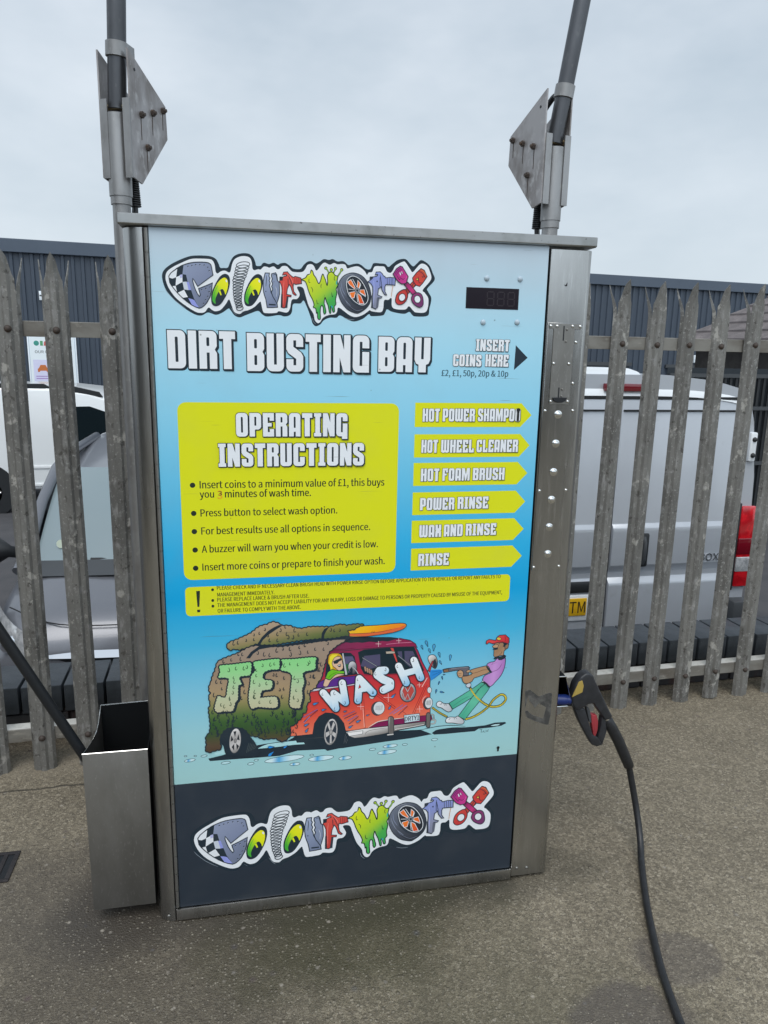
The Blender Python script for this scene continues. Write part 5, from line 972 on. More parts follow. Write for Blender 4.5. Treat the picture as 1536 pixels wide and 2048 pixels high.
  ["F",[3913,6192,4285,5594,["e4e9ec","d4e4ec","7db8de"]],0,0,"K",0,"4277,5842 4304,5802 4311,5754 4294,5711 4259,5685 4215,5682 4174,5704 3874,5975 3847,6014 3841,6062 3858,6104 3893,6130 3936,6133 3976,6112"],
  ["F",[4020,6325,4393,5729,["e4e9ec","d4e4ec","7db8de"]],0,0,"K",0,"4055,6301 4059,6348 4084,6384 4124,6401 4168,6393 4204,6363 4222,6319 4310,5781 4306,5734 4281,5697 4241,5681 4196,5689 4160,5719 4142,5764"],
  ["F",[4391,6378,4769,5780,["e4e9ec","d4e4ec","7db8de"]],0,0,"K",0,"4629,5785 4615,5740 4580,5710 4536,5704 4492,5723 4462,5762 4452,5811 4483,6402 4497,6447 4531,6476 4575,6483 4618,6464 4649,6426 4658,6377"],
  ["F",[4581,6469,4962,5872,["e4e9ec","d4e4ec","7db8de"]],0,0,"K",0,"4987,6042 5011,5997 5011,5948 4988,5908 4948,5887 4902,5891 4862,5919 4508,6329 4486,6373 4486,6421 4509,6461 4548,6482 4593,6478 4633,6450"],
  ["F",[4519,6381,4899,5783,["e4e9ec","d4e4ec","7db8de"]],0,0,"K",0,"4805,6187 4841,6181 4871,6157 4886,6120 4884,6082 4863,6052 4831,6038 4564,6009 4528,6015 4498,6039 4483,6075 4485,6113 4506,6143 4538,6157"],
  ["F",[4995,6825,5352,6274,["e4e9ec","d4e4ec","7db8de"]],0,0,"K",0,"5090,6457 5039,6471 4999,6509 4981,6562 4990,6614 5023,6653 5071,6668 5212,6670 5263,6657 5303,6618 5321,6566 5312,6513 5280,6474 5231,6459"],
  ["F",[4899,6769,5255,6218,["e4e9ec","d4e4ec","7db8de"]],0,0,"K",0,"5122,6396 5087,6356 5037,6342 4984,6357 4943,6397 4925,6453 4935,6508 4987,6618 5022,6658 5072,6673 5125,6658 5166,6617 5184,6562 5175,6507"],
  ["F",[4944,6652,5301,6099,["e4e9ec","d4e4ec","7db8de"]],0,0,"K",0,"5231,6407 5263,6361 5271,6306 5252,6257 5212,6227 5160,6223 5112,6248 4969,6373 4937,6418 4930,6473 4948,6522 4989,6552 5040,6556 5088,6531"],
  ["F",[5108,6544,5468,5988,["e4e9ec","d4e4ec","7db8de"]],0,0,"K",0,"5395,6329 5437,6292 5458,6240 5453,6186 5422,6144 5374,6127 5322,6138 5135,6232 5094,6268 5073,6320 5078,6374 5109,6415 5156,6433 5208,6422"],
  ["F",[5202,6440,5564,5882,["e4e9ec","d4e4ec","7db8de"]],0,0,"K",0,"5462,6110 5450,6058 5414,6021 5363,6011 5313,6029 5275,6071 5261,6125 5258,6240 5271,6293 5307,6329 5356,6339 5407,6322 5445,6280 5459,6226"],
  ["F",[5117,6343,5478,5783,["e4e9ec","d4e4ec","7db8de"]],0,0,"K",0,"5233,5943 5184,5936 5137,5956 5103,5998 5092,6051 5107,6100 5143,6132 5316,6212 5365,6219 5412,6199 5446,6157 5458,6104 5443,6055 5406,6023"],
  ["F",[5512,6688,5877,6132,["e4e9ec","d4e4ec","7db8de"]],0,0,"K",0,"5859,6226 5869,6176 5854,6130 5818,6100 5770,6095 5725,6116 5693,6157 5485,6621 5476,6670 5491,6716 5527,6745 5573,6751 5618,6731 5650,6690"],
  ["F",[5891,6812,6261,6256,["e4e9ec","d4e4ec","7db8de"]],0,0,"K",0,"6235,6334 6242,6283 6224,6238 6186,6211 6138,6209 6093,6232 6063,6275 5873,6761 5866,6811 5884,6855 5922,6882 5969,6884 6013,6862 6043,6820"],
  ["F",[5702,6744,6069,6188,["e4e9ec","d4e4ec","7db8de"]],0,0,"K",0,"6032,6601 6073,6598 6109,6574 6130,6535 6131,6492 6111,6456 6076,6437 5693,6360 5652,6363 5616,6388 5595,6426 5594,6469 5614,6505 5649,6524"],
  ["F","c93a3c",0,7,"K",0,"4577,6229 4615,6152 4551,6120"],
  ["L","K",9,1,0,"3648,6083 3635,6054 3632,6027 3642,6010 3657,6012 3666,6028"],
  ["L","K",9,1,0,"3945,6098 3929,6060 3925,6026 3937,6003 3958,6006 3970,6027"],
  ["L","K",9,1,0,"4203,5818 4219,5778 4223,5744 4212,5723 4192,5729 4180,5751"],
  ["L","K",9,1,0,"3959,5668 3942,5627 3938,5591 3951,5566 3972,5569 3985,5591"],
  ["L","K",9,1,0,"4523,5861 4506,5820 4502,5782 4516,5758 4537,5761 4550,5783"],
  ["L","K",9,1,0,"4927,6019 4916,5993 4914,5969 4922,5954 4936,5956 4944,5970"],
  ["L","K",9,1,0,"5227,6636 5242,6601 5246,6571 5236,6552 5218,6557 5207,6577"],
  ["L","K",9,1,0,"5416,6244 5405,6218 5403,6195 5412,6180 5425,6182 5433,6196"],
  ["L","K",9,1,0,"4977,6541 4962,6507 4959,6476 4971,6455 4989,6458 5000,6477"],
  ["L","K",9,1,0,"5159,6082 5144,6046 5140,6013 5152,5991 5172,5994 5183,6014"],
  ["L","K",9,1,0,"5537,6688 5525,6660 5523,6634 5532,6617 5548,6620 5557,6635"],
  ["L","K",9,1,0,"5716,6254 5733,6212 5739,6177 5726,6155 5705,6161 5692,6184"],
  ["L","K",9,1,0,"6117,6347 6106,6320 6104,6295 6113,6279 6128,6281 6137,6296"],
  ["L","K",9,1,0,"5930,6848 5948,6808 5953,6773 5941,6752 5920,6758 5907,6780"],
  ["L","K",9,1,0,"4526,6398 4516,6373 4514,6352 4522,6337 4535,6339 4542,6352"],
  ["L","K",9,1,0,"4123,6356 4107,6318 4103,6283 4115,6261 4135,6264 4148,6285"],
  ["L","K",9,1,0,"4913,6037 4927,6002 4931,5973 4921,5955 4904,5960 4893,5979"],
  ["L","3f6fb5",11,0,0,"3167,5448 3520,5638"],
  ["L","23304a",11,0,0,"3189,5335 3531,5617"],
  ["L","4f86c8",11,0,0,"3178,5298 3337,5459"],
  ["L","3f5f9a",11,0,0,"4175,5390 4465,5517"],
  ["L","23304a",11,0,0,"4199,5325 4512,5463"],
  ["L","3f6fb5",11,0,0,"4281,5256 4536,5385"],
  ["L","23304a",11,0,0,"4317,5164 4560,5358"],
  ["L","3f6fb5",11,0,0,"5361,5343 5712,5581"],
  ["L","4f86c8",11,0,0,"5456,5340 5808,5561"],
  ["L","23304a",11,0,0,"5600,5311 5833,5533"],
  ["F","3f86c4",1,8,"K",0,"3547,5822 3502,5789 3459,5761 3423,5761 3405,5778 3410,5801 3439,5822 3490,5824"],
  ["F","3f86c4",1,8,"K",0,"3741,5630 3702,5606 3664,5587 3634,5590 3621,5605 3626,5624 3652,5639 3694,5636"],
  ["F","3f86c4",1,8,"K",0,"3312,5264 3275,5230 3239,5202 3208,5199 3191,5212 3193,5234 3218,5255 3262,5261"],
  ["F","3f86c4",1,8,"K",0,"3293,5141 3279,5093 3263,5051 3240,5032 3222,5035 3214,5055 3224,5085 3256,5113"],
  ["F","3f86c4",1,8,"K",0,"4264,5538 4237,5517 4212,5501 4190,5501 4179,5511 4182,5525 4199,5538 4230,5539"],
  ["F","3f86c4",1,8,"K",0,"4620,5252 4585,5220 4551,5193 4521,5191 4505,5203 4507,5224 4530,5244 4573,5249"],
  ["F","3f86c4",1,8,"K",0,"4420,5113 4388,5077 4357,5047 4327,5042 4311,5053 4311,5074 4332,5096 4374,5105"],
  ["F","3f86c4",1,8,"K",0,"5512,5901 5486,5848 5459,5801 5426,5784 5403,5792 5397,5817 5415,5850 5460,5876"],
  ["F","3f86c4",1,8,"K",0,"5398,5587 5389,5540 5379,5499 5358,5479 5340,5480 5331,5498 5338,5527 5365,5557"],
  ["F","3f86c4",1,8,"K",0,"4845,5376 4821,5357 4797,5342 4778,5342 4768,5352 4770,5364 4786,5376 4814,5377"],
  ["F","2a86cf",1,8,"K",0,"2446,4704 2391,4683 2339,4669 2302,4680 2288,4703 2299,4725 2335,4737 2388,4723"],
  ["F","2a86cf",1,8,"K",0,"2780,4712 2747,4676 2715,4645 2685,4639 2668,4651 2669,4673 2690,4695 2733,4705"],
  ["F","2a86cf",1,8,"K",0,"2437,4572 2398,4509 2359,4454 2318,4438 2291,4451 2287,4482 2313,4522 2371,4548"],
  ["L","f4dcd8",6,0,0,"4969,7283 5115,7274"],
  ["L","f4dcd8",6,0,0,"5040,7355 5047,7202"],
  ["L","f4dcd8",6,0,0,"5493,7337 5623,7329"],
  ["L","f4dcd8",6,0,0,"5556,7401 5564,7265"],
  ["L","f4dcd8",6,0,0,"6064,6101 6180,6093"],
  ["L","f4dcd8",6,0,0,"6120,6158 6128,6036"],
  ["L","f4dcd8",6,0,0,"4531,5624 4699,5611"],
  ["L","f4dcd8",6,0,0,"4614,5708 4621,5527"],
  ["L","f4dcd8",6,0,0,"5202,5822 5429,5805"],
  ["L","f4dcd8",6,0,0,"5313,5934 5322,5692"],
  ["L","f4dcd8",6,0,0,"6066,5433 6240,5419"],
  ["L","f4dcd8",6,0,0,"6150,5518 6161,5334"],
  ["F",[6359,6826,6555,6601,["d8d6d6","a09e9e","3a3e44"]],1,12,"K",0,"6329,6811 6370,6888 6476,6893 6550,6814 6584,6652 6544,6527 6480,6543 6382,6657"],
  ["F","K",0,0,"K",0,"6457,6714 6522,6798 6561,6654 6531,6549 6479,6561"],
  ["F","b8343c",0,10,"K",0,"6333,6473 6367,6578 6444,6729 6481,6734 6422,6574 6393,6430"],
  ["F","2a86cf",0,0,"K",0,"6723,6464 6645,6484 6404,6486 6393,6326 6432,6194 6549,6270 6717,6393"],
  ["L","1c4f86",7,0,0,"6441,6430 6680,6449"],
  ["L","1c4f86",7,0,0,"6461,6339 6681,6423"],
  ["L","1c4f86",7,0,0,"6499,6238 6699,6403"],
  ["F","4f9cc8",1,9,"K",0,"6189,7060 6160,7098 6137,7135 6134,7164 6145,7178 6162,7173 6180,7148 6185,7106"],
  ["F","4f9cc8",1,9,"K",0,"6315,7125 6276,7179 6242,7229 6238,7270 6253,7289 6278,7283 6302,7249 6310,7190"],
  ["F","4f9cc8",1,9,"K",0,"6468,6996 6450,7067 6438,7132 6453,7173 6477,7184 6500,7166 6510,7121 6492,7061"],
  ["F","4f9cc8",1,9,"K",0,"6387,6947 6357,6988 6332,7027 6328,7058 6340,7073 6358,7068 6377,7041 6383,6996"],
  ["F","4f9cc8",1,9,"K",0,"6646,6816 6616,6864 6591,6909 6590,6944 6604,6958 6625,6951 6643,6920 6646,6870"],
  ["F","4f9cc8",1,9,"K",0,"6913,6706 6897,6768 6887,6825 6899,6861 6920,6871 6941,6855 6950,6815 6934,6762"],
  ["F","4f9cc8",1,9,"K",0,"6695,6616 6660,6650 6630,6683 6622,6713 6630,6728 6648,6727 6670,6705 6683,6663"],
  ["F","3a86bf",1,9,"K",0,"6802,6330 6781,6324 6761,6321 6746,6326 6741,6334 6746,6342 6760,6345 6780,6339"],
  ["F","3a86bf",1,9,"K",0,"6732,6206 6715,6238 6702,6267 6704,6289 6713,6297 6726,6291 6736,6271 6735,6240"],
  ["F","3a86bf",1,9,"K",0,"6626,6065 6626,6102 6629,6135 6641,6153 6655,6155 6665,6143 6664,6119 6647,6093"],
  ["F","3a86bf",1,9,"K",0,"6567,5828 6561,5871 6557,5910 6567,5933 6582,5938 6595,5926 6599,5899 6585,5865"],
  ["F","3a86bf",1,9,"K",0,"6792,5836 6750,5833 6710,5834 6685,5848 6678,5865 6689,5878 6716,5879 6753,5860"],
  ["F","66636a",0,12,"K",0,"6731,6482 6816,6497 6902,6506 7162,6515 7405,6520 7451,6478 7429,6456 7421,6263 7268,6268 7253,6410 7096,6435 6906,6412 6760,6394"],
  ["F","8a6a50",0,8,"K",0,"6740,6472 6868,6494 6889,6408 6768,6399"],
  ["L","a09da4",8,0,0,"6938,6482 7163,6497 7389,6500"],
  ["L","K",64,1,0,"7428,6036 7524,5847 7676,5634 7918,5421 8137,5329 8351,5359 8478,5498 8444,5621 8325,5658 8144,5533 8011,5349 7839,5205 7613,5084 7385,5028"],
  ["L","K",52,1,0,"6483,5448 6689,5280 6904,5142"],
  ["F",[7033,5426,7817,6008,["4aa58a","5cb79a","4ba88e"]],0,12,"K",0,"7796,6060 7916,5973 7902,5892 7586,5659 7311,5496 7040,5349 6933,5526 7266,5720 7592,5915"],
  ["F",[7258,5094,7963,5924,["4aa58a","62bc9e","4ba88e"]],0,12,"K",0,"7888,6003 8021,5901 7969,5795 7736,5481 7569,5273 7385,5024 7194,5137 7369,5381 7551,5643 7718,5860"],
  ["L","2f7a66",8,1,0,"7791,5982 7719,5832 7620,5693"],
  ["L","2f7a66",8,1,0,"7291,5147 7491,5427"],
  ["L","2f7a66",8,1,0,"7050,5443 7272,5591 7479,5685"],
  ["F",[6626,5568,6968,5303,["dcdfe2","b5b9be"]],1,12,"K",0,"6593,5525 6622,5587 6694,5603 6784,5538 6907,5519 6943,5489 7023,5335 6933,5284 6844,5328 6736,5410 6627,5455"],
  ["F",[6905,5105,7301,4924,["dcdfe2","b5b9be"]],1,12,"K",0,"6859,5044 6888,5107 6974,5136 7116,5121 7194,5140 7354,5012 7337,4917 7230,4915 7052,4959 6893,4980"],
  ["L","K",8,0,0,"6794,5509 6830,5470"],
  ["L","K",8,0,0,"6828,5525 6874,5472"],
  ["L","K",8,0,0,"7081,5109 7101,5061"],
  ["L","K",8,0,0,"7125,5120 7153,5070"],
  ["L","K",8,0,0,"6680,5518 6732,5523 6740,5559"],
  ["L","K",8,0,0,"6942,5065 6985,5099"],
  ["L","e2c93a",34,1,0,"7495,5904 7543,5812 7676,5634 7918,5421 8137,5329 8351,5359 8478,5498 8444,5621 8325,5658 8144,5533 8011,5349 7839,5205 7613,5084 7402,5032"],
  ["L","e2c93a",28,1,0,"6492,5440 6689,5280 6886,5155"],
  ["L","K",6,0,0,"7526,5893 7481,5884"],
  ["L","K",6,0,0,"7542,5863 7497,5854"],
  ["L","K",6,0,0,"7558,5832 7513,5823"],
  ["L","K",6,0,0,"7575,5807 7533,5790"],
  ["L","K",6,0,0,"7595,5779 7553,5762"],
  ["L","K",6,0,0,"7616,5751 7574,5734"],
  ["L","K",6,0,0,"7637,5723 7594,5707"],
  ["L","K",6,0,0,"7657,5696 7615,5679"],
  ["L","K",6,0,0,"7678,5668 7636,5651"],
  ["L","K",6,0,0,"7707,5636 7671,5608"],
  ["L","K",6,0,0,"7733,5613 7697,5586"],
  ["L","K",6,0,0,"7759,5590 7723,5563"],
  ["L","K",6,0,0,"7785,5567 7749,5540"],
  ["L","K",6,0,0,"7811,5545 7775,5517"],
  ["L","K",6,0,0,"7837,5522 7801,5494"],
  ["L","K",6,0,0,"7863,5499 7827,5471"],
  ["L","K",6,0,0,"7889,5476 7853,5448"],
  ["L","K",6,0,0,"7915,5453 7879,5425"],
  ["L","K",6,0,0,"7944,5435 7922,5394"],
  ["L","K",6,0,0,"7976,5422 7953,5381"],
  ["L","K",6,0,0,"8007,5409 7984,5368"],
  ["L","K",6,0,0,"8038,5396 8015,5355"],
  ["L","K",6,0,0,"8069,5383 8047,5342"],
  ["L","K",6,0,0,"8101,5370 8078,5329"],
  ["L","K",6,0,0,"8132,5357 8109,5316"],
  ["L","K",6,0,0,"8152,5356 8154,5307"],
  ["L","K",6,0,0,"8183,5361 8185,5311"],
  ["L","K",6,0,0,"8215,5365 8216,5315"],
  ["L","K",6,0,0,"8246,5369 8248,5320"],
  ["L","K",6,0,0,"8278,5374 8279,5324"],
  ["L","K",6,0,0,"8309,5378 8311,5328"],
  ["L","K",6,0,0,"8347,5392 8376,5349"],
  ["L","K",6,0,0,"8368,5415 8397,5371"],
  ["L","K",6,0,0,"8389,5438 8418,5394"],
  ["L","K",6,0,0,"8410,5460 8439,5417"],
  ["L","K",6,0,0,"8430,5483 8460,5440"],
  ["L","K",6,0,0,"8451,5506 8481,5463"],
  ["L","K",6,0,0,"8450,5516 8498,5513"],
  ["L","K",6,0,0,"8440,5550 8489,5546"],
  ["L","K",6,0,0,"8431,5583 8479,5579"],
  ["L","K",6,0,0,"8419,5604 8437,5647"],
  ["L","K",6,0,0,"8387,5614 8405,5657"],
  ["L","K",6,0,0,"8355,5624 8373,5667"],
  ["L","K",6,0,0,"8323,5625 8302,5673"],
  ["L","K",6,0,0,"8298,5608 8277,5655"],
  ["L","K",6,0,0,"8273,5591 8252,5638"],
  ["L","K",6,0,0,"8247,5573 8226,5620"],
  ["L","K",6,0,0,"8222,5556 8201,5603"],
  ["L","K",6,0,0,"8197,5538 8176,5586"],
  ["L","K",6,0,0,"8171,5521 8150,5568"],
  ["L","K",6,0,0,"8151,5500 8119,5541"],
  ["L","K",6,0,0,"8133,5475 8100,5516"],
  ["L","K",6,0,0,"8115,5450 8082,5490"],
  ["L","K",6,0,0,"8097,5425 8064,5465"],
  ["L","K",6,0,0,"8078,5400 8046,5440"],
  ["L","K",6,0,0,"8060,5374 8028,5415"],
  ["L","K",6,0,0,"8042,5349 8009,5390"],
  ["L","K",6,0,0,"8011,5316 7987,5362"],
  ["L","K",6,0,0,"7987,5296 7963,5342"],
  ["L","K",6,0,0,"7964,5276 7940,5322"],
  ["L","K",6,0,0,"7940,5257 7916,5302"],
  ["L","K",6,0,0,"7917,5237 7893,5283"],
  ["L","K",6,0,0,"7893,5217 7869,5263"],
  ["L","K",6,0,0,"7870,5197 7846,5243"],
  ["L","K",6,0,0,"7834,5173 7817,5222"],
  ["L","K",6,0,0,"7807,5158 7790,5207"],
  ["L","K",6,0,0,"7780,5144 7763,5193"],
  ["L","K",6,0,0,"7752,5129 7736,5178"],
  ["L","K",6,0,0,"7725,5115 7709,5164"],
  ["L","K",6,0,0,"7698,5100 7682,5149"],
  ["L","K",6,0,0,"7671,5086 7655,5135"],
  ["L","K",6,0,0,"7644,5071 7628,5120"],
  ["L","K",6,0,0,"7601,5055 7595,5105"],
  ["L","K",6,0,0,"7571,5047 7565,5097"],
  ["L","K",6,0,0,"7541,5040 7535,5090"],
  ["L","K",6,0,0,"7510,5033 7505,5083"],
  ["L","K",6,0,0,"7480,5025 7474,5075"],
  ["L","K",6,0,0,"7450,5018 7444,5068"],
  ["L","K",6,0,0,"6517,5442 6489,5421"],
  ["L","K",6,0,0,"6539,5424 6511,5403"],
  ["L","K",6,0,0,"6560,5406 6532,5385"],
  ["L","K",6,0,0,"6582,5389 6554,5367"],
  ["L","K",6,0,0,"6604,5371 6576,5350"],
  ["L","K",6,0,0,"6626,5353 6598,5332"],
  ["L","K",6,0,0,"6648,5335 6620,5314"],
  ["L","K",6,0,0,"6669,5317 6641,5296"],
  ["L","K",6,0,0,"6691,5300 6663,5278"],
  ["L","K",6,0,0,"6713,5285 6688,5259"],
  ["L","K",6,0,0,"6737,5270 6712,5245"],
  ["L","K",6,0,0,"6760,5255 6736,5230"],
  ["L","K",6,0,0,"6784,5240 6759,5215"],
  ["L","K",6,0,0,"6808,5225 6783,5200"],
  ["L","K",6,0,0,"6831,5210 6807,5185"],
  ["L","K",6,0,0,"6855,5195 6830,5170"],
  ["L","K",6,0,0,"6879,5180 6854,5154"],
  ["F",[7869,6368,8368,6334,["b57fc2","c592d0","a874b6"]],1,13,"K",0,"7910,6537 7998,6594 8104,6609 8188,6690 8380,6732 8402,6477 8320,6228 8170,6037 8034,5915 7923,6015 7816,6099 7826,6171 7876,6240 8031,6317 7953,6444"],
  ["L","6a3f78",9,1,0,"8031,6321 8188,6364 8272,6449 8312,6537"],
  ["L","6a3f78",9,1,0,"8038,6519 8102,6642"],
  ["L","6a3f78",8,1,0,"8020,6521 8193,6591"],
  ["F","b08a68",1,12,"K",0,"7429,6389 7549,6440 7757,6484 7933,6494 7986,6333 7735,6232 7579,6185 7521,6098 7418,6051 7325,6058 7261,6153 7261,6247 7408,6264 7520,6320"],
  ["L","4a3020",8,1,0,"7485,6313 7659,6346 7797,6391 7956,6398"],
  ["L","4a3020",8,1,0,"7504,6285 7487,6259"],
  ["F","bc9674",1,11,"K",0,"7112,6380 7191,6436 7276,6373 7264,6243 7177,6232 7130,6293"],
  ["L","4a3020",7,0,0,"7143,6337 7230,6340"],
  ["L","4a3020",7,0,0,"7154,6291 7232,6294"],
  ["F","bc9674",1,9,"K",0,"7351,6382 7410,6426 7463,6414 7456,6369 7396,6350"],
  ["F","K",0,0,"K",0,"7894,6507 7934,6472 8066,6314 8014,6296 7939,6390 7889,6466"],
  ["F","W2",1,9,"K",0,"7367,6013 7436,6054 7498,6031 7484,5950 7424,5931 7378,5967"],
  ["F",[8061,7075,8377,6786,["ae8a68","9a785a","b28e70"]],0,12,"K",0,"8049,7044 8111,7122 8341,7116 8471,7068 8456,6961 8357,6892 8346,6767 8202,6751 8124,6727 8078,6766 8079,6931"],
  ["F","bc9674",1,9,"K",0,"8031,7038 8127,7082 8189,7046 8157,6987 8065,6993"],
  ["F","K",0,0,"K",0,"8036,6944 8101,6991 8171,6993 8188,6942 8122,6928"],
  ["F","a07c60",1,0,"K",0,"8088,6841 8135,6847 8157,6764 8115,6735 8086,6769"],
  ["F","K",0,0,"K",0,"8305,7118 8440,7081 8386,6998 8315,7002 8335,7059"],
  ["F","8f6f56",1,9,"K",0,"8380,7038 8458,7069 8455,6970 8377,6939"],
  ["F","K",0,0,"K",0,"8224,7092 8220,7082 8210,7079 8200,7083 8195,7094 8199,7104 8209,7107 8219,7103"],
  ["L","4a3020",8,1,0,"8292,6882 8286,6828 8218,6775"],
  ["F","K",0,0,"K",0,"8073,6680 8098,6723 8202,6747 8292,6720 8360,6784 8419,6748 8401,6685 8297,6636 8217,6641 8187,6699 8118,6662"],
  ["F",[8135,7320,8413,7090,["d9484a","cf3c42","b5323a"]],0,13,"K",0,"7852,7120 7862,7194 7933,7229 8108,7187 8138,7267 8205,7325 8367,7328 8472,7229 8479,7118 8453,7073 8305,7121 8146,7127 8042,7098 7934,7144 7877,7101"],
  ["L","7a1a24",8,1,0,"8117,7183 8232,7163 8412,7108"],
  ["L","7a1a24",7,1,0,"8347,7317 8370,7217 8358,7129"],
  ["F","e0b848",0,8,"K",0,"8253,7223 8250,7211 8241,7201 8227,7195 8210,7192 8192,7192 8173,7197 8157,7205 8144,7216 8136,7228 8133,7240 8136,7252 8145,7261 8159,7268 8176,7271 8194,7270 8213,7266 8229,7258 8242,7247 8251,7235"],
  ["F","K",0,0,"K",0,"7798,6100 7885,6061 8001,5940 7986,5882 7869,6022 7796,6060"],
  ["F","d9dee3",0,5,"K",0,"7803,6100 7839,6088 7828,6058 7796,6068"],
  ["L","K",7,0,0,"7802,4703 7864,4707 7841,4624 7913,4627"],
  ["L","K",7,0,0,"7929,4673 7904,4628 7959,4614"],
  ["L","K",7,0,0,"7974,4675 7985,4621 8010,4666 8031,4617 8045,4691"],
  ["F","b5d8dc",0,8,"23404a",0,"1364,4376 1361,4366 1350,4357 1333,4348 1310,4341 1283,4336 1254,4333 1225,4332 1198,4334 1174,4338 1155,4345 1143,4353 1138,4362 1141,4372 1152,4381 1169,4390 1192,4397 1218,4402 1247,4405 1277,4406 1304,4404 1328,4400 1347,4393 1359,4385"],
  ["F","b5d8dc",0,8,"23404a",0,"810,4609 808,4601 801,4594 790,4588 775,4582 757,4579 738,4576 719,4576 701,4578 685,4581 673,4586 665,4592 662,4599 664,4606 670,4614 682,4620 697,4625 714,4629 733,4631 752,4632 771,4630 786,4627 799,4622 807,4616"],
  ["F","b5d8dc",0,8,"23404a",0,"2047,4371 2046,4365 2042,4359 2034,4354 2023,4349 2010,4346 1997,4344 1983,4344 1970,4346 1958,4349 1949,4353 1943,4359 1941,4365 1942,4371 1947,4377 1955,4383 1965,4387 1978,4390 1992,4392 2005,4392 2019,4390 2030,4387 2039,4383 2045,4377"],
  ["F","b5d8dc",0,8,"23404a",0,"1938,4292 1936,4283 1929,4274 1918,4265 1902,4258 1883,4253 1863,4250 1842,4249 1823,4250 1805,4254 1792,4260 1783,4268 1779,4276 1780,4285 1787,4294 1799,4303 1815,4310 1833,4315 1854,4319 1874,4320 1894,4318 1911,4314 1925,4308 1934,4301"],
  ["F",[2246,4381,2989,4309,["c9e2e6","c9e2e6","3f9bd0","9fcfe2","c9e2e6","c9e2e6"]],0,8,"23404a",0,"3185,4368 3171,4347 3123,4325 3046,4304 2945,4285 2827,4270 2699,4260 2572,4255 2452,4255 2349,4262 2270,4273 2219,4289 2200,4308 2215,4329 2261,4351 2337,4372 2437,4391 2554,4406 2681,4416 2809,4421 2929,4421 3033,4415 3114,4403 3166,4387"],
  ["F","b5d8dc",0,8,"23404a",0,"3421,4384 3420,4379 3416,4374 3410,4369 3401,4366 3391,4363 3380,4362 3369,4362 3358,4363 3349,4366 3342,4369 3337,4374 3335,4379 3335,4384 3339,4389 3345,4393 3354,4397 3364,4400 3375,4401 3386,4401 3397,4400 3406,4397 3414,4393 3419,4389"],
  ["F",[2838,4178,3030,4159,["c9e2e6","c9e2e6","3f9bd0","9fcfe2","c9e2e6","c9e2e6"]],0,8,"23404a",0,"3080,4169 3077,4159 3065,4149 3045,4140 3020,4134 2989,4129 2956,4127 2924,4128 2893,4131 2866,4137 2845,4145 2831,4154 2826,4164 2830,4174 2842,4184 2861,4193 2887,4200 2917,4204 2950,4206 2983,4205 3014,4202 3040,4196 3061,4188 3075,4179"],
  ["F",[278,4527,472,4508,["c9e2e6","c9e2e6","3f9bd0","9fcfe2","c9e2e6","c9e2e6"]],0,8,"23404a",0,"523,4529 519,4519 508,4508 488,4498 462,4490 432,4483 399,4478 365,4476 334,4476 307,4480 285,4485 272,4493 266,4503 269,4513 281,4523 300,4533 326,4542 357,4549 390,4554 423,4556 455,4555 482,4552 503,4546 517,4539"],
  ["F","b5d8dc",0,8,"23404a",0,"558,4621 556,4617 553,4613 548,4610 542,4608 535,4607 527,4607 520,4608 513,4610 507,4614 502,4618 499,4622 498,4626 499,4631 503,4634 507,4638 514,4640 521,4641 528,4640 536,4639 543,4637 549,4634 554,4630 557,4625"],
  ["F","b5d8dc",0,8,"23404a",0,"330,4638 329,4634 325,4630 320,4627 313,4625 305,4624 296,4625 288,4626 280,4628 273,4632 268,4636 265,4640 264,4644 265,4649 269,4652 274,4655 281,4657 289,4658 298,4658 306,4657 314,4654 321,4651 326,4647 329,4643"],
  ["F",[3321,4295,3807,4249,["c9e2e6","c9e2e6","3f9bd0","9fcfe2","c9e2e6","c9e2e6"]],0,8,"23404a",0,"3935,4280 3926,4262 3896,4244 3846,4227 3780,4214 3703,4204 3620,4198 3536,4197 3458,4201 3390,4210 3337,4222 3304,4237 3291,4255 3300,4273 3330,4291 3379,4307 3445,4321 3521,4331 3604,4337 3688,4338 3767,4334 3835,4326 3888,4313 3922,4298"],
  ["F",[4083,4230,4330,4207,["c9e2e6","c9e2e6","3f9bd0","9fcfe2","c9e2e6","c9e2e6"]],0,8,"23404a",0,"4394,4226 4391,4212 4376,4198 4351,4186 4319,4176 4280,4168 4238,4164 4196,4164 4156,4166 4121,4173 4094,4182 4076,4193 4069,4206 4072,4220 4087,4234 4111,4246 4144,4256 4182,4263 4224,4268 4267,4268 4307,4266 4341,4259 4369,4250 4387,4239"],
  ["F","b5d8dc",0,8,"23404a",0,"5023,4399 5022,4391 5014,4383 5002,4376 4985,4370 4965,4366 4943,4363 4921,4363 4900,4365 4882,4369 4867,4374 4858,4381 4854,4389 4856,4398 4863,4406 4876,4413 4892,4419 4912,4423 4934,4425 4956,4426 4977,4424 4995,4420 5010,4414 5019,4407"],
  ["F",[5231,4463,5519,4437,["c9e2e6","c9e2e6","3f9bd0","9fcfe2","c9e2e6","c9e2e6"]],0,8,"23404a",0,"5594,4459 5589,4446 5572,4434 5543,4422 5505,4412 5460,4405 5411,4400 5361,4399 5315,4401 5274,4406 5243,4414 5222,4424 5214,4436 5219,4448 5236,4461 5265,4472 5303,4482 5348,4489 5397,4494 5446,4495 5493,4493 5533,4488 5565,4480 5586,4470"],
  ["F",[5096,4302,5475,4267,["c9e2e6","c9e2e6","3f9bd0","9fcfe2","c9e2e6","c9e2e6"]],0,8,"23404a",0,"5573,4295 5567,4280 5544,4265 5506,4250 5456,4238 5396,4229 5332,4223 5267,4222 5206,4224 5153,4230 5112,4240 5085,4252 5074,4266 5081,4282 5103,4297 5141,4311 5191,4323 5250,4332 5315,4338 5379,4340 5441,4338 5494,4332 5535,4322 5562,4310"],
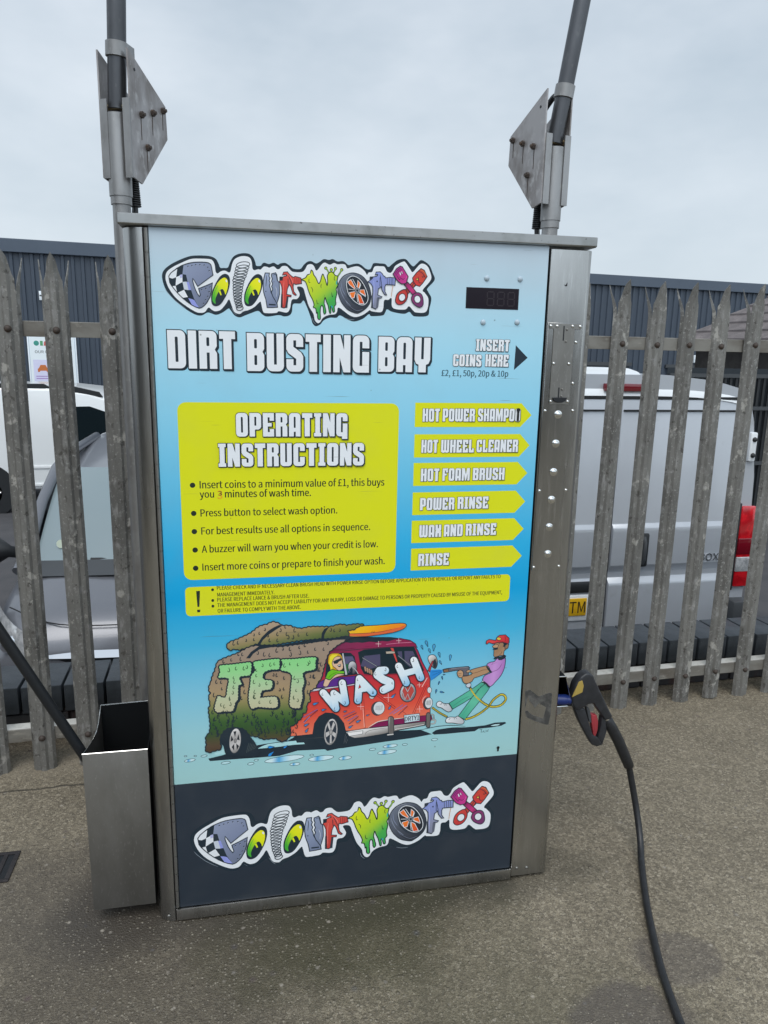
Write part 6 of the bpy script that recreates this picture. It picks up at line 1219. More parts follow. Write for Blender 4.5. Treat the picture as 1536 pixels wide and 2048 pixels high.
  ["F","b5d8dc",0,8,"23404a",0,"5857,4452 5855,4446 5849,4439 5839,4434 5825,4430 5809,4428 5792,4427 5774,4428 5757,4431 5743,4436 5732,4441 5725,4448 5722,4454 5723,4461 5730,4467 5740,4473 5753,4477 5769,4479 5787,4480 5804,4478 5821,4475 5835,4471 5847,4466 5854,4459"],
  ["F","b5d8dc",0,8,"23404a",0,"6665,4524 6663,4516 6656,4507 6643,4500 6626,4494 6606,4490 6584,4488 6562,4489 6541,4492 6522,4497 6508,4504 6498,4512 6494,4521 6496,4530 6503,4538 6516,4545 6533,4551 6553,4555 6575,4557 6597,4556 6618,4553 6637,4548 6651,4541 6661,4533"],
  ["F","b5d8dc",0,8,"23404a",0,"3422,4379 3421,4373 3417,4367 3410,4362 3400,4359 3390,4357 3378,4356 3366,4357 3354,4360 3345,4364 3337,4369 3332,4374 3330,4380 3331,4386 3336,4391 3343,4396 3352,4400 3363,4402 3375,4402 3387,4401 3398,4399 3408,4395 3415,4390 3420,4384"],
 ],
 'heading': [
  ["B","DIRT",288,13943,1719,14750,30],
  ["B","BUSTING",1971,13908,4698,14728,30],
  ["B","BAY",4915,13932,6132,14715,30],
 ],
 'instruction': [
  ["F","d4d722",0,0,"K",0,"5428,13024 5419,13083 5392,13136 5350,13178 5297,13205 5238,13214 625,13214 566,13205 513,13178 471,13136 444,13083 435,13024 435,9314 444,9255 471,9202 513,9160 566,9133 625,9124 5238,9124 5297,9133 5350,9160 5392,9202 5419,9255 5428,9314"],
  ["B","OPERATING",1696,12455,4214,12984,18],
  ["B","INSTRUCTIONS",1291,11774,4610,12300,18],
  ["T","Insert coins to a minimum value of £1, this buys","28322a","860,11280 5109,11280",172],
  ["T","you","28322a","853,11064 1166,11064",165],
  ["T","minutes of wash time.","28322a","1413,11062 3370,11062",166],
  ["T","3","e0a030","1241,11035 1347,11035",189],
  ["T","3","3a3a30","1262,11111 1341,11111",98],
  ["T","Press button to select wash option.","28322a","857,10628 3989,10628",167],
  ["T","For best results use all options in sequence.","28322a","860,10203 4784,10203",169],
  ["T","A buzzer will warn you when your credit is low.","28322a","857,9771 4982,9771",171],
  ["T","Insert more coins or prepare to finish your wash.","28322a","857,9340 5158,9340",173],
  ["F","28322a",0,0,"K",0,"763,11355 757,11332 744,11313 723,11300 700,11296 677,11301 658,11314 646,11334 642,11357 647,11380 661,11399 681,11411 704,11416 727,11411 747,11397 759,11378"],
  ["F","28322a",0,0,"K",0,"765,10704 760,10680 746,10661 726,10648 702,10644 679,10649 660,10663 647,10683 643,10706 649,10730 663,10749 683,10762 706,10766 729,10760 749,10747 761,10727"],
  ["F","28322a",0,0,"K",0,"765,10276 759,10253 745,10233 725,10220 701,10216 678,10222 659,10236 646,10256 642,10279 648,10303 662,10322 682,10335 706,10339 729,10334 748,10320 761,10300"],
  ["F","28322a",0,0,"K",0,"768,9840 763,9816 749,9796 728,9784 704,9780 681,9785 661,9799 649,9820 645,9844 650,9867 664,9887 685,9900 709,9904 732,9898 752,9884 764,9864"],
  ["F","28322a",0,0,"K",0,"764,9403 759,9379 744,9359 724,9346 700,9342 676,9348 657,9362 644,9383 640,9407 646,9431 660,9451 680,9464 704,9468 728,9462 747,9448 760,9427"],
 ],
 'warning': [
  ["F","d4d722",0,0,"K",0,"8408,8843 8403,8877 8387,8908 8363,8932 8332,8948 8298,8953 554,8953 520,8948 489,8932 465,8908 449,8877 444,8843 444,8348 449,8314 465,8284 489,8259 520,8244 554,8238 8298,8238 8332,8244 8363,8259 8387,8284 8403,8314 8408,8348"],
  ["T","PLEASE CHECK AND IF NECESSARY CLEAN BRUSH HEAD WITH POWER RINSE OPTION BEFORE APPLICATION TO THE VEHICLE OR REPORT ANY FAULTS TO","28322a","1168,8859 8147,8859",93],
  ["T","MANAGEMENT IMMEDIATELY.","28322a","1171,8694 2494,8694",93],
  ["T","PLEASE REPLACE LANCE & BRUSH AFTER USE.","28322a","1167,8570 3320,8570",94],
  ["T","THE MANAGEMENT DOES NOT ACCEPT LIABILITY FOR ANY INJURY, LOSS OR DAMAGE TO PERSONS OR PROPERTY CAUSED BY MISUSE OF THE EQUIPMENT,","28322a","1167,8435 8211,8435",94],
  ["T","OR FAILURE TO COMPLY WITH THE ABOVE.","28322a","1169,8293 3122,8293",94],
  ["F","28322a",0,0,"K",0,"1101,8866 1096,8848 1083,8836 1067,8832 1050,8837 1038,8851 1034,8869 1039,8887 1052,8899 1069,8903 1085,8898 1097,8884"],
  ["F","28322a",0,0,"K",0,"1097,8602 1092,8584 1079,8571 1062,8567 1046,8573 1034,8587 1030,8605 1035,8623 1048,8636 1064,8640 1081,8634 1093,8620"],
  ["F","28322a",0,0,"K",0,"1096,8461 1091,8443 1079,8430 1062,8426 1045,8432 1033,8446 1029,8464 1034,8482 1047,8495 1064,8499 1081,8493 1092,8479"],
  ["F","28322a",0,0,"K",0,"694,8852 782,8852 754,8462 710,8464"],
  ["F","28322a",0,0,"K",0,"700,8392 771,8393 768,8328 702,8328"],
 ],
 'coin_heading': [
  ["B","INSERT",7223,14442,8042,14709,9],
  ["B","COINS",6685,14084,7373,14356,9],
  ["B","HERE",7473,14089,8042,14366,9],
  ["T","£2, £1, 50p, 20p & 10p","33505e","6421,13855 8055,13855",140],
 ],
 'pointer': [
  ["F","2b3640",0,0,"K",0,"8206,14589 8520,14306 8194,14017"],
 ],
 'arrow0': [
  ["F","d4d722",0,0,"K",0,"5812,13234 8435,13234 8705,12950 8435,12665 5812,12665"],
  ["B","HOT",5998,12793,6409,13098,9],
  ["B","POWER",6482,12798,7274,13101,9],
  ["B","SHAMPOO",7348,12803,8413,13106,9],
 ],
 'arrow1': [
  ["F","d4d722",0,0,"K",0,"5814,12495 8445,12495 8703,12218 8445,11941 5814,11941"],
  ["B","HOT",5989,12054,6389,12364,9],
  ["B","WHEEL",6470,12055,7285,12364,9],
  ["B","CLEANER",7351,12060,8399,12364,9],
 ],
 'arrow2': [
  ["F","d4d722",0,0,"K",0,"5814,11813 8425,11813 8692,11534 8425,11256 5814,11256"],
  ["B","HOT",5997,11367,6449,11676,9],
  ["B","FOAM",6529,11372,7212,11677,9],
  ["B","BRUSH",7290,11377,8097,11676,9],
 ],
 'arrow3': [
  ["F","d4d722",0,0,"K",0,"5812,11100 8418,11100 8682,10821 8418,10541 5812,10541"],
  ["B","POWER",5997,10660,6856,10961,9],
  ["B","RINSE",6937,10671,7718,10970,9],
 ],
 'arrow4': [
  ["F","d4d722",0,0,"K",0,"5808,10403 8416,10403 8685,10123 8416,9844 5808,9844"],
  ["B","WAX",6000,9983,6549,10288,9],
  ["B","AND",6619,9988,7096,10288,9],
  ["B","RINSE",7174,9994,7959,10294,9],
 ],
 'arrow5': [
  ["F","d4d722",0,0,"K",0,"5813,9703 8414,9703 8678,9425 8414,9147 5813,9147"],
  ["B","RINSE",5995,9260,6774,9568,9],
 ],
}
LOGO_SHIFT = (1.36070, 0.03440, 543.5, -19253.8)

PAL = dict(K='27323b', K2='343c46', W='dfe3e7', W2='c3cad4', lav='8f97d6', lav2='b3b6dc', Kg='22352c', rimhi='848e98')
INK_GAIN = 1.12
def colour(c):
    return tuple(min(v * INK_GAIN, 1) for v in s2l(PAL.get(c, c)))
def pts_of(s): return [tuple(float(v) for v in q.split(',')) for q in s.split()]
def area(p): return sum(p[i][0] * p[(i + 1) % len(p)][1] - p[(i + 1) % len(p)][0] * p[i][1] for i in range(len(p))) / 2
def spline(p, closed, step=9.):
    n = len(p)
    if n < 3: return p
    out = []
    for i in range(n if closed else n - 1):
        if closed: a, b_, c, d = p[i - 1], p[i], p[(i + 1) % n], p[(i + 2) % n]
        else: a, b_, c, d = p[max(i - 1, 0)], p[i], p[i + 1], p[min(i + 2, n - 1)]
        k = max(1, min(6, int(math.hypot(c[0] - b_[0], c[1] - b_[1]) / step)))
        for j in range(k):
            t = j / k; t2, t3 = t * t, t * t * t
            out.append(tuple(.5 * (2 * b_[q] + (c[q] - a[q]) * t + (2 * a[q] - 5 * b_[q] + 4 * c[q] - d[q]) * t2 + (3 * b_[q] - a[q] - 3 * c[q] + d[q]) * t3) for q in (0, 1)))
    if not closed: out.append(p[-1])
    return out
def normals2(p, closed):
    out = []; n = len(p)
    for i in range(n):
        a = p[i - 1] if (closed or i > 0) else p[i]; c = p[(i + 1) % n] if (closed or i < n - 1) else p[i]
        d1 = (p[i][0] - a[0], p[i][1] - a[1]); d2 = (c[0] - p[i][0], c[1] - p[i][1])
        l1 = math.hypot(*d1) or 1; l2 = math.hypot(*d2) or 1
        if d1 == (0, 0): d1, l1 = d2, l2
        if d2 == (0, 0): d2, l2 = d1, l1
        n1 = (-d1[1] / l1, d1[0] / l1); n2 = (-d2[1] / l2, d2[0] / l2); mx_, my_ = n1[0] + n2[0], n1[1] + n2[1]; l = math.hypot(mx_, my_)
        if l < .3: out.append(n1); continue
        mx_, my_ = mx_ / l, my_ / l; k = 1 / max(.55, mx_ * n1[0] + my_ * n1[1]); out.append((mx_ * k, my_ * k))
    return out
def scallop(p, amp):
    """drippy, lumpy border for the slime and mud shapes"""
    L_ = [0]
    for i in range(len(p)): L_.append(L_[-1] + math.hypot(p[(i + 1) % len(p)][0] - p[i][0], p[(i + 1) % len(p)][1] - p[i][1]))
    tot = L_[-1]; nb = max(8, int(tot / (amp * 6.5))); out = []; sgn = 1 if area(p) > 0 else -1; i = 0
    m_ = nb * 5
    for k in range(m_):
        s = tot * k / m_
        while L_[i + 1] < s: i += 1
        a, b_ = p[i], p[(i + 1) % len(p)]; t = (s - L_[i]) / max(1e-6, L_[i + 1] - L_[i]); d = (b_[0] - a[0], b_[1] - a[1]); l = math.hypot(*d) or 1
        h = amp * (abs(math.sin(math.pi * k / 5)) - .5) * (.7 + .6 * abs(math.sin(k // 5 * 2.4)))
        out.append((a[0] + d[0] * t + d[1] / l * h * sgn, a[1] + d[1] * t - d[0] / l * h * sgn))
    return out
class Ink:
    def __init__(s): s.v = []; s.f = []; s.c = []; s.boxes = []
    def layer(s, pts):
        x0, x1 = min(p[0] for p in pts), max(p[0] for p in pts); y0, y1 = min(p[1] for p in pts), max(p[1] for p in pts); L_ = 0
        for (a, b_, c, d, l) in s.boxes:
            if a < x1 and b_ > x0 and c < y1 and d > y0 and l >= L_: L_ = l + 1
        s.boxes.append((x0, x1, y0, y1, L_)); return L_
    def add(s, pts, faces, col, L_):
        base = len(s.v)
        for p in pts: s.v.append((p[0] * 1e-4, -.00012 - L_ * .00007, p[1] * 1e-4))
        for f in faces:
            a = sum(pts[f[i]][0] * pts[f[(i + 1) % len(f)]][1] - pts[f[(i + 1) % len(f)]][0] * pts[f[i]][1] for i in range(len(f)))
            s.f.append([base + i for i in (f if a > 0 else f[::-1])])
        if isinstance(col, list):
            x0, y0, x1, y1, cs = col; cs = [colour(c) for c in cs]; dd = (x1 - x0) ** 2 + (y1 - y0) ** 2
            for p in pts:
                t = max(0, min(1, ((p[0] - x0) * (x1 - x0) + (p[1] - y0) * (y1 - y0)) / dd)) * (len(cs) - 1); i = min(int(t), len(cs) - 2); t -= i
                s.c.append(tuple(cs[i][q] * (1 - t) + cs[i + 1][q] * t for q in range(3)))
        else: s.c += [colour(col)] * len(pts)
    def fill(s, pts, col, holes=(), L_=None):
        L_ = s.layer(pts) if L_ is None else L_
        vs = [Vector(p) for p in pts]; loops = [list(range(len(pts)))]
        for h in holes: loops.append(list(range(len(vs), len(vs) + len(h)))); vs += [Vector(p) for p in h]
        if isinstance(col, list):
            x0, x1 = min(p[0] for p in pts), max(p[0] for p in pts); y0, y1 = min(p[1] for p in pts), max(p[1] for p in pts); st = max(14., max(x1 - x0, y1 - y0) / 22)
            for i in range(1, int((x1 - x0) / st) + 1):
                for j in range(1, int((y1 - y0) / st) + 1): vs.append(Vector((x0 + i * st + .37, y0 + j * st + .21)))
        edges = [(l[i], l[(i + 1) % len(l)]) for l in loops for i in range(len(l))]
        r = delaunay_2d_cdt(vs, edges, [], 0, 1e-4)
        V2, F2 = r[0], r[2]
        def inside(x, y):
            w = 0
            for lp in [pts] + list(holes):
                c = False; n = len(lp); j = n - 1
                for i in range(n):
                    if (lp[i][1] > y) != (lp[j][1] > y) and x < (lp[j][0] - lp[i][0]) * (y - lp[i][1]) / (lp[j][1] - lp[i][1]) + lp[i][0]: c = not c
                    j = i
                w += c
            return w == 1
        fs = []
        for f in F2:
            cx = sum(V2[i].x for i in f) / len(f); cy = sum(V2[i].y for i in f) / len(f)
            if inside(cx, cy): fs.append(list(f))
        used = sorted({i for f in fs for i in f}); ix = {u: k for k, u in enumerate(used)}
        s.add([(V2[u].x, V2[u].y) for u in used], [[ix[i] for i in f] for f in fs], col, L_)
    def stroke(s, pts, w, col, closed=False, taper=False):
        q = [p for i, p in enumerate(pts) if i == 0 or math.hypot(p[0] - pts[i - 1][0], p[1] - pts[i - 1][1]) > .5]
        if len(q) < 2: return
        nn = normals2(q, closed); n = len(q); h = []
        for i in range(n):
            t = i / (n - 1); h.append(w / 2 * (min(1, .35 + 3 * min(t, 1 - t)) if taper and not closed else 1))
        vs = [(q[i][0] + nn[i][0] * h[i], q[i][1] + nn[i][1] * h[i]) for i in range(n)] + [(q[i][0] - nn[i][0] * h[i], q[i][1] - nn[i][1] * h[i]) for i in range(n)]
        fs = [[i, (i + 1) % n, n + (i + 1) % n, n + i] for i in range(n if closed else n - 1)]
        s.add(vs, fs, col, s.layer(vs))
    def build(s, name, parent, label=None):
        me = bpy.data.meshes.new(name); me.from_pydata(s.v, [], s.f); at = me.color_attributes.new('Col', 'FLOAT_COLOR', 'POINT')
        for i, c in enumerate(s.c): at.data[i].color = (*c, 1)
        me.materials.append(PRINT); o = bpy.data.objects.new(name, me); C.objects.link(o); o.parent = parent
        if label: o['label'] = label
        return o
def arc(cx, cy, r, a0, a1, n=5): return [(cx + r * math.cos(R(a0 + (a1 - a0) * i / n)), cy + r * math.sin(R(a0 + (a1 - a0) * i / n))) for i in range(n + 1)]
def rr(x0, y0, x1, y1, r=.5): return arc(x1 - r, y1 - r, r, 0, 90, 3) + arc(x0 + r, y1 - r, r, 90, 180, 3) + arc(x0 + r, y0 + r, r, 180, 270, 3) + arc(x1 - r, y0 + r, r, 270, 360, 3)
TR3, TL3, BL3, BR3 = arc(7, 17, 3, 0, 90), arc(3, 17, 3, 90, 180), arc(3, 3, 3, 180, 270), arc(7, 3, 3, 270, 360)
GL = {
 'D': ([(0, 0)] + BR3 + TR3 + [(0, 20)], [rr(4.2, 3.4, 5.8, 16.6)]), 'O': (BL3 + BR3 + TR3 + TL3, [rr(4.2, 3.4, 5.8, 16.6)]),
 'P': ([(0, 0), (4.6, 0), (4.6, 6)] + arc(7, 9, 3, 270, 360) + TR3 + [(0, 20)], [rr(4.2, 9.2, 5.8, 16.8)]),
 'B': ([(0, 0)] + arc(7.2, 2.8, 2.8, 270, 360) + [(10, 8.6), (9, 10.2), (10, 11.8)] + arc(7.2, 17.2, 2.8, 0, 90) + [(0, 20)], [rr(4.2, 3.2, 5.8, 8.4), rr(4.2, 12, 5.8, 16.8)]),
 'R': ([(0, 0), (4.2, 0), (4.2, 8.6), (5.8, 8.6), (5.8, 0), (10, 0), (10, 8.4), (8.8, 10.2), (10, 12)] + arc(7.2, 17.2, 2.8, 0, 90) + [(0, 20)], [rr(4.2, 12, 5.8, 16.6)]),
 'A': ([(0, 0), (4.2, 0), (4.2, 4), (5.8, 4), (5.8, 0), (10, 0)] + TR3 + TL3, [rr(4.2, 7.4, 5.8, 16.8)]),
 'U': (BL3 + BR3 + [(10, 20), (5.8, 20), (5.8, 3.6), (4.2, 3.6), (4.2, 20), (0, 20)], []),
 'Y': ([(2.6, 0), (7.4, 0), (7.4, 4.4), (9, 5), (10, 7.2), (10, 20), (5.8, 20), (5.8, 7.6), (4.2, 7.6), (4.2, 20), (0, 20), (0, 7.2), (1, 5), (2.6, 4.4)], []),
 'i': ([(0, 0), (4.6, 0), (4.6, 20), (0, 20)], []),
 'I': ([(0, 0), (6.4, 0), (6.4, 3), (5.3, 3), (5.3, 17), (6.4, 17), (6.4, 20), (0, 20), (0, 17), (1.1, 17), (1.1, 3), (0, 3)], []),
 'T': ([(2.2, 0), (6.8, 0), (6.8, 16), (9, 16), (9, 20), (0, 20), (0, 16), (2.2, 16)], []),
 'N': ([(0, 0), (3.9, 0), (3.9, 8), (6.2, 0), (10.4, 0), (10.4, 20), (6.5, 20), (6.5, 12), (4.2, 20), (0, 20)], []),
 'S': ([(10, 13.2)] + TR3 + TL3 + [(0, 11.8), (1.2, 9.8), (5.8, 6.8), (5.8, 3.4), (4.2, 3.4), (4.2, 6.6), (0, 6.6)] + BL3 + BR3 + [(10, 8.2), (8.8, 10.2), (4.2, 13.2), (4.2, 16.6), (5.8, 16.6), (5.8, 13.2)], []),
 'G': ([(10, 13.2)] + TR3 + TL3 + BL3 + [(10, 0), (10, 11.2), (5.8, 11.2), (5.8, 3.6), (4.2, 3.6), (4.2, 16.6), (5.8, 16.6), (5.8, 13.2)], []),
 'g': ([(10, 13.2)] + TR3 + TL3 + BL3 + [(5.2, 0), (5.2, -2.3), (10, -2.3), (10, 11.2), (5.8, 11.2), (5.8, 3.6), (4.2, 3.6), (4.2, 16.6), (5.8, 16.6), (5.8, 13.2)], []),
 'C': ([(10, 13.2)] + TR3 + TL3 + BL3 + BR3 + [(10, 8), (5.8, 8), (5.8, 3.6), (4.2, 3.6), (4.2, 16.6), (5.8, 16.6), (5.8, 13.2)], []),
 'E': ([(0, 0), (9.6, 0), (9.6, 6.4), (5.8, 6.4), (5.8, 3.8), (4.2, 3.8), (4.2, 8.6), (7.6, 8.6), (7.6, 11.6), (4.2, 11.6), (4.2, 16.4), (5.8, 16.4), (5.8, 13.4), (9.6, 13.4), (9.6, 20), (0, 20)], []),
 'F': ([(0, 0), (4.2, 0), (4.2, 8.6), (7.4, 8.6), (7.4, 11.6), (4.2, 11.6), (4.2, 16.4), (5.8, 16.4), (5.8, 13.4), (9.4, 13.4), (9.4, 20), (0, 20)], []),
 'H': ([(0, 0), (4.2, 0), (4.2, 9), (5.8, 9), (5.8, 0), (10, 0), (10, 20), (5.8, 20), (5.8, 12), (4.2, 12), (4.2, 20), (0, 20)], []),
 'L': ([(0, 0), (9, 0), (9, 6.4), (5.8, 6.4), (5.8, 3.8), (4.2, 3.8), (4.2, 20), (0, 20)], []),
 'M': ([(0, 0), (3.8, 0), (3.8, 11), (6, 0), (8, 0), (10.2, 11), (10.2, 0), (14, 0), (14, 20), (9, 20), (7, 10), (5, 20), (0, 20)], []),
 'W': (BL3 + [(6, 0), (7.2, 1.2), (8.4, 0)] + arc(11.4, 3, 3, 270, 360) + [(14.4, 20), (10.4, 20), (10.4, 3.6), (9.2, 3.6), (9.2, 20), (5.2, 20), (5.2, 3.6), (4.1, 3.6), (4.1, 20), (0, 20)], []),
 'X': ([(0, 0), (4.2, 0), (4.2, 6), (5.8, 6), (5.8, 0), (10, 0), (10, 8.5), (9, 10.2), (10, 12), (10, 20), (5.8, 20), (5.8, 14.5), (4.2, 14.5), (4.2, 20), (0, 20), (0, 12), (1, 10.2), (0, 8.5)], []),
}
def expand(p, d):
    nn = normals2(p, True); s = 1 if area(p) < 0 else -1
    return [(p[i][0] + nn[i][0] * d * s, p[i][1] + nn[i][1] * d * s) for i in range(len(p))]
def block_word(ink, word, u0, v0, u1, v1, dep):
    big = dep > 25
    keys = ['i' if (ch == 'I' and big) else ('g' if ch == 'G' and not big else ch) for ch in word]
    gap = 1.5; tot = sum(max(p[0] for p in GL[k][0]) for k in keys) + gap * (len(keys) - 1); sx = (u1 - u0) / tot; sy = (v1 - v0) / 20; x = u0
    gl = []
    for k in keys:
        out, hol = GL[k]; f = lambda p: (x + p[0] * sx, v0 + p[1] * sy)
        gl.append(([f(p) for p in out], [[f(p) for p in h] for h in hol])); x += (max(p[0] for p in out) + gap) * sx
    ow = dep * .6
    base = ink.layer([(u0 - dep, v0 - dep), (u1 + dep, v1 + dep)])
    for k, (o, h) in enumerate(gl):
        for j, fr in enumerate((1., .66, .33, 0.)):
            q = expand(o, ow + (2 if big else 1)); ink.fill([(p[0] + dep * .95 * fr, p[1] - dep * .95 * fr) for p in q], 'K', L_=base + k * 4 + j)
    for o, h in gl: ink.fill(o, 'W', h, L_=base + len(gl) * 4)
    ink.boxes.append((u0 - dep, u1 + dep, v0 - dep, v1 + dep, base + len(gl) * 4))
SANS = None
try:
    import os
    SANS = bpy.data.fonts.load(os.path.join(bpy.utils.system_resource('DATAFILES', path='fonts'), 'Noto Sans CJK Regular.woff2'))
except Exception: SANS = None
def text_mesh(txt):
    cu = bpy.data.curves.new('t', 'FONT'); cu.body = txt; cu.resolution_u = 3
    if SANS: cu.font = SANS; o = bpy.data.objects.new('t', cu); C.objects.link(o)
    dg = bpy.context.evaluated_depsgraph_get(); me = bpy.data.meshes.new_from_object(o.evaluated_get(dg))
    vs = [(v.co.x, v.co.y) for v in me.vertices]; fs = [list(p.vertices) for p in me.polygons]
    bpy.data.objects.remove(o); bpy.data.curves.remove(cu); bpy.data.meshes.remove(me); return vs, fs
CAP_H = max(v[1] for v in text_mesh('H')[0])
def text_line(ink, txt, col, a, b_, cap):
    vs, fs = text_mesh(txt); x0, x1 = min(v[0] for v in vs), max(v[0] for v in vs); sx = (b_[0] - a[0]) / (x1 - x0); sy = cap / CAP_H
    tl = (b_[1] - a[1]) / (b_[0] - a[0])
    q = [(a[0] + (v[0] - x0) * sx, a[1] + v[1] * sy + (v[0] - x0) * sx * tl) for v in vs]; 
    for dx in (-.022, .022): ink.add([(x_ + dx * cap, y_) for x_, y_ in q], fs, col, ink.layer(q))
def print_items(items, name, parent, label=None, tf=None):
    ink = Ink(); T = tf or (lambda p: p); sc = tf.scale if tf else 1.
    def TC(c): return c if not isinstance(c, list) else [*T((c[0], c[1])), *T((c[2], c[3])), c[4]]
    for it in items:
        k = it[0]
        if k == 'F':
            _, col, sm, ow, oc, bu, ps = it; p = [T(q) for q in pts_of(ps)]
            if sm: p = spline(p, True)
            if bu: p = scallop(p, bu * sc)
            ink.fill(p, TC(col))
            if ow: ink.stroke(p, ow * sc * 1.4, oc, True)
        elif k == 'L':
            _, col, w, sm, cl, ps = it; p = [T(q) for q in pts_of(ps)]
            if sm: p = spline(p, bool(cl))
            ink.stroke(p, w * sc * (1.3 if w < 16 else 1.1), col, bool(cl), taper=(sm and not cl and w < 20))
        elif k == 'T': a, b_ = pts_of(it[3]); text_line(ink, it[1], it[2], a, b_, it[4])
        elif k == 'B': block_word(ink, *it[1:])
    return ink.build(name, parent, label)

# ------------------------------------------------------------------ the jet wash machine
mach = thing('jet_wash_machine', 'tall steel coin operated jet wash cabinet with a bright blue illustrated door', 'wash machine', (0, 0, 0))
def rbox(x0, x1, y0, y1, rs, n=5):
    """plan outline with corner radii (front left, front right, back right, back left)"""
    fl, fr, br, bl = rs
    return (arc(x0 + fl, y0 + fl, fl, 180, 270, n) if fl else [(x0, y0)]) + (arc(x1 - fr, y0 + fr, fr, 270, 360, n) if fr else [(x1, y0)]) + (arc(x1 - br, y1 - br, br, 0, 90, n) if br else [(x1, y1)]) + (arc(x0 + bl, y1 - bl, bl, 90, 180, n) if bl else [(x0, y1)])
b = MB(); b.box(-.226, .812, .030, .47, .006, 1.684); b.build('cabinet_body', STEEL, mach, 0)
b = MB(); b.prism(rbox(-.2335, -.1885, 0, .056, (.041, .003, 0, 0), 10), 'Z', .0015, 1.681); b.build('corner_post', STEEL, mach, 50)
b = MB(); b.prism([(.7165, 0), (.8105, 0), (.8225, .009), (.8225, .029), (.7165, .029)], 'Z', .010, 1.6785, .001, 1); col = b.build('control_column', STEEL, mach, 30)
b = MB(); b.box(-.1755, .7145, .012, .029, .037, 1.681); b.build('door_recess', GAP, mach, 0)
b = MB(); b.prism([(-.010, 1.6865), (-.010, 1.7065), (.49, 1.7065), (.49, 1.6865), (.484, 1.684), (-.006, 1.684)], 'X', -.2365, .8257, .0012, 1); b.build('top_cap', STEEL_CAP, mach, 15)
b = MB(); b.box(-.1865, .7145, -.004, .029, .0035, .0365, .002); b.build('base_rail', STEEL, mach, 40)
b = MB()
for i in range(33):
    z0 = .042 + i * .0497; b.tube([(-.1825, -.001, z0), (-.1825, -.001, z0 + .0477)], .0042, 8)
b.tube([(-.1825, .001, .042), (-.1825, .001, 1.68)], .0030, 8); b.box(-.1868, -.1785, .0015, .02, .041, 1.681); b.build('piano_hinge', STEEL_DULL, mach, 40)
UL = -.1774
b = MB(); b.box(0, .8892, 0, .011, .0392, 1.6835, .0012); door = b.build('door', DOORM, mach, 40, (UL, 0, 0))
print_items(ART['logo'], 'logo', door, 'cartoon lettering logo on the light blue top of the door')
def shift(p): a, s, tx, ty = LOGO_SHIFT; return (a * p[0] - s * p[1] + tx, s * p[0] + a * p[1] + ty)
shift.scale = math.hypot(LOGO_SHIFT[0], LOGO_SHIFT[1])
print_items(ART['logo'], 'logo', door, 'larger cartoon lettering logo on the dark bottom of the door', shift)
print_items(ART['heading'], 'heading_lettering', door)
print_items(ART['instruction'], 'instruction_panel', door)
print_items(ART['warning'], 'warning_panel', door)
print_items(ART['coin_heading'], 'coin_lettering', door)
print_items(ART['pointer'], 'pointer_triangle', door)
for i, w in enumerate(('hot power shampoo', 'hot wheel cleaner', 'hot foam brush', 'power rinse', 'wax and rinse', 'rinse')): print_items(ART['arrow%d' % i], 'option_arrow', door, 'yellow arrow reading ' + w)
print_items(ART['cartoon'], 'cartoon_picture', door)
# display window with dead segments
b = MB(); b.box(.5162 - UL, .6437 - UL, -.0007, .002, 1.5392, 1.5862, .0004); disp = b.build('display_window', DISPLAY, door, 0)
b = MB()
for cx in (.575, .600, .625):
    x0, x1, za, zb, zc = cx - .008 - UL, cx + .008 - UL, 1.5475, 1.5625, 1.5775; w = .0013
    for (ax, az, bx, bz) in ((x0, za, x1, za), (x0, zb, x1, zb), (x0, zc, x1, zc), (x0, za, x0, zb), (x1, za, x1, zb), (x0, zb, x0, zc), (x1, zb, x1, zc)):
        b.box(min(ax, bx) - (w if az != bz else -w), max(ax, bx) + (w if az != bz else -w), -.0009, -.0007, min(az, bz) - (w if az == bz else -w), max(az, bz) + (w if az == bz else -w))
b.build('digit_segments', SEG, disp, 0)
for (x, z) in ((.5639, 1.6072), (.6446, 1.6083), (.5599, 1.5092), (.6431, 1.5113)):
    b = MB(); b.dome((x - UL, 0, z), (0, -1, 0), .0068, .0045); b.build('rivet', PAINTED, door, 60)
for (x, z, q) in ((.6578, 1.3075, .0045), (.657, .4135, .004)):
    b = MB(); b.tube([(x - UL, -.001, z), (x - UL, -.0045 if z > 1 else -.0012, z)], q, 12); b.box(x - UL - q * .55, x - UL + q * .55, -.004 if z > 1 else -.0012, 0, z - (.026 if z > 1 else .011), z - .001); b.build('keyhole', MATTE_BLACK, door, 40)
# control column: plates, coin slots, buttons, screws
b = MB(); b.prism([(.7197, 1.5132), (.8079, 1.5132), (.8079, 1.306), (.7962, .9025), (.7185, .9025), (.7197, 1.12)], 'Y', -.0022, .001, .0006, 1); plate = b.build('button_plate', STEEL, mach, 40)
b = MB(); b.prism([(.7245, 1.5105), (.8045, 1.5105), (.8045, 1.499), (.787, 1.499), (.787, 1.322), (.7345, 1.322), (.7345, 1.499), (.7245, 1.499)], 'Y', -.0042, -.002, .0004, 1); cp = b.build('coin_plate', STEEL_DULL, mach, 40)
b = MB(); b.box(.7583, .7612, -.0047, -.0040, 1.472, 1.506); b.build('coin_slot', MATTE_BLACK, cp, 0)
b = MB(); b.box(.7558, .7588, -.0047, -.0040, 1.338, 1.362); b.prism([(.741, 1.338), (.779, 1.338), (.775, 1.330), (.766, 1.3262), (.754, 1.3262), (.745, 1.330)], 'Y', -.0085, -.0041, .0006, 1); b.build('reject_tray', MATTE_BLACK, cp, 0)
def screw(x, z, y, par, r=.0036, mt=BRIGHT):
    b = MB(); b.tube([(x, y, z), (x, y - .0008, z)], r * 1.15, 12); b.dome((x, y - .0008, z), (0, -1, 0), r, .0022); o = b.build('screw', mt, par, 50)
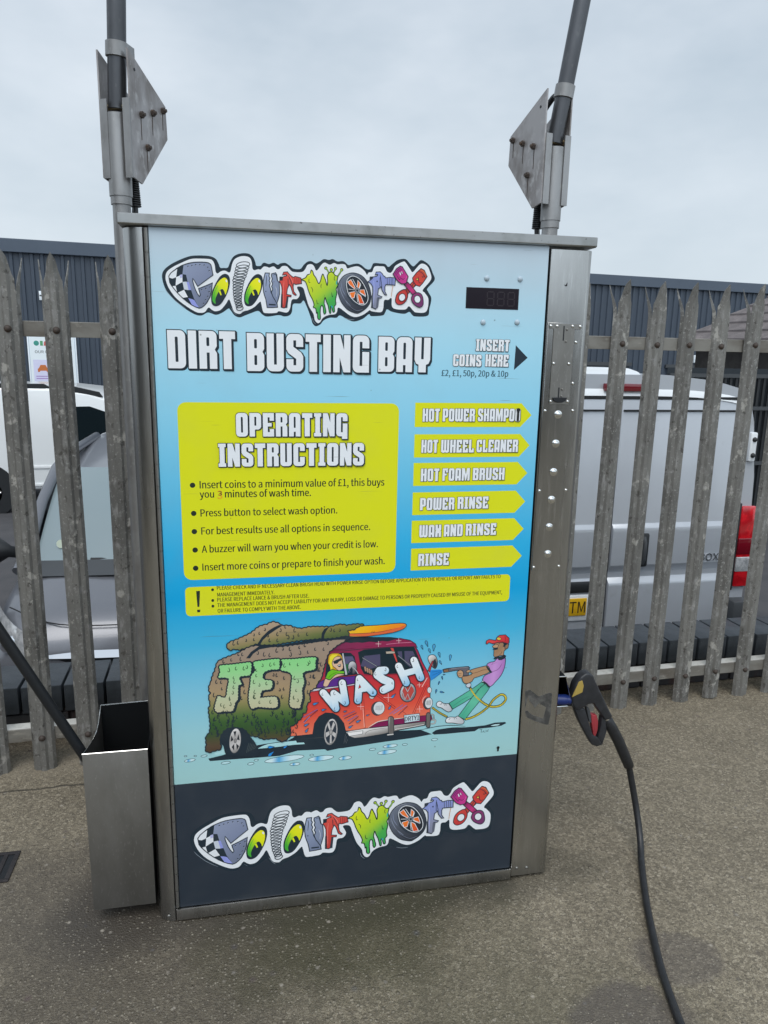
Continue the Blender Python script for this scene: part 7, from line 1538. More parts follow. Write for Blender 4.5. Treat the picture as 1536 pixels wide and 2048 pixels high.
for (x, z) in [(.7262, 1.5050), (.7421, 1.5050), (.7811, 1.5055), (.8004, 1.5055), (.7395, 1.4183), (.7781, 1.4181), (.7382, 1.3287), (.7815, 1.3287)]: screw(x, z, -.0042, cp)
for (x, z) in [(.7935, 1.4687), (.7930, 1.372), (.7265, 1.306), (.7981, 1.3063), (.7255, 1.1089), (.7954, 1.1094), (.7235, .9115), (.7915, .9118)]: screw(x, z, -.0022, plate)
for (x, z) in [(.7675, 1.498), (.767, 1.4703), (.766, 1.3575), (.7651, 1.3412)]: screw(x, z, -.0042, cp, .0026, STEEL_DULL)
for (x, z) in [(.7604, 1.2971), (.7595, 1.2261), (.7588, 1.1556), (.7585, 1.0857), (.7576, 1.0156), (.7589, .9455)]:
    b = MB(); b.tube([(x, -.0022, z), (x, -.0040, z), (x, -.0046, z)], [.0098, .0098, .0088], 20); o = b.build('push_button', BRIGHT, mach, 40)
    b = MB(); b.dome((x, -.0046, z), (0, -1, 0), .0072, .0028, 18); b.build('button_cap', BRASS if z > 5 else BRIGHT, o, 60)
for (x, z) in ((.7325, .0345), (.762, .0325), (-.2055, .018)): screw(x, z, 0, mach, .0042, STEEL_DULL)
SMUDGE = mat('sticker_residue', (.11, .112, .112), .45, .7, (40, (.22, .22, .215), .42, .6))
def flat(pts, name, mt, par, y):
    bb = MB(); bb.prism(pts, 'Y', y - .0004, y); return bb.build(name, mt, par, 0)
flat([(.7235, .5715), (.7370, .5735), (.7630, .5520), (.7930, .5610), (.8005, .5575), (.8000, .4960), (.7960, .4680), (.7880, .4690), (.7600, .4800), (.7330, .4940), (.7260, .5130), (.7330, .5140), (.7480, .5000), (.7800, .4870), (.7865, .5190), (.7640, .5330), (.7540, .5200), (.7480, .5290), (.7370, .5420), (.7330, .5560), (.7260, .5200)], 'sticker_residue', SMUDGE, mach, 0)
flat([(.7530, 1.6005), (.7570, 1.5985), (.7600, 1.6015), (.7625, 1.6050), (.7620, 1.5965), (.7580, 1.5960)], 'black_mark', MATTE_BLACK, mach, 0)
# lance holder bin on the left flank
binp = thing('lance_holder', 'open topped steel bin fixed to the lower left side of the wash cabinet', 'holder', (-.315, .10, .042))
bx0, bx1, by0, by1, bz0, bz1 = -.390, -.2385, .022, .270, .042, .477
RIM = [(.060, .467), (.105, .457), (.160, .447), (.195, .444), (.225, .452), (.250, .468)]
def sheet(b, q, t, nrm):
    """flat sheet of quad or polygon points thickened along nrm"""
    nv = Vector(nrm).normalized() * t; a = [Vector(p) for p in q]; c = [p + nv for p in a]; b.poly(a[::-1]); b.poly(c)
    for i in range(len(a)): b.poly([a[i], a[(i + 1) % len(a)], c[(i + 1) % len(a)], c[i]])
O_ = V(-.315, .10, .042)
def loc(*p): return tuple(Vector(p) - O_)
b = MB(); b.box(bx0 - O_.x, bx1 - O_.x, by0 - O_.y, by0 + .002 - O_.y, 0, bz1 - O_.z, .0008); b.build('front_sheet', STEEL_DULL, binp, 40)
b = MB(); sheet(b, [loc(bx0, by0 + .002, bz0), loc(bx0, by1, bz0), loc(bx0, by1, .480)] + [loc(bx0, y_, z_) for y_, z_ in RIM[::-1]] + [loc(bx0, by0 + .002, bz1)], .002, (1, 0, 0)); b.build('side_sheet', STEEL_DULL, binp, 0)
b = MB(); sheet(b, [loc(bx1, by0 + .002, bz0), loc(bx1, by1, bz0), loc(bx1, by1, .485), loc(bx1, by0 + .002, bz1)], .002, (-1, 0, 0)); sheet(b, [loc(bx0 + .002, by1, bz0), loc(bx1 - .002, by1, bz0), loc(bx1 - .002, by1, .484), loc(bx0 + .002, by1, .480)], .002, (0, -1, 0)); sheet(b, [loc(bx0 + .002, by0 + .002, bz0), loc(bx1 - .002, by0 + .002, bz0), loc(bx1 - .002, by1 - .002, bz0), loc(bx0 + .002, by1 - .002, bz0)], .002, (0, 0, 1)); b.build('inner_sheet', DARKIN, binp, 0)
b = MB()
b.tube([loc(bx0, by0 + .001, bz1 + .001), loc(bx1, by0 + .001, bz1 + .001)], .0017, 6); b.tube([loc(bx0 + .001, by0 + .002, bz1)] + [loc(bx0 + .001, y_, z_) for y_, z_ in RIM] + [loc(bx0 + .001, by1, .481), loc(bx1, by1, .486)], .0015, 6); b.build('bright_edge', BRIGHT, binp, 40)
# lance resting in it
lance = thing('wash_lance', 'long straight black lance tube leaning in the steel bin at the left', 'lance', (-.362, .10, .05))
A_, B_ = V(-.346, .115, .30), V(-.548, .045, .785); d_ = (B_ - A_).normalized(); O2 = V(-.362, .10, .05)
b = MB(); b.tube([A_ - d_ * .2 - O2, A_ + d_ * .5 - O2, A_ + d_ * 1.35 - O2], .0125, 16); b.build('tube', MATTE_BLACK, lance, 50)
b = MB(); b.tube([A_ + d_ * 1.35 - O2, A_ + d_ * 1.37 - O2, A_ + d_ * 1.56 - O2, A_ + d_ * 1.58 - O2], [.0125, .019, .019, .012], 14); b.build('hand_grip', BLACK, lance, 50)
# spray gun holster on the right flank
hol = thing('gun_holster', 'small open steel box on the right flank of the cabinet holding the spray gun', 'holder', (.86, .16, .45))
O3 = V(.86, .16, .45)
def l3(*p): return tuple(Vector(p) - O3)
fr = [(.823, .12, .5462), (.8962, .12, .5448), (.9212, .12, .4525), (.823, .12, .4535)]; bk = [(x_, .27, z_) for x_, _, z_ in fr]
b = MB()
for i in range(4):
    j = (i + 1) % 4; b.poly([l3(*fr[i]), l3(*fr[j]), l3(*bk[j]), l3(*bk[i])])
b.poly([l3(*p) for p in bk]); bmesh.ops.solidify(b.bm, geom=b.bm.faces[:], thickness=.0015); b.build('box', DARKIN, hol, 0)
b = MB(); b.tube([l3(*p) for p in fr], .0021, 6); b.build('bright_edge', BRIGHT, hol, 40)

# ------------------------------------------------------------------ spray gun and hose
gun = thing('spray_gun', 'black spray gun with red trigger and long black hose, hung on the cabinet side', 'spray gun', (.97, .12, .44))
O4 = V(.97, .12, .44)
def pz(pts): return [(x_ - O4.x, z_ - O4.z) for x_, z_ in pts]
body = [(.9118, .4853), (.9188, .5231), (.9329, .5462), (.948, .5571), (.96, .5579), (.9727, .5494), (.9788, .5349), (1.002, .4927), (1.0364, .4285), (1.0448, .4175), (1.0383, .4076), (1.02, .405), (1.0127, .418), (.9803, .4617), (.9642, .4597), (.9528, .4516), (.9352, .444), (.9247, .449), (.9156, .4627)]
b = MB(); b.prism(pz(body), 'Y', -.017, .017, .0065, 3); b.build('handle', GUN, gun, 60)
b = MB(); b.prism(pz([(.9223, .454), (.9574, .4451), (.9706, .4091), (.9891, .3597), (1.0064, .3498), (1.0231, .3252), (1.0048, .321), (.9877, .3284), (.9638, .3682), (.9399, .4116)]), 'Y', -.012, .012, .003, 2); b.prism(pz([(1.0131, .4139), (1.0275, .4044), (1.033, .3664), (1.0231, .3244), (1.0058, .3478), (1.0124, .3848)]), 'Y', -.011, .011, .003, 2); b.build('trigger_guard', GUN, gun, 60)
b = MB(); b.prism(pz([(.9794, .4249), (.9982, .42), (1.0042, .398), (1.0044, .373), (1.0, .3525), (.9928, .3552), (.9843, .3914)]), 'Y', -.009, .009, .002, 2); b.build('trigger', RED, gun, 60)
b = MB(); b.prism(pz([(.9628, .4480), (.9720, .4440), (.9800, .4210), (.9835, .3960), (.9760, .4000), (.9690, .4250)]), 'Y', -.008, .008, .001, 1)
tr_ = b.build('ratchet', TRIM2, gun, 40)
b = MB(); b.prism(pz([(.9104, .4883), (.928, .5337), (.9376, .5378), (.9438, .5213), (.9414, .5013)]), 'Y', -.0186, -.015, .0008, 1); b.build('inlay', YEL, gun, 40)
b = MB(); b.tube([V(.917, .122, .4705) - O4, V(.905, .125, .4705) - O4, V(.904, .125, .4705) - O4, V(.862, .135, .4690) - O4], [.0135, .0135, .0150, .0150], 18); b.build('nozzle', BLUE, gun, 50)
b = MB(); b.tube([V(1.022, .12, .422) - O4, V(1.030, .12, .408) - O4], .0125, 16); b.build('collar', GUN, gun, 50)
b = MB(); b.tube([V(1.030, .12, .408) - O4, V(1.0355, .12, .3995) - O4], .0112, 16); b.build('swivel_joint', BRIGHT, gun, 50)
b = MB(); b.tube([V(*p) - O4 for p in [(1.034, .12, .402), (1.0375, .12, .396), (1.0528, .12, .3720), (1.0799, .12, .3250), (1.1039, .119, .276), (1.1200, .118, .242), (1.1215, .118, .238)]], [.0125, .0160, .0165, .0165, .0160, .0150, .0115], 18); b.build('grip_sleeve', BLACK, gun, 50)
def cr(pts, k=8):
    out = []
    for i in range(len(pts) - 1):
        a, b_, c, d = (Vector(pts[max(0, i - 1)]), Vector(pts[i]), Vector(pts[i + 1]), Vector(pts[min(len(pts) - 1, i + 2)]))
        for j in range(k):
            t = j / k; out.append(.5 * (2 * b_ + (c - a) * t + (2 * a - 5 * b_ + 4 * c - d) * t * t + (3 * b_ - a - 3 * c + d) * t ** 3))
    return out + [Vector(pts[-1])]
b = MB(); b.tube([p - O4 for p in cr([(1.119, .118, .245), (1.130, .115, .200), (1.142, .092, .115), (1.137, .050, .048), (1.112, -.008, .013), (1.070, -.095, .0095), (1.027, -.190, .0095), (.966, -.345, .0095), (.933, -.455, .0095), (.915, -.54, .0095), (.90, -.72, .0095), (.95, -1.1, .0095), (1.3, -1.6, .0095), (2.0, -1.8, .0095)])], .0095, 16); b.build('hose', BLACK, gun, 60)

# ------------------------------------------------------------------ swivel booms
def boom(x0, sgn, label, lean, ang, name='hose_boom'):
    """sgn=1: left boom, bracket plates run back and to the right; -1: mirrored"""
    Y0 = .30; t = thing(name, label, 'boom', (x0, Y0, 0), 'swivelling hose booms on the two sides of the cabinet')
    al = R(ang); u = V(sgn * math.sin(al), math.cos(al), 0); w = V(math.cos(al) * 1, -sgn * math.sin(al), 0)   # u runs along the plates, w across them
    b = MB(); b.tube([(0, 0, .0), (0, 0, 1.80)], .0212, 20)
    for z in (.35, 1.2): b.box(min(0, sgn * .04), max(0, sgn * .04), -.012, .012, z - .02, z + .02)
    b.build('post', GALV, t, 50)
    b = MB(); b.tube([(0, 0, 1.772), (0, 0, 1.790)], .0246, 20); b.tube([(0, 0, 1.7905), (0, 0, 1.972)], .0268, 22); sl = b.build('sleeve', GALV, t, 50)
    b = MB()
    for i in range(40):
        z = 1.84 + i * .0033; b.dome((w * .0265 - u * .003 + V(0, 0, z)), w - u * .3, .0036 + .001 * math.sin(i * 2.1), .003, 6)
    b.build('weld_seam', WELD, sl, 60)
    shape = [(0, 1.83), (0, 2.105), (.012, 2.1), (.170, 2.030), (.174, 1.955), (.040, 1.822)]
    for s in (1, -1):
        off = w * (s * (.0445 if s == sgn else .0275))
        b = MB(); pts = [off + u * (p - .022) + V(0, 0, z) for p, z in shape]; sheet(b, pts, .004, w * s)
        pl = b.build('bracket_plate', PLATE, t, 0)
        fl = [off + u * -.0225 + V(0, 0, z) for z in (1.828, 2.000)]
        b = MB(); q = [fl[0], fl[1], fl[1] + w * (s * -.018), fl[0] + w * (s * -.018)]
        if s == 1: q = [p + w * .004 for p in q]
        sheet(b, q, .0035, -u); b.build('folded_flange', GALV, pl, 0)
        if s == sgn or True:
            for p, z in ((.046, 1.977), (.100, 1.996), (.152, 2.016), (.068, 1.910)):
                c = off + u * (p - .022) + w * (s * .004) + V(0, 0, z)
                b = MB(); b.tube([c, c + w * (s * .007)], .0078, 6); b.tube([c + w * (s * .007), c + w * (s * .012)], .0042, 8); b.build('bolt', RUST, pl, 30)
                if s == sgn:
                    b = MB(); a0 = c + w * (s * .0004) ; sheet(b, [a0 + u * -.0016 + V(0, 0, -.008), a0 + u * .0016 + V(0, 0, -.008), a0 + u * .0010 + V(0, 0, -.060 + p * .10), a0 + u * -.0010 + V(0, 0, -.060 + p * .10)], .0002, w * s); b.build('rust_streak', RUST, pl, 0)
            c = off + u * .004 + w * (s * .0042) + V(0, 0, 2.068); b = MB(); b.tube([c, c + w * (s * .0006)], .0036, 10); b.build('drilled_hole', MATTE_BLACK, pl, 40)
    b = MB(); b.tube([w * -.036 + V(0, 0, 1.989), w * .036 + V(0, 0, 1.989)], .0075, 14); b.build('pivot_pin', BRASS, t, 50)
    base = V(0, 0, 1.985) + u * .004; top = base + Vector(lean) * 1.6
    d = (top - base).normalized()
    b = MB(); b.tube([base, base + d * .14, base + d * 1.9], .0212, 20); b.tube([base + d * 1.9, base + d * 2.05 + V(0, 0, -.03), base + d * 2.1 + V(0, 0, -.12)], .012, 12); b.build('boom_tube', ARM, t, 50)
    b = MB(); c0 = base + d * .108; b.tube([c0, c0 + d * .001, c0 + d * .031, c0 + d * .032], [.0235, .0255, .0255, .0235], 20)
    lug = [c0 + u * .018 + w * .02, c0 + u * .045 + w * .02, c0 + u * .045 + w * .02 + V(0, 0, .034), c0 + u * .018 + w * .02 + V(0, 0, .034)]; sheet(b, lug, .005, -w); b.build('collar', GALV, t, 50)
    b = MB(); b.tube(cr([c0 + u * .036 + V(0, 0, .016), c0 + u * .052 + V(0, 0, .012), u * .080 + V(0, 0, 2.062), u * .09 + V(0, 0, 1.99), u * .075 + V(0, 0, 1.87), u * .05 + V(0, 0, 1.70)], 5), .0075, 10); b.build('strap_hose', BLACK, t, 50)
    sp = u * .055 + V(sgn * .004, 0, 0)
    b = MB(); b.tube([sp + V(0, 0, 1.70), sp + V(0, 0, 1.79)], .0065, 10)
    n = 26
    for i in range(n):
        z = 1.778 + i * .0052; c = sp + V(sgn * -.0003 * i, 0, z); b.tube([c, c + V(0, 0, .0012), c + V(0, 0, .0036), c + V(0, 0, .0044)], [.0125, .0150, .0150, .0125], 14)
    b.build('bend_protector', BLACK, t, 50)
    return t
boom(-.2680, 1, 'left swivel boom of galvanised pipe with stained bracket plates beside the cabinet', (.056, -.08, 1.0), 23)
boom(.8360, -1, 'right swivel boom of galvanised pipe tilting away to the right above the cabinet', (.120, -.08, 1.0), 11)

# ------------------------------------------------------------------ drain
dr = thing('drain_grate', 'dark iron slotted drain grate set into the concrete at the left edge', 'drain', (-.78, .285, 0))
b = MB(); b.box(-.14, .125, -.060, .060, -.0005, .0015); b.build('pit', MATTE_BLACK, dr, 0)
b = MB()
for z in ((-.145, .13, -.064, -.052), (-.145, .13, .052, .064), (-.145, -.132, -.052, .052), (.117, .13, -.052, .052)): b.box(*z, 0., .0045, .001)
for i in range(6): b.box(-.112 + i * .040, -.100 + i * .040, -.052, .052, 0., .004, .001)
b.build('grate_frame', GRATE, dr, 30)

# ------------------------------------------------------------------ vehicles
def loft(b, rings, caps=True):
    vs = [[b.bm.verts.new(p) for p in r] for r in rings]; n = len(rings[0])
    for a, c in zip(vs, vs[1:]):
        for k in range(n): b.bm.faces.new((a[k], a[(k + 1) % n], c[(k + 1) % n], c[k]))
    if caps: b.bm.faces.new(vs[0][::-1]); b.bm.faces.new(vs[-1])
def sup(w, zb, zt, y, ex=4.5, n=28):
    zc, h = (zb + zt) / 2, (zt - zb) / 2; out = []
    for k in range(n):
        a = 2 * math.pi * k / n; c, s = math.cos(a), math.sin(a)
        out.append((w * math.copysign(abs(c) ** (2 / ex), c), y, zc + h * math.copysign(abs(s) ** (2 / ex), s)))
    return out
def wheel(parent, x, y, z, r, wd, axis='X'):
    d = V(1, 0, 0) if axis == 'X' else V(0, 1, 0); c = V(x, y, z)
    b = MB(); b.tube([c - d * wd / 2, c - d * wd * .45, c + d * wd * .45, c + d * wd / 2], [r * .9, r, r, r * .9], 28); o = b.build('wheel', TYRE, parent, 40)
    b = MB(); b.tube([c - d * (wd / 2 + .004), c + d * (wd / 2 + .004)], r * .64, 24); b.build('rim', ALLOY, o, 40)
    b = MB()
    for k in range(5):
        a = 2 * math.pi * k / 5; e_ = (V(0, math.cos(a), math.sin(a)) if axis == 'X' else V(math.cos(a), 0, math.sin(a)))
        for sd in (-1, 1): b.tube([c + d * sd * (wd / 2 + .008) + e_ * r * .1, c + d * sd * (wd / 2 + .008) + e_ * r * .6], r * .055, 6)
    b.build('spokes', SILVER, o, 40)

# grey car facing the fence
car = thing('parked_car', 'silver grey car parked nose-in behind the fence left of the machine', 'car', (-.55, 2.50, -1.0))
b = MB(); loft(b, [sup(.66, .24, .62, .0), sup(.84, .18, .77, .04), sup(.90, .16, .875, .12), sup(.925, .16, .94, .28), sup(.935, .16, 1.015, .50), sup(.94, .16, 1.07, .75), sup(.94, .16, 1.08, 1.2), sup(.94, .16, 1.08, 2.6), sup(.92, .18, 1.06, 3.7), sup(.84, .24, 1.0, 4.05), sup(.70, .35, .85, 4.15)]); b.build('body', CARG, car, 40)
b = MB(); b.grid(lambda u, v: V((u * 2 - 1) * (.775 - .04 * v), .64 + .12 * (u * 2 - 1) ** 2 + .74 * v, 1.062 + .50 * v + .03 * math.sin(v * 3.14) + .012 * (1 - (u * 2 - 1) ** 2)), 12, 8); ws = b.build('windscreen', GLASS_W, car, 60)
b = MB(); b.tube([V(-.31 + q * .05 - .02, .93, 1.30) if False else V(-.62, .80, 1.16) for q in (0,)] + [V(-.62, .795, 1.161)], .028, 16); b.build('permit_disc', mat('permit_paper', (.55, .62, .5), .5), ws, 40)
b = MB(); b.tube([V(.05, .675, 1.075), V(.35, .70, 1.078), V(.62, .735, 1.068)], .012, 8); b.tube([V(-.42, .69, 1.078), V(.05, .672, 1.072)], .012, 8); b.build('wiper', TRIM, ws, 40)
b = MB(); b.grid(lambda u, v: V((u * 2 - 1) * (.79 + .01 * v), .48 + .10 * (u * 2 - 1) ** 2 + .17 * v, 1.010 + .055 * v + .02 * (1 - (u * 2 - 1) ** 2)), 10, 3); b.build('scuttle_panel', TRIM2, car, 60)
b = MB(); b.grid(lambda u, v: V((u * 2 - 1) * (.735 + .02 * math.sin(v * 3.1)), 1.38 + .12 * (u * 2 - 1) ** 2 * (1 - v) + 2.5 * v, 1.560 + .10 * math.sin(min(1, v * 1.3) * 1.5) - .10 * max(0, v - .75) - .06 * (u * 2 - 1) ** 4 + .012), 12, 12); b.build('roof', CARG, car, 60)
for s in (-1, 1):
    b = MB(); b.tube([V(s * .85, .66, 1.02), V(s * .825, .78, 1.11), V(s * .80, 1.14, 1.38), V(s * .765, 1.46, 1.565), V(s * .755, 1.9, 1.62), V(s * .755, 3.0, 1.62), V(s * .78, 3.85, 1.20)], [.045, .04, .036, .036, .034, .034, .05], 10); b.build('pillar', CARG, car, 60)
    b = MB(); b.poly([V(s * .86, .80, 1.06), V(s * .87, 3.7, 1.06), V(s * .80, 3.6, 1.30), V(s * .775, 3.0, 1.60), V(s * .775, 1.55, 1.56)]); b.build('side_glass', GLASS_D, car, 0)
    b = MB(); b.tube([V(s * .90, .98, 1.05), V(s * .98, .95, 1.08), V(s * 1.04, .94, 1.09), V(s * 1.14, .95, 1.09), V(s * 1.16, .95, 1.09)], [.03, .04, .085, .085, .05], 12); b.build('door_mirror', TRIM, car, 60)
    b = MB(); b.grid(lambda u, v: V(s * (.665 + .275 * u), .0 + .05 * u + .36 * u * u + .03 * v - .015 * math.sin(v * 3.1), .655 + .09 * u + (.19 + .08 * u) * v), 8, 6); hl = b.build('headlight', LAMPW, car, 60)
    b = MB(); b.dome((s * .76, .05, .77), (0, -1, 0), .055, .03, 16); b.build('lamp_bowl', CHROME, hl, 60)
    wheel(car, s * .80, .72, .31, .31, .2); wheel(car, s * .80, 3.3, .31, .31, .2)
b = MB(); b.grid(lambda u, v: V((u * 2 - 1) * .655, -.030 + .045 * v + .05 * (u * 2 - 1) ** 2, .690 + .030 * v), 10, 2); bmesh.ops.solidify(b.bm, geom=b.bm.faces[:], thickness=.02); b.build('chrome_strip', CHROME, car, 60)
b = MB(); b.grid(lambda u, v: V((u * 2 - 1) * .655, -.012 + .05 * (u * 2 - 1) ** 2, .50 + .18 * v), 10, 2); bmesh.ops.solidify(b.bm, geom=b.bm.faces[:], thickness=.02); b.build('grille', TRIM, car, 60)
b = MB(); b.tube(cr([V(-.80, .25, .925), V(-.5, .095, .862), V(0, .075, .850), V(.5, .095, .862), V(.80, .25, .925)], 6), .004, 6); b.build('bonnet_gap', GAP, car, 40)

# silver white van with its back to the fence
van = thing('parked_van', 'silver white panel van backed up to the fence right of the machine', 'van', (2.25, 2.40, -1.0))
prof = []
for (z, hw) in ((.30, .99), (.55, 1.0), (1.2, 1.0), (1.7, .975), (2.05, .925), (2.18, .885), (2.255, .80), (2.30, .62), (2.33, .30)): prof.append((hw, z))
ring = prof + [(-a, z) for a, z in prof[::-1]]
b = MB(); loft(b, [[(x_, y_ , .30 + (z - .30) * k2 if y_ else z) for x_, z in ring] for y_, k2 in ((.012, 1), (.02, 1), (3.9, 1), (4.3, .98))]); loft(b, [[(x_ * kx, y_, .30 + (z - .30) * kz) for x_, z in ring] for y_, kx, kz in ((4.3, 1, .98), (4.7, .99, .80), (4.95, .97, .52), (5.15, .92, .45), (5.3, .8, .33))]); b.build('body', VANP, van, 40)
b = MB(); b.grid(lambda u, v: V((u * 2 - 1) * (.86 - .10 * v * v), -.006 + .02 * v + .28 * v * v, 2.205 + .125 * math.sin(v * 1.57) - .06 * (u * 2 - 1) ** 4), 14, 6); hdr = b.build('roof_header', VANW, van, 60)
b = MB(); b.prism([(-1.05, 2.275), (.16, 2.275), (.17, 2.30), (.13, 2.345), (.06, 2.366), (-1.05, 2.372)], 'Y', .05, .35, .012, 2); b.build('roof_pod', VANW, van, 40)
b = MB(); b.prism([(.145, 2.232), (.15, 2.276), (-.12, 2.278), (-.12, 2.232)], 'Y', -.02, .05, .006, 2); b.build('brake_light', LAMPD, van, 40)
dp = [(.0, 2.185), (.0, 1.415), (-.022, 1.392), (-.024, 1.372), (-.022, 1.150), (.022, 1.085), (.024, 1.075), (-.020, 1.035), (-.024, 1.02), (-.024, .47), (.0, .45)]
for s in (-1, 1):
    b = MB(); x0, x1 = sorted((s * .010, s * .865)); b.prism(dp + [(.03, .45), (.03, 2.185)], 'X', x0, x1, .004, 2); dd = b.build('rear_door', VANP, van, 30)
    b = MB(); b.tube([(x0 + .01, -.006, 2.118), (x1 - .01, -.006, 2.118)], .006, 6); b.build('door_groove', GAP, dd, 30)
    b = MB(); b.box(*sorted((s * .90, s * 1.012)), -.014, .03, .97, 1.51, .012); tl = b.build('tail_light', LAMPR, van, 40)
    b = MB(); b.box(*sorted((s * .902, s * 1.008)), -.018, .0, 1.075, 1.175, .006); b.build('reversing_lens', LAMPW, tl, 40)
    b = MB(); b.box(*sorted((s * .902, s * 1.008)), -.017, .0, 1.19, 1.30, .006); b.build('indicator_lens', LAMPD, tl, 40)
    b = MB(); b.box(*sorted((s * .888, s * .90)), -.010, .02, .95, 1.53, .003); b.build('lamp_surround', TRIM, tl, 30)
    b = MB(); b.box(*sorted((s * .90, s * .95)), -.012, .02, 1.80, 1.985, .010); hg = b.build('door_hinge', VANW, van, 40)
    for z in (1.84, 1.94):
        q = MB(); q.dome((s * .927, -.012, z), (0, -1, 0), .016, .016); q.build('hinge_pin', TRIM, hg, 50)
    b = MB(); b.box(*sorted((s * .86, s * .99)), -.10, .0, .66, .90, .015); b.build('bumper_corner', TRIM2, van, 40)
    b = MB(); b.poly([V(s * .955, 4.45, 1.45), V(s * .965, 5.0, 1.2), V(s * .97, 3.6, 1.2), V(s * .95, 3.6, 1.75), V(s * .945, 4.2, 1.75)]); b.build('cab_glass', GLASS_D, van, 0)
    wheel(van, s * .86, .95, .34, .34, .22); wheel(van, s * .86, 4.6, .34, .34, .22)
b = MB(); b.box(-.86, .86, -.13, .02, .28, .46, .02); b.build('bumper', TRIM2, van, 40)
b = MB(); b.box(-.87, .87, -.004, .03, 2.186, 2.202); b.build('seal', GAP, van, 30)
b = MB(); b.box(-.0095, .0095, .004, .03, .45, 2.186); b.build('door_gap', GAP, van, 0)
b = MB(); b.box(.150, .262, -.034, .01, 1.135, 1.36, .018); hd = b.build('door_handle', TRIM, van, 40)
b = MB(); b.tube([(.218, -.034, 1.16), (.218, -.052, 1.19), (.218, -.052, 1.30), (.218, -.034, 1.335)], .012, 10); b.build('lever', TRIM2, hd, 50)
b = MB(); b.box(-.62, -.035, -.036, .0, .985, 1.052, .008); b.build('plate_lamp_bar', TRIM, van, 40)
b = MB(); b.box(-.70, -.075, -.034, -.01, .80, .972, .008); b.build('plate_recess', VANW, van, 40)
b = MB(); b.box(-.66, -.138, -.041, -.03, .838, .952, .003); npl = b.build('number_plate', PLATEY, van, 40)
def letters(txt, x0, x1, z, cap, y, th, mt, name, parent, sx=None, rot=None):
    vs, fs = text_mesh(txt); a, c = min(v[0] for v in vs), max(v[0] for v in vs); k = (x1 - x0) / (c - a); kz = cap / CAP_H
    b = MB(); v0 = [b.bm.verts.new((x0 + (v[0] - a) * k, y, z + v[1] * kz)) for v in vs]
    for f in fs:
        try: b.bm.faces.new([v0[i] for i in f])
        except ValueError: pass
    bmesh.ops.recalc_face_normals(b.bm, faces=b.bm.faces[:])
    if b.bm.faces and sum(f.normal.y for f in b.bm.faces) > 0: bmesh.ops.reverse_faces(b.bm, faces=b.bm.faces[:])
    if th:
        r = bmesh.ops.extrude_face_region(b.bm, geom=b.bm.faces[:]); bmesh.ops.translate(b.bm, verts=[g for g in r['geom'] if isinstance(g, bmesh.types.BMVert)], vec=(0, -th, 0))
    o = b.build(name, mt, parent, 0); return o
letters('TM', -.252, -.147, .858, .074, -.0415, .0008, INK, 'plate_lettering', npl)
letters('BOX', .625, .760, 1.165, .046, -.0245, .004, SILVER, 'badge_lettering', van)

# white van farther off, seen from the side
wv = thing('white_van', 'white van standing side-on before the dark building behind the grey car', 'van', (-3.0, 9.7, -1.0))
side = [(-1.25, .34), (-1.27, .9), (-1.20, 1.55), (-1.08, 1.80), (-.9, 1.845), (.3, 1.835), (.85, 1.775), (1.30, 1.62), (1.95, 1.10), (2.75, .92), (2.95, .75), (2.98, .34)]
b = MB(); b.prism(side, 'Y', 0, 1.75, .06, 3); b.build('body', CARW, wv, 40)
b = MB(); b.prism([(.50, 1.02), (.50, 1.56), (.86, 1.57), (1.22, 1.44), (1.72, 1.06)], 'Y', -.006, .01, .003, 1); b.build('door_glass', GLASS_D, wv, 0)
b = MB(); b.prism([(-1.1, 1.842), (-.9, 1.885), (.25, 1.885), (.33, 1.84), (.3, 1.80), (-1.0, 1.81)], 'Y', .02, .06, .004, 1); b.prism([(.33, 1.89), (.62, 1.86), (1.0, 1.775), (1.05, 1.70), (.70, 1.765), (.33, 1.775)], 'Y', .005, .06, .004, 1); b.build('roof_rail', TRIM, wv, 0)
for z in (.66, .40):
    b = MB(); b.box(-.25, 1.95, -.018, .0, z, z + .05, .01); b.build('side_moulding', CARW, wv, 40)
for x_ in (-.62, 2.1):
    b = MB(); b.tube([V(x_, -.004, .34), V(x_, .02, .34)], .40, 28); b.build('wheel_arch', TRIM, wv, 40)
    wheel(wv, x_, .10, .31, .31, .2, 'Y'); wheel(wv, x_, 1.65, .31, .31, .2, 'Y')
b = MB(); b.box(1.55, 1.72, -.2, 0, 1.12, 1.27, .03); b.build('door_mirror', TRIM, wv, 40)

# ------------------------------------------------------------------ dark clad building and what stands before it
p0, p1 = V(-4.8, 15.72, 0), V(15.5, 18.42, 0); bd = (p1 - p0).normalized(); yaw = math.atan2(bd.y, bd.x)
bld = thing('clad_building', 'long dark slate blue building of ribbed metal cladding closing off the car park', 'building', p0); bld.location.z = -1.0; bld.rotation_euler = (0, 0, yaw)
H = 4.58
pts = []; x = -14.0; pit = .2
while x < 34:
    pts += [(x, 0), (x + .11, 0), (x + .125, -.035), (x + .185, -.035)]; x += pit
b = MB(); v0 = [b.bm.verts.new((px, py, 0)) for px, py in pts]; v1 = [b.bm.verts.new((px, py, H - .2)) for px, py in pts]
for i in range(len(pts) - 1): b.bm.faces.new((v0[i], v0[i + 1], v1[i + 1], v1[i]))
b.build('clad_wall', CLAD, bld, 0)
b = MB(); b.box(-14, 34, .05, 12, 0, H - .05); b.build('building_core', CLAD, bld, 0)
b = MB(); b.prism([(-.11, H - .27), (-.12, H), (.30, H + .01), (.30, H - .27)], 'X', -14, 34, .01, 1); b.build('fascia', FASCIA, bld, 0)
def on_b(wx):  # distance along the wall for a world x
    return (wx - p0.x) / bd.x
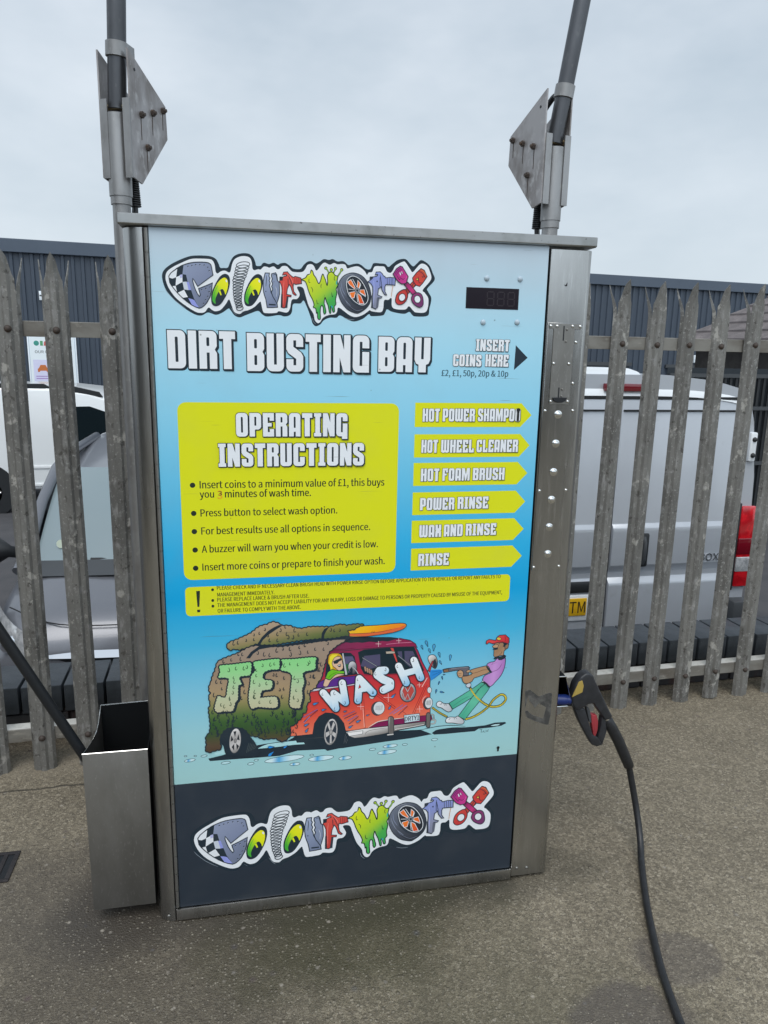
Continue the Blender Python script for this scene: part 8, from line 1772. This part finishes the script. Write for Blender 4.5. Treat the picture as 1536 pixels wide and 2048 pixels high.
for wx, w_, h_ in ((9.9, 1.9, 2.16), (13.6, 2.9, 2.12)):
    s = on_b(wx); b = MB(); b.box(s - w_ / 2, s + w_ / 2, -.06, -.036, 0, h_); sh_ = b.build('roller_shutter', SHUT, bld, 0)
    b = MB(); b.box(s - w_ / 2 - .08, s + w_ / 2 + .08, -.075, -.036, h_, h_ + .10); b.build('lintel', TRIM2, sh_, 0)
s = on_b(8.75); b = MB(); b.box(s - .45, s + .45, -.10, -.036, 2.48, 2.52); b.build('ledge', TRIM2, bld, 0)
lt = thing('wall_light', 'small white lit wall light on the dark building behind the van', 'light', (13.2, 18.0, .38)); lt.rotation_euler = (0, 0, yaw)
b = MB(); b.box(-.17, .17, -.06, 0, -.11, .11, .01); b.build('housing', SIGNW, lt, 30)
b = MB(); b.box(-.14, .10, -.066, -.058, -.07, .06, .003); b.build('led_panel', LED, lt, 30)
lt.location = p0 + bd * on_b(13.2) + V(0, -.04, 1.385)
sw = thing('alarm_box', 'tiny white box high on the dark cladding left of the machine', 'box'); sw.rotation_euler = (0, 0, yaw); sw.location = p0 + bd * on_b(-4.12) + V(0, -.04, 2.46)
b = MB(); b.box(-.03, .03, -.05, 0, -.10, .09, .008); b.build('box', SIGNW, sw, 30)
b = MB(); b.box(-.02, .02, -.053, -.05, -.02, .01, .001); b.build('lens', TRIM2, sw, 30)
# notice board
sg = thing('notice_board', 'white framed community notice with coloured pictograms on the dark building wall', 'sign'); sg.rotation_euler = (0, 0, yaw); sg.location = p0 + bd * on_b(-3.97) + V(0, -.045, .15)
b = MB(); b.box(-.49, .49, -.03, 0, -.75, 1.50 + .03, .006); b.build('backing', SIGNW, sg, 30)
def patch(x0, x1, z0, z1, c, nm, d=.0315): bb = MB(); bb.box(x0, x1, -d, -.029, z0, z1); return bb.build(nm, c, sg, 0)
patch(-.465, .465, -.70, 1.49, mat('sign_rim', (.50, .58, .66), .4), 'inner_frame'); patch(-.45, .45, -.69, 1.475, mat('sign_sheet', (.80, .86, .88), .4), 'sheet', .033)
lil = mat('lilac_tile', (.66, .66, .84), .5); mint = mat('mint_tile', (.62, .84, .72), .5); sky_ = mat('blue_tile', (.62, .78, .90), .5); peach = mat('peach_tile', (.85, .80, .72), .5)
for x0, x1, z0, z1, c in ((-.40, -.03, .50, .96, lil), (.02, .39, .50, .96, sky_), (-.40, -.03, -.02, .44, mint), (.02, .39, -.02, .44, peach), (-.40, -.03, -.54, -.08, sky_), (.02, .39, -.54, -.08, lil)): patch(x0, x1, z0, z1, c, 'tile', .0345)
ora = mat('orange_ink', (.55, .16, .04), .5); gre = mat('green_ink', (.10, .34, .16), .5); tea = mat('teal_ink', (.05, .30, .24), .5); pur = mat('purple_ink', (.30, .12, .45), .5); redi = mat('red_ink', (.6, .12, .10), .5)
b = MB(); b.prism([(-.32, .70), (-.32, .76), (-.29, .79), (-.26, .85), (-.16, .85), (-.13, .79), (-.10, .76), (-.10, .70), (-.14, .70), (-.15, .725), (-.27, .725), (-.28, .70)], 'Y', -.036, -.034); b.build('car_pictogram', ora, sg, 0)
b = MB(); b.prism([(-.26, .12), (-.28, .25), (-.25, .38), (-.21, .33), (-.20, .22), (-.12, .20), (-.10, .12), (-.18, .10), (-.22, .10)], 'Y', -.036, -.034); b.build('figure_pictogram', gre, sg, 0)
b = MB(); b.dome((-.31, -.033, 1.31), (0, -1, 0), .055, .002); b.build('round_emblem', tea, sg, 0)
b = MB(); b.box(-.235, -.18, -.036, -.033, 1.26, 1.36); b.build('square_emblem', gre, sg, 0)
b = MB(); b.prism([(-.165, 1.26), (-.11, 1.26), (-.08, 1.34), (-.10, 1.36), (-.15, 1.35)], 'Y', -.036, -.033); b.build('leaf_emblem', redi, sg, 0)
letters('OUR COMM', -.35, .10, 1.10, .058, -.035, 0, INK, 'notice_lettering', sg); letters('ROUT', -.13, .08, 1.005, .055, -.035, 0, INK, 'notice_lettering', sg)
for z, m_ in ((.60, pur), (.55, pur), (.02, gre)):
    b = MB(); b.box(-.36, -.07, -.0362, -.0342, z, z + .014); b.build('caption_line', m_, sg, 0)

# shingle roofed hut on the right
hut = thing('shingle_hut', 'small timber hut with a brown shingle hip roof at the right edge', 'hut', (9.2, 9.1, -1.0)); hut.rotation_euler = (0, 0, R(6))
b = MB(); b.box(-1.42, 1.42, -.95, .95, 0, 2.72); b.build('timber_wall', WOOD, hut, 0)
b = MB(); rows_ = 7
for i in range(rows_):
    t0, t1 = i / rows_, (i + 1) / rows_
    def ringz(t): return [V(-1.68 + 1.45 * t, -1.15 + 1.12 * t, 2.70 + .98 * t), V(1.68 - 1.45 * t, -1.15 + 1.12 * t, 2.70 + .98 * t), V(1.68 - 1.45 * t, 1.15 - 1.12 * t, 2.70 + .98 * t), V(-1.68 + 1.45 * t, 1.15 - 1.12 * t, 2.70 + .98 * t)]
    lo_, hi_ = ringz(t0), ringz(t1 + .02)
    for k2 in range(4):
        a, c = lo_[k2], lo_[(k2 + 1) % 4]; d2, e2 = hi_[(k2 + 1) % 4], hi_[k2]
        b.poly([a + V(0, 0, .035), c + V(0, 0, .035), d2, e2]); b.poly([a, c, c + V(0, 0, .035), a + V(0, 0, .035)])
b.poly([V(-.25, -.05, 3.69), V(.25, -.05, 3.69), V(.25, .05, 3.69), V(-.25, .05, 3.69)]); b.poly([V(-1.68, -1.15, 2.695), V(1.68, -1.15, 2.695), V(1.68, 1.15, 2.695), V(-1.68, 1.15, 2.695)][::-1])
b.build('hip_roof', SHINGLE, hut, 0)
# black slatted gate beyond the van
gt_ = thing('slatted_gate', 'black vertical bar gate beyond the van at the right edge', 'gate', (6.6, 7.2, -1.0))
b = MB()
for i in range(30): b.box(-1.0 + i * .085, -1.0 + i * .085 + .035, 0, .02, .08, 2.18)
b.build('bars', TRIM, gt_, 0)
b = MB()
for z in (.08, 1.0, 1.75, 2.18): b.box(-1.05, 1.6, -.02, .0, z, z + .05)
b.build('gate_frame', TRIM2, gt_, 0)
b = MB(); b.poly([(-1.05, .06, 0), (1.6, .06, 0), (1.6, .06, 2.3), (-1.05, .06, 2.3)]); b.box(-1.05, 1.6, .055, .07, 0, 2.3); b.build('backing_panel', SHUT, gt_, 0)
b = MB()
for z in (1.35, 2.06): b.tube(cr([V(-.95, -.04, z + .06), V(-.80, -.05, z + .0), V(-.66, -.05, z + .02), V(-.5, -.04, z + .07)], 5), .012, 8)
b.build('chain', SIGNW, gt_, 50)
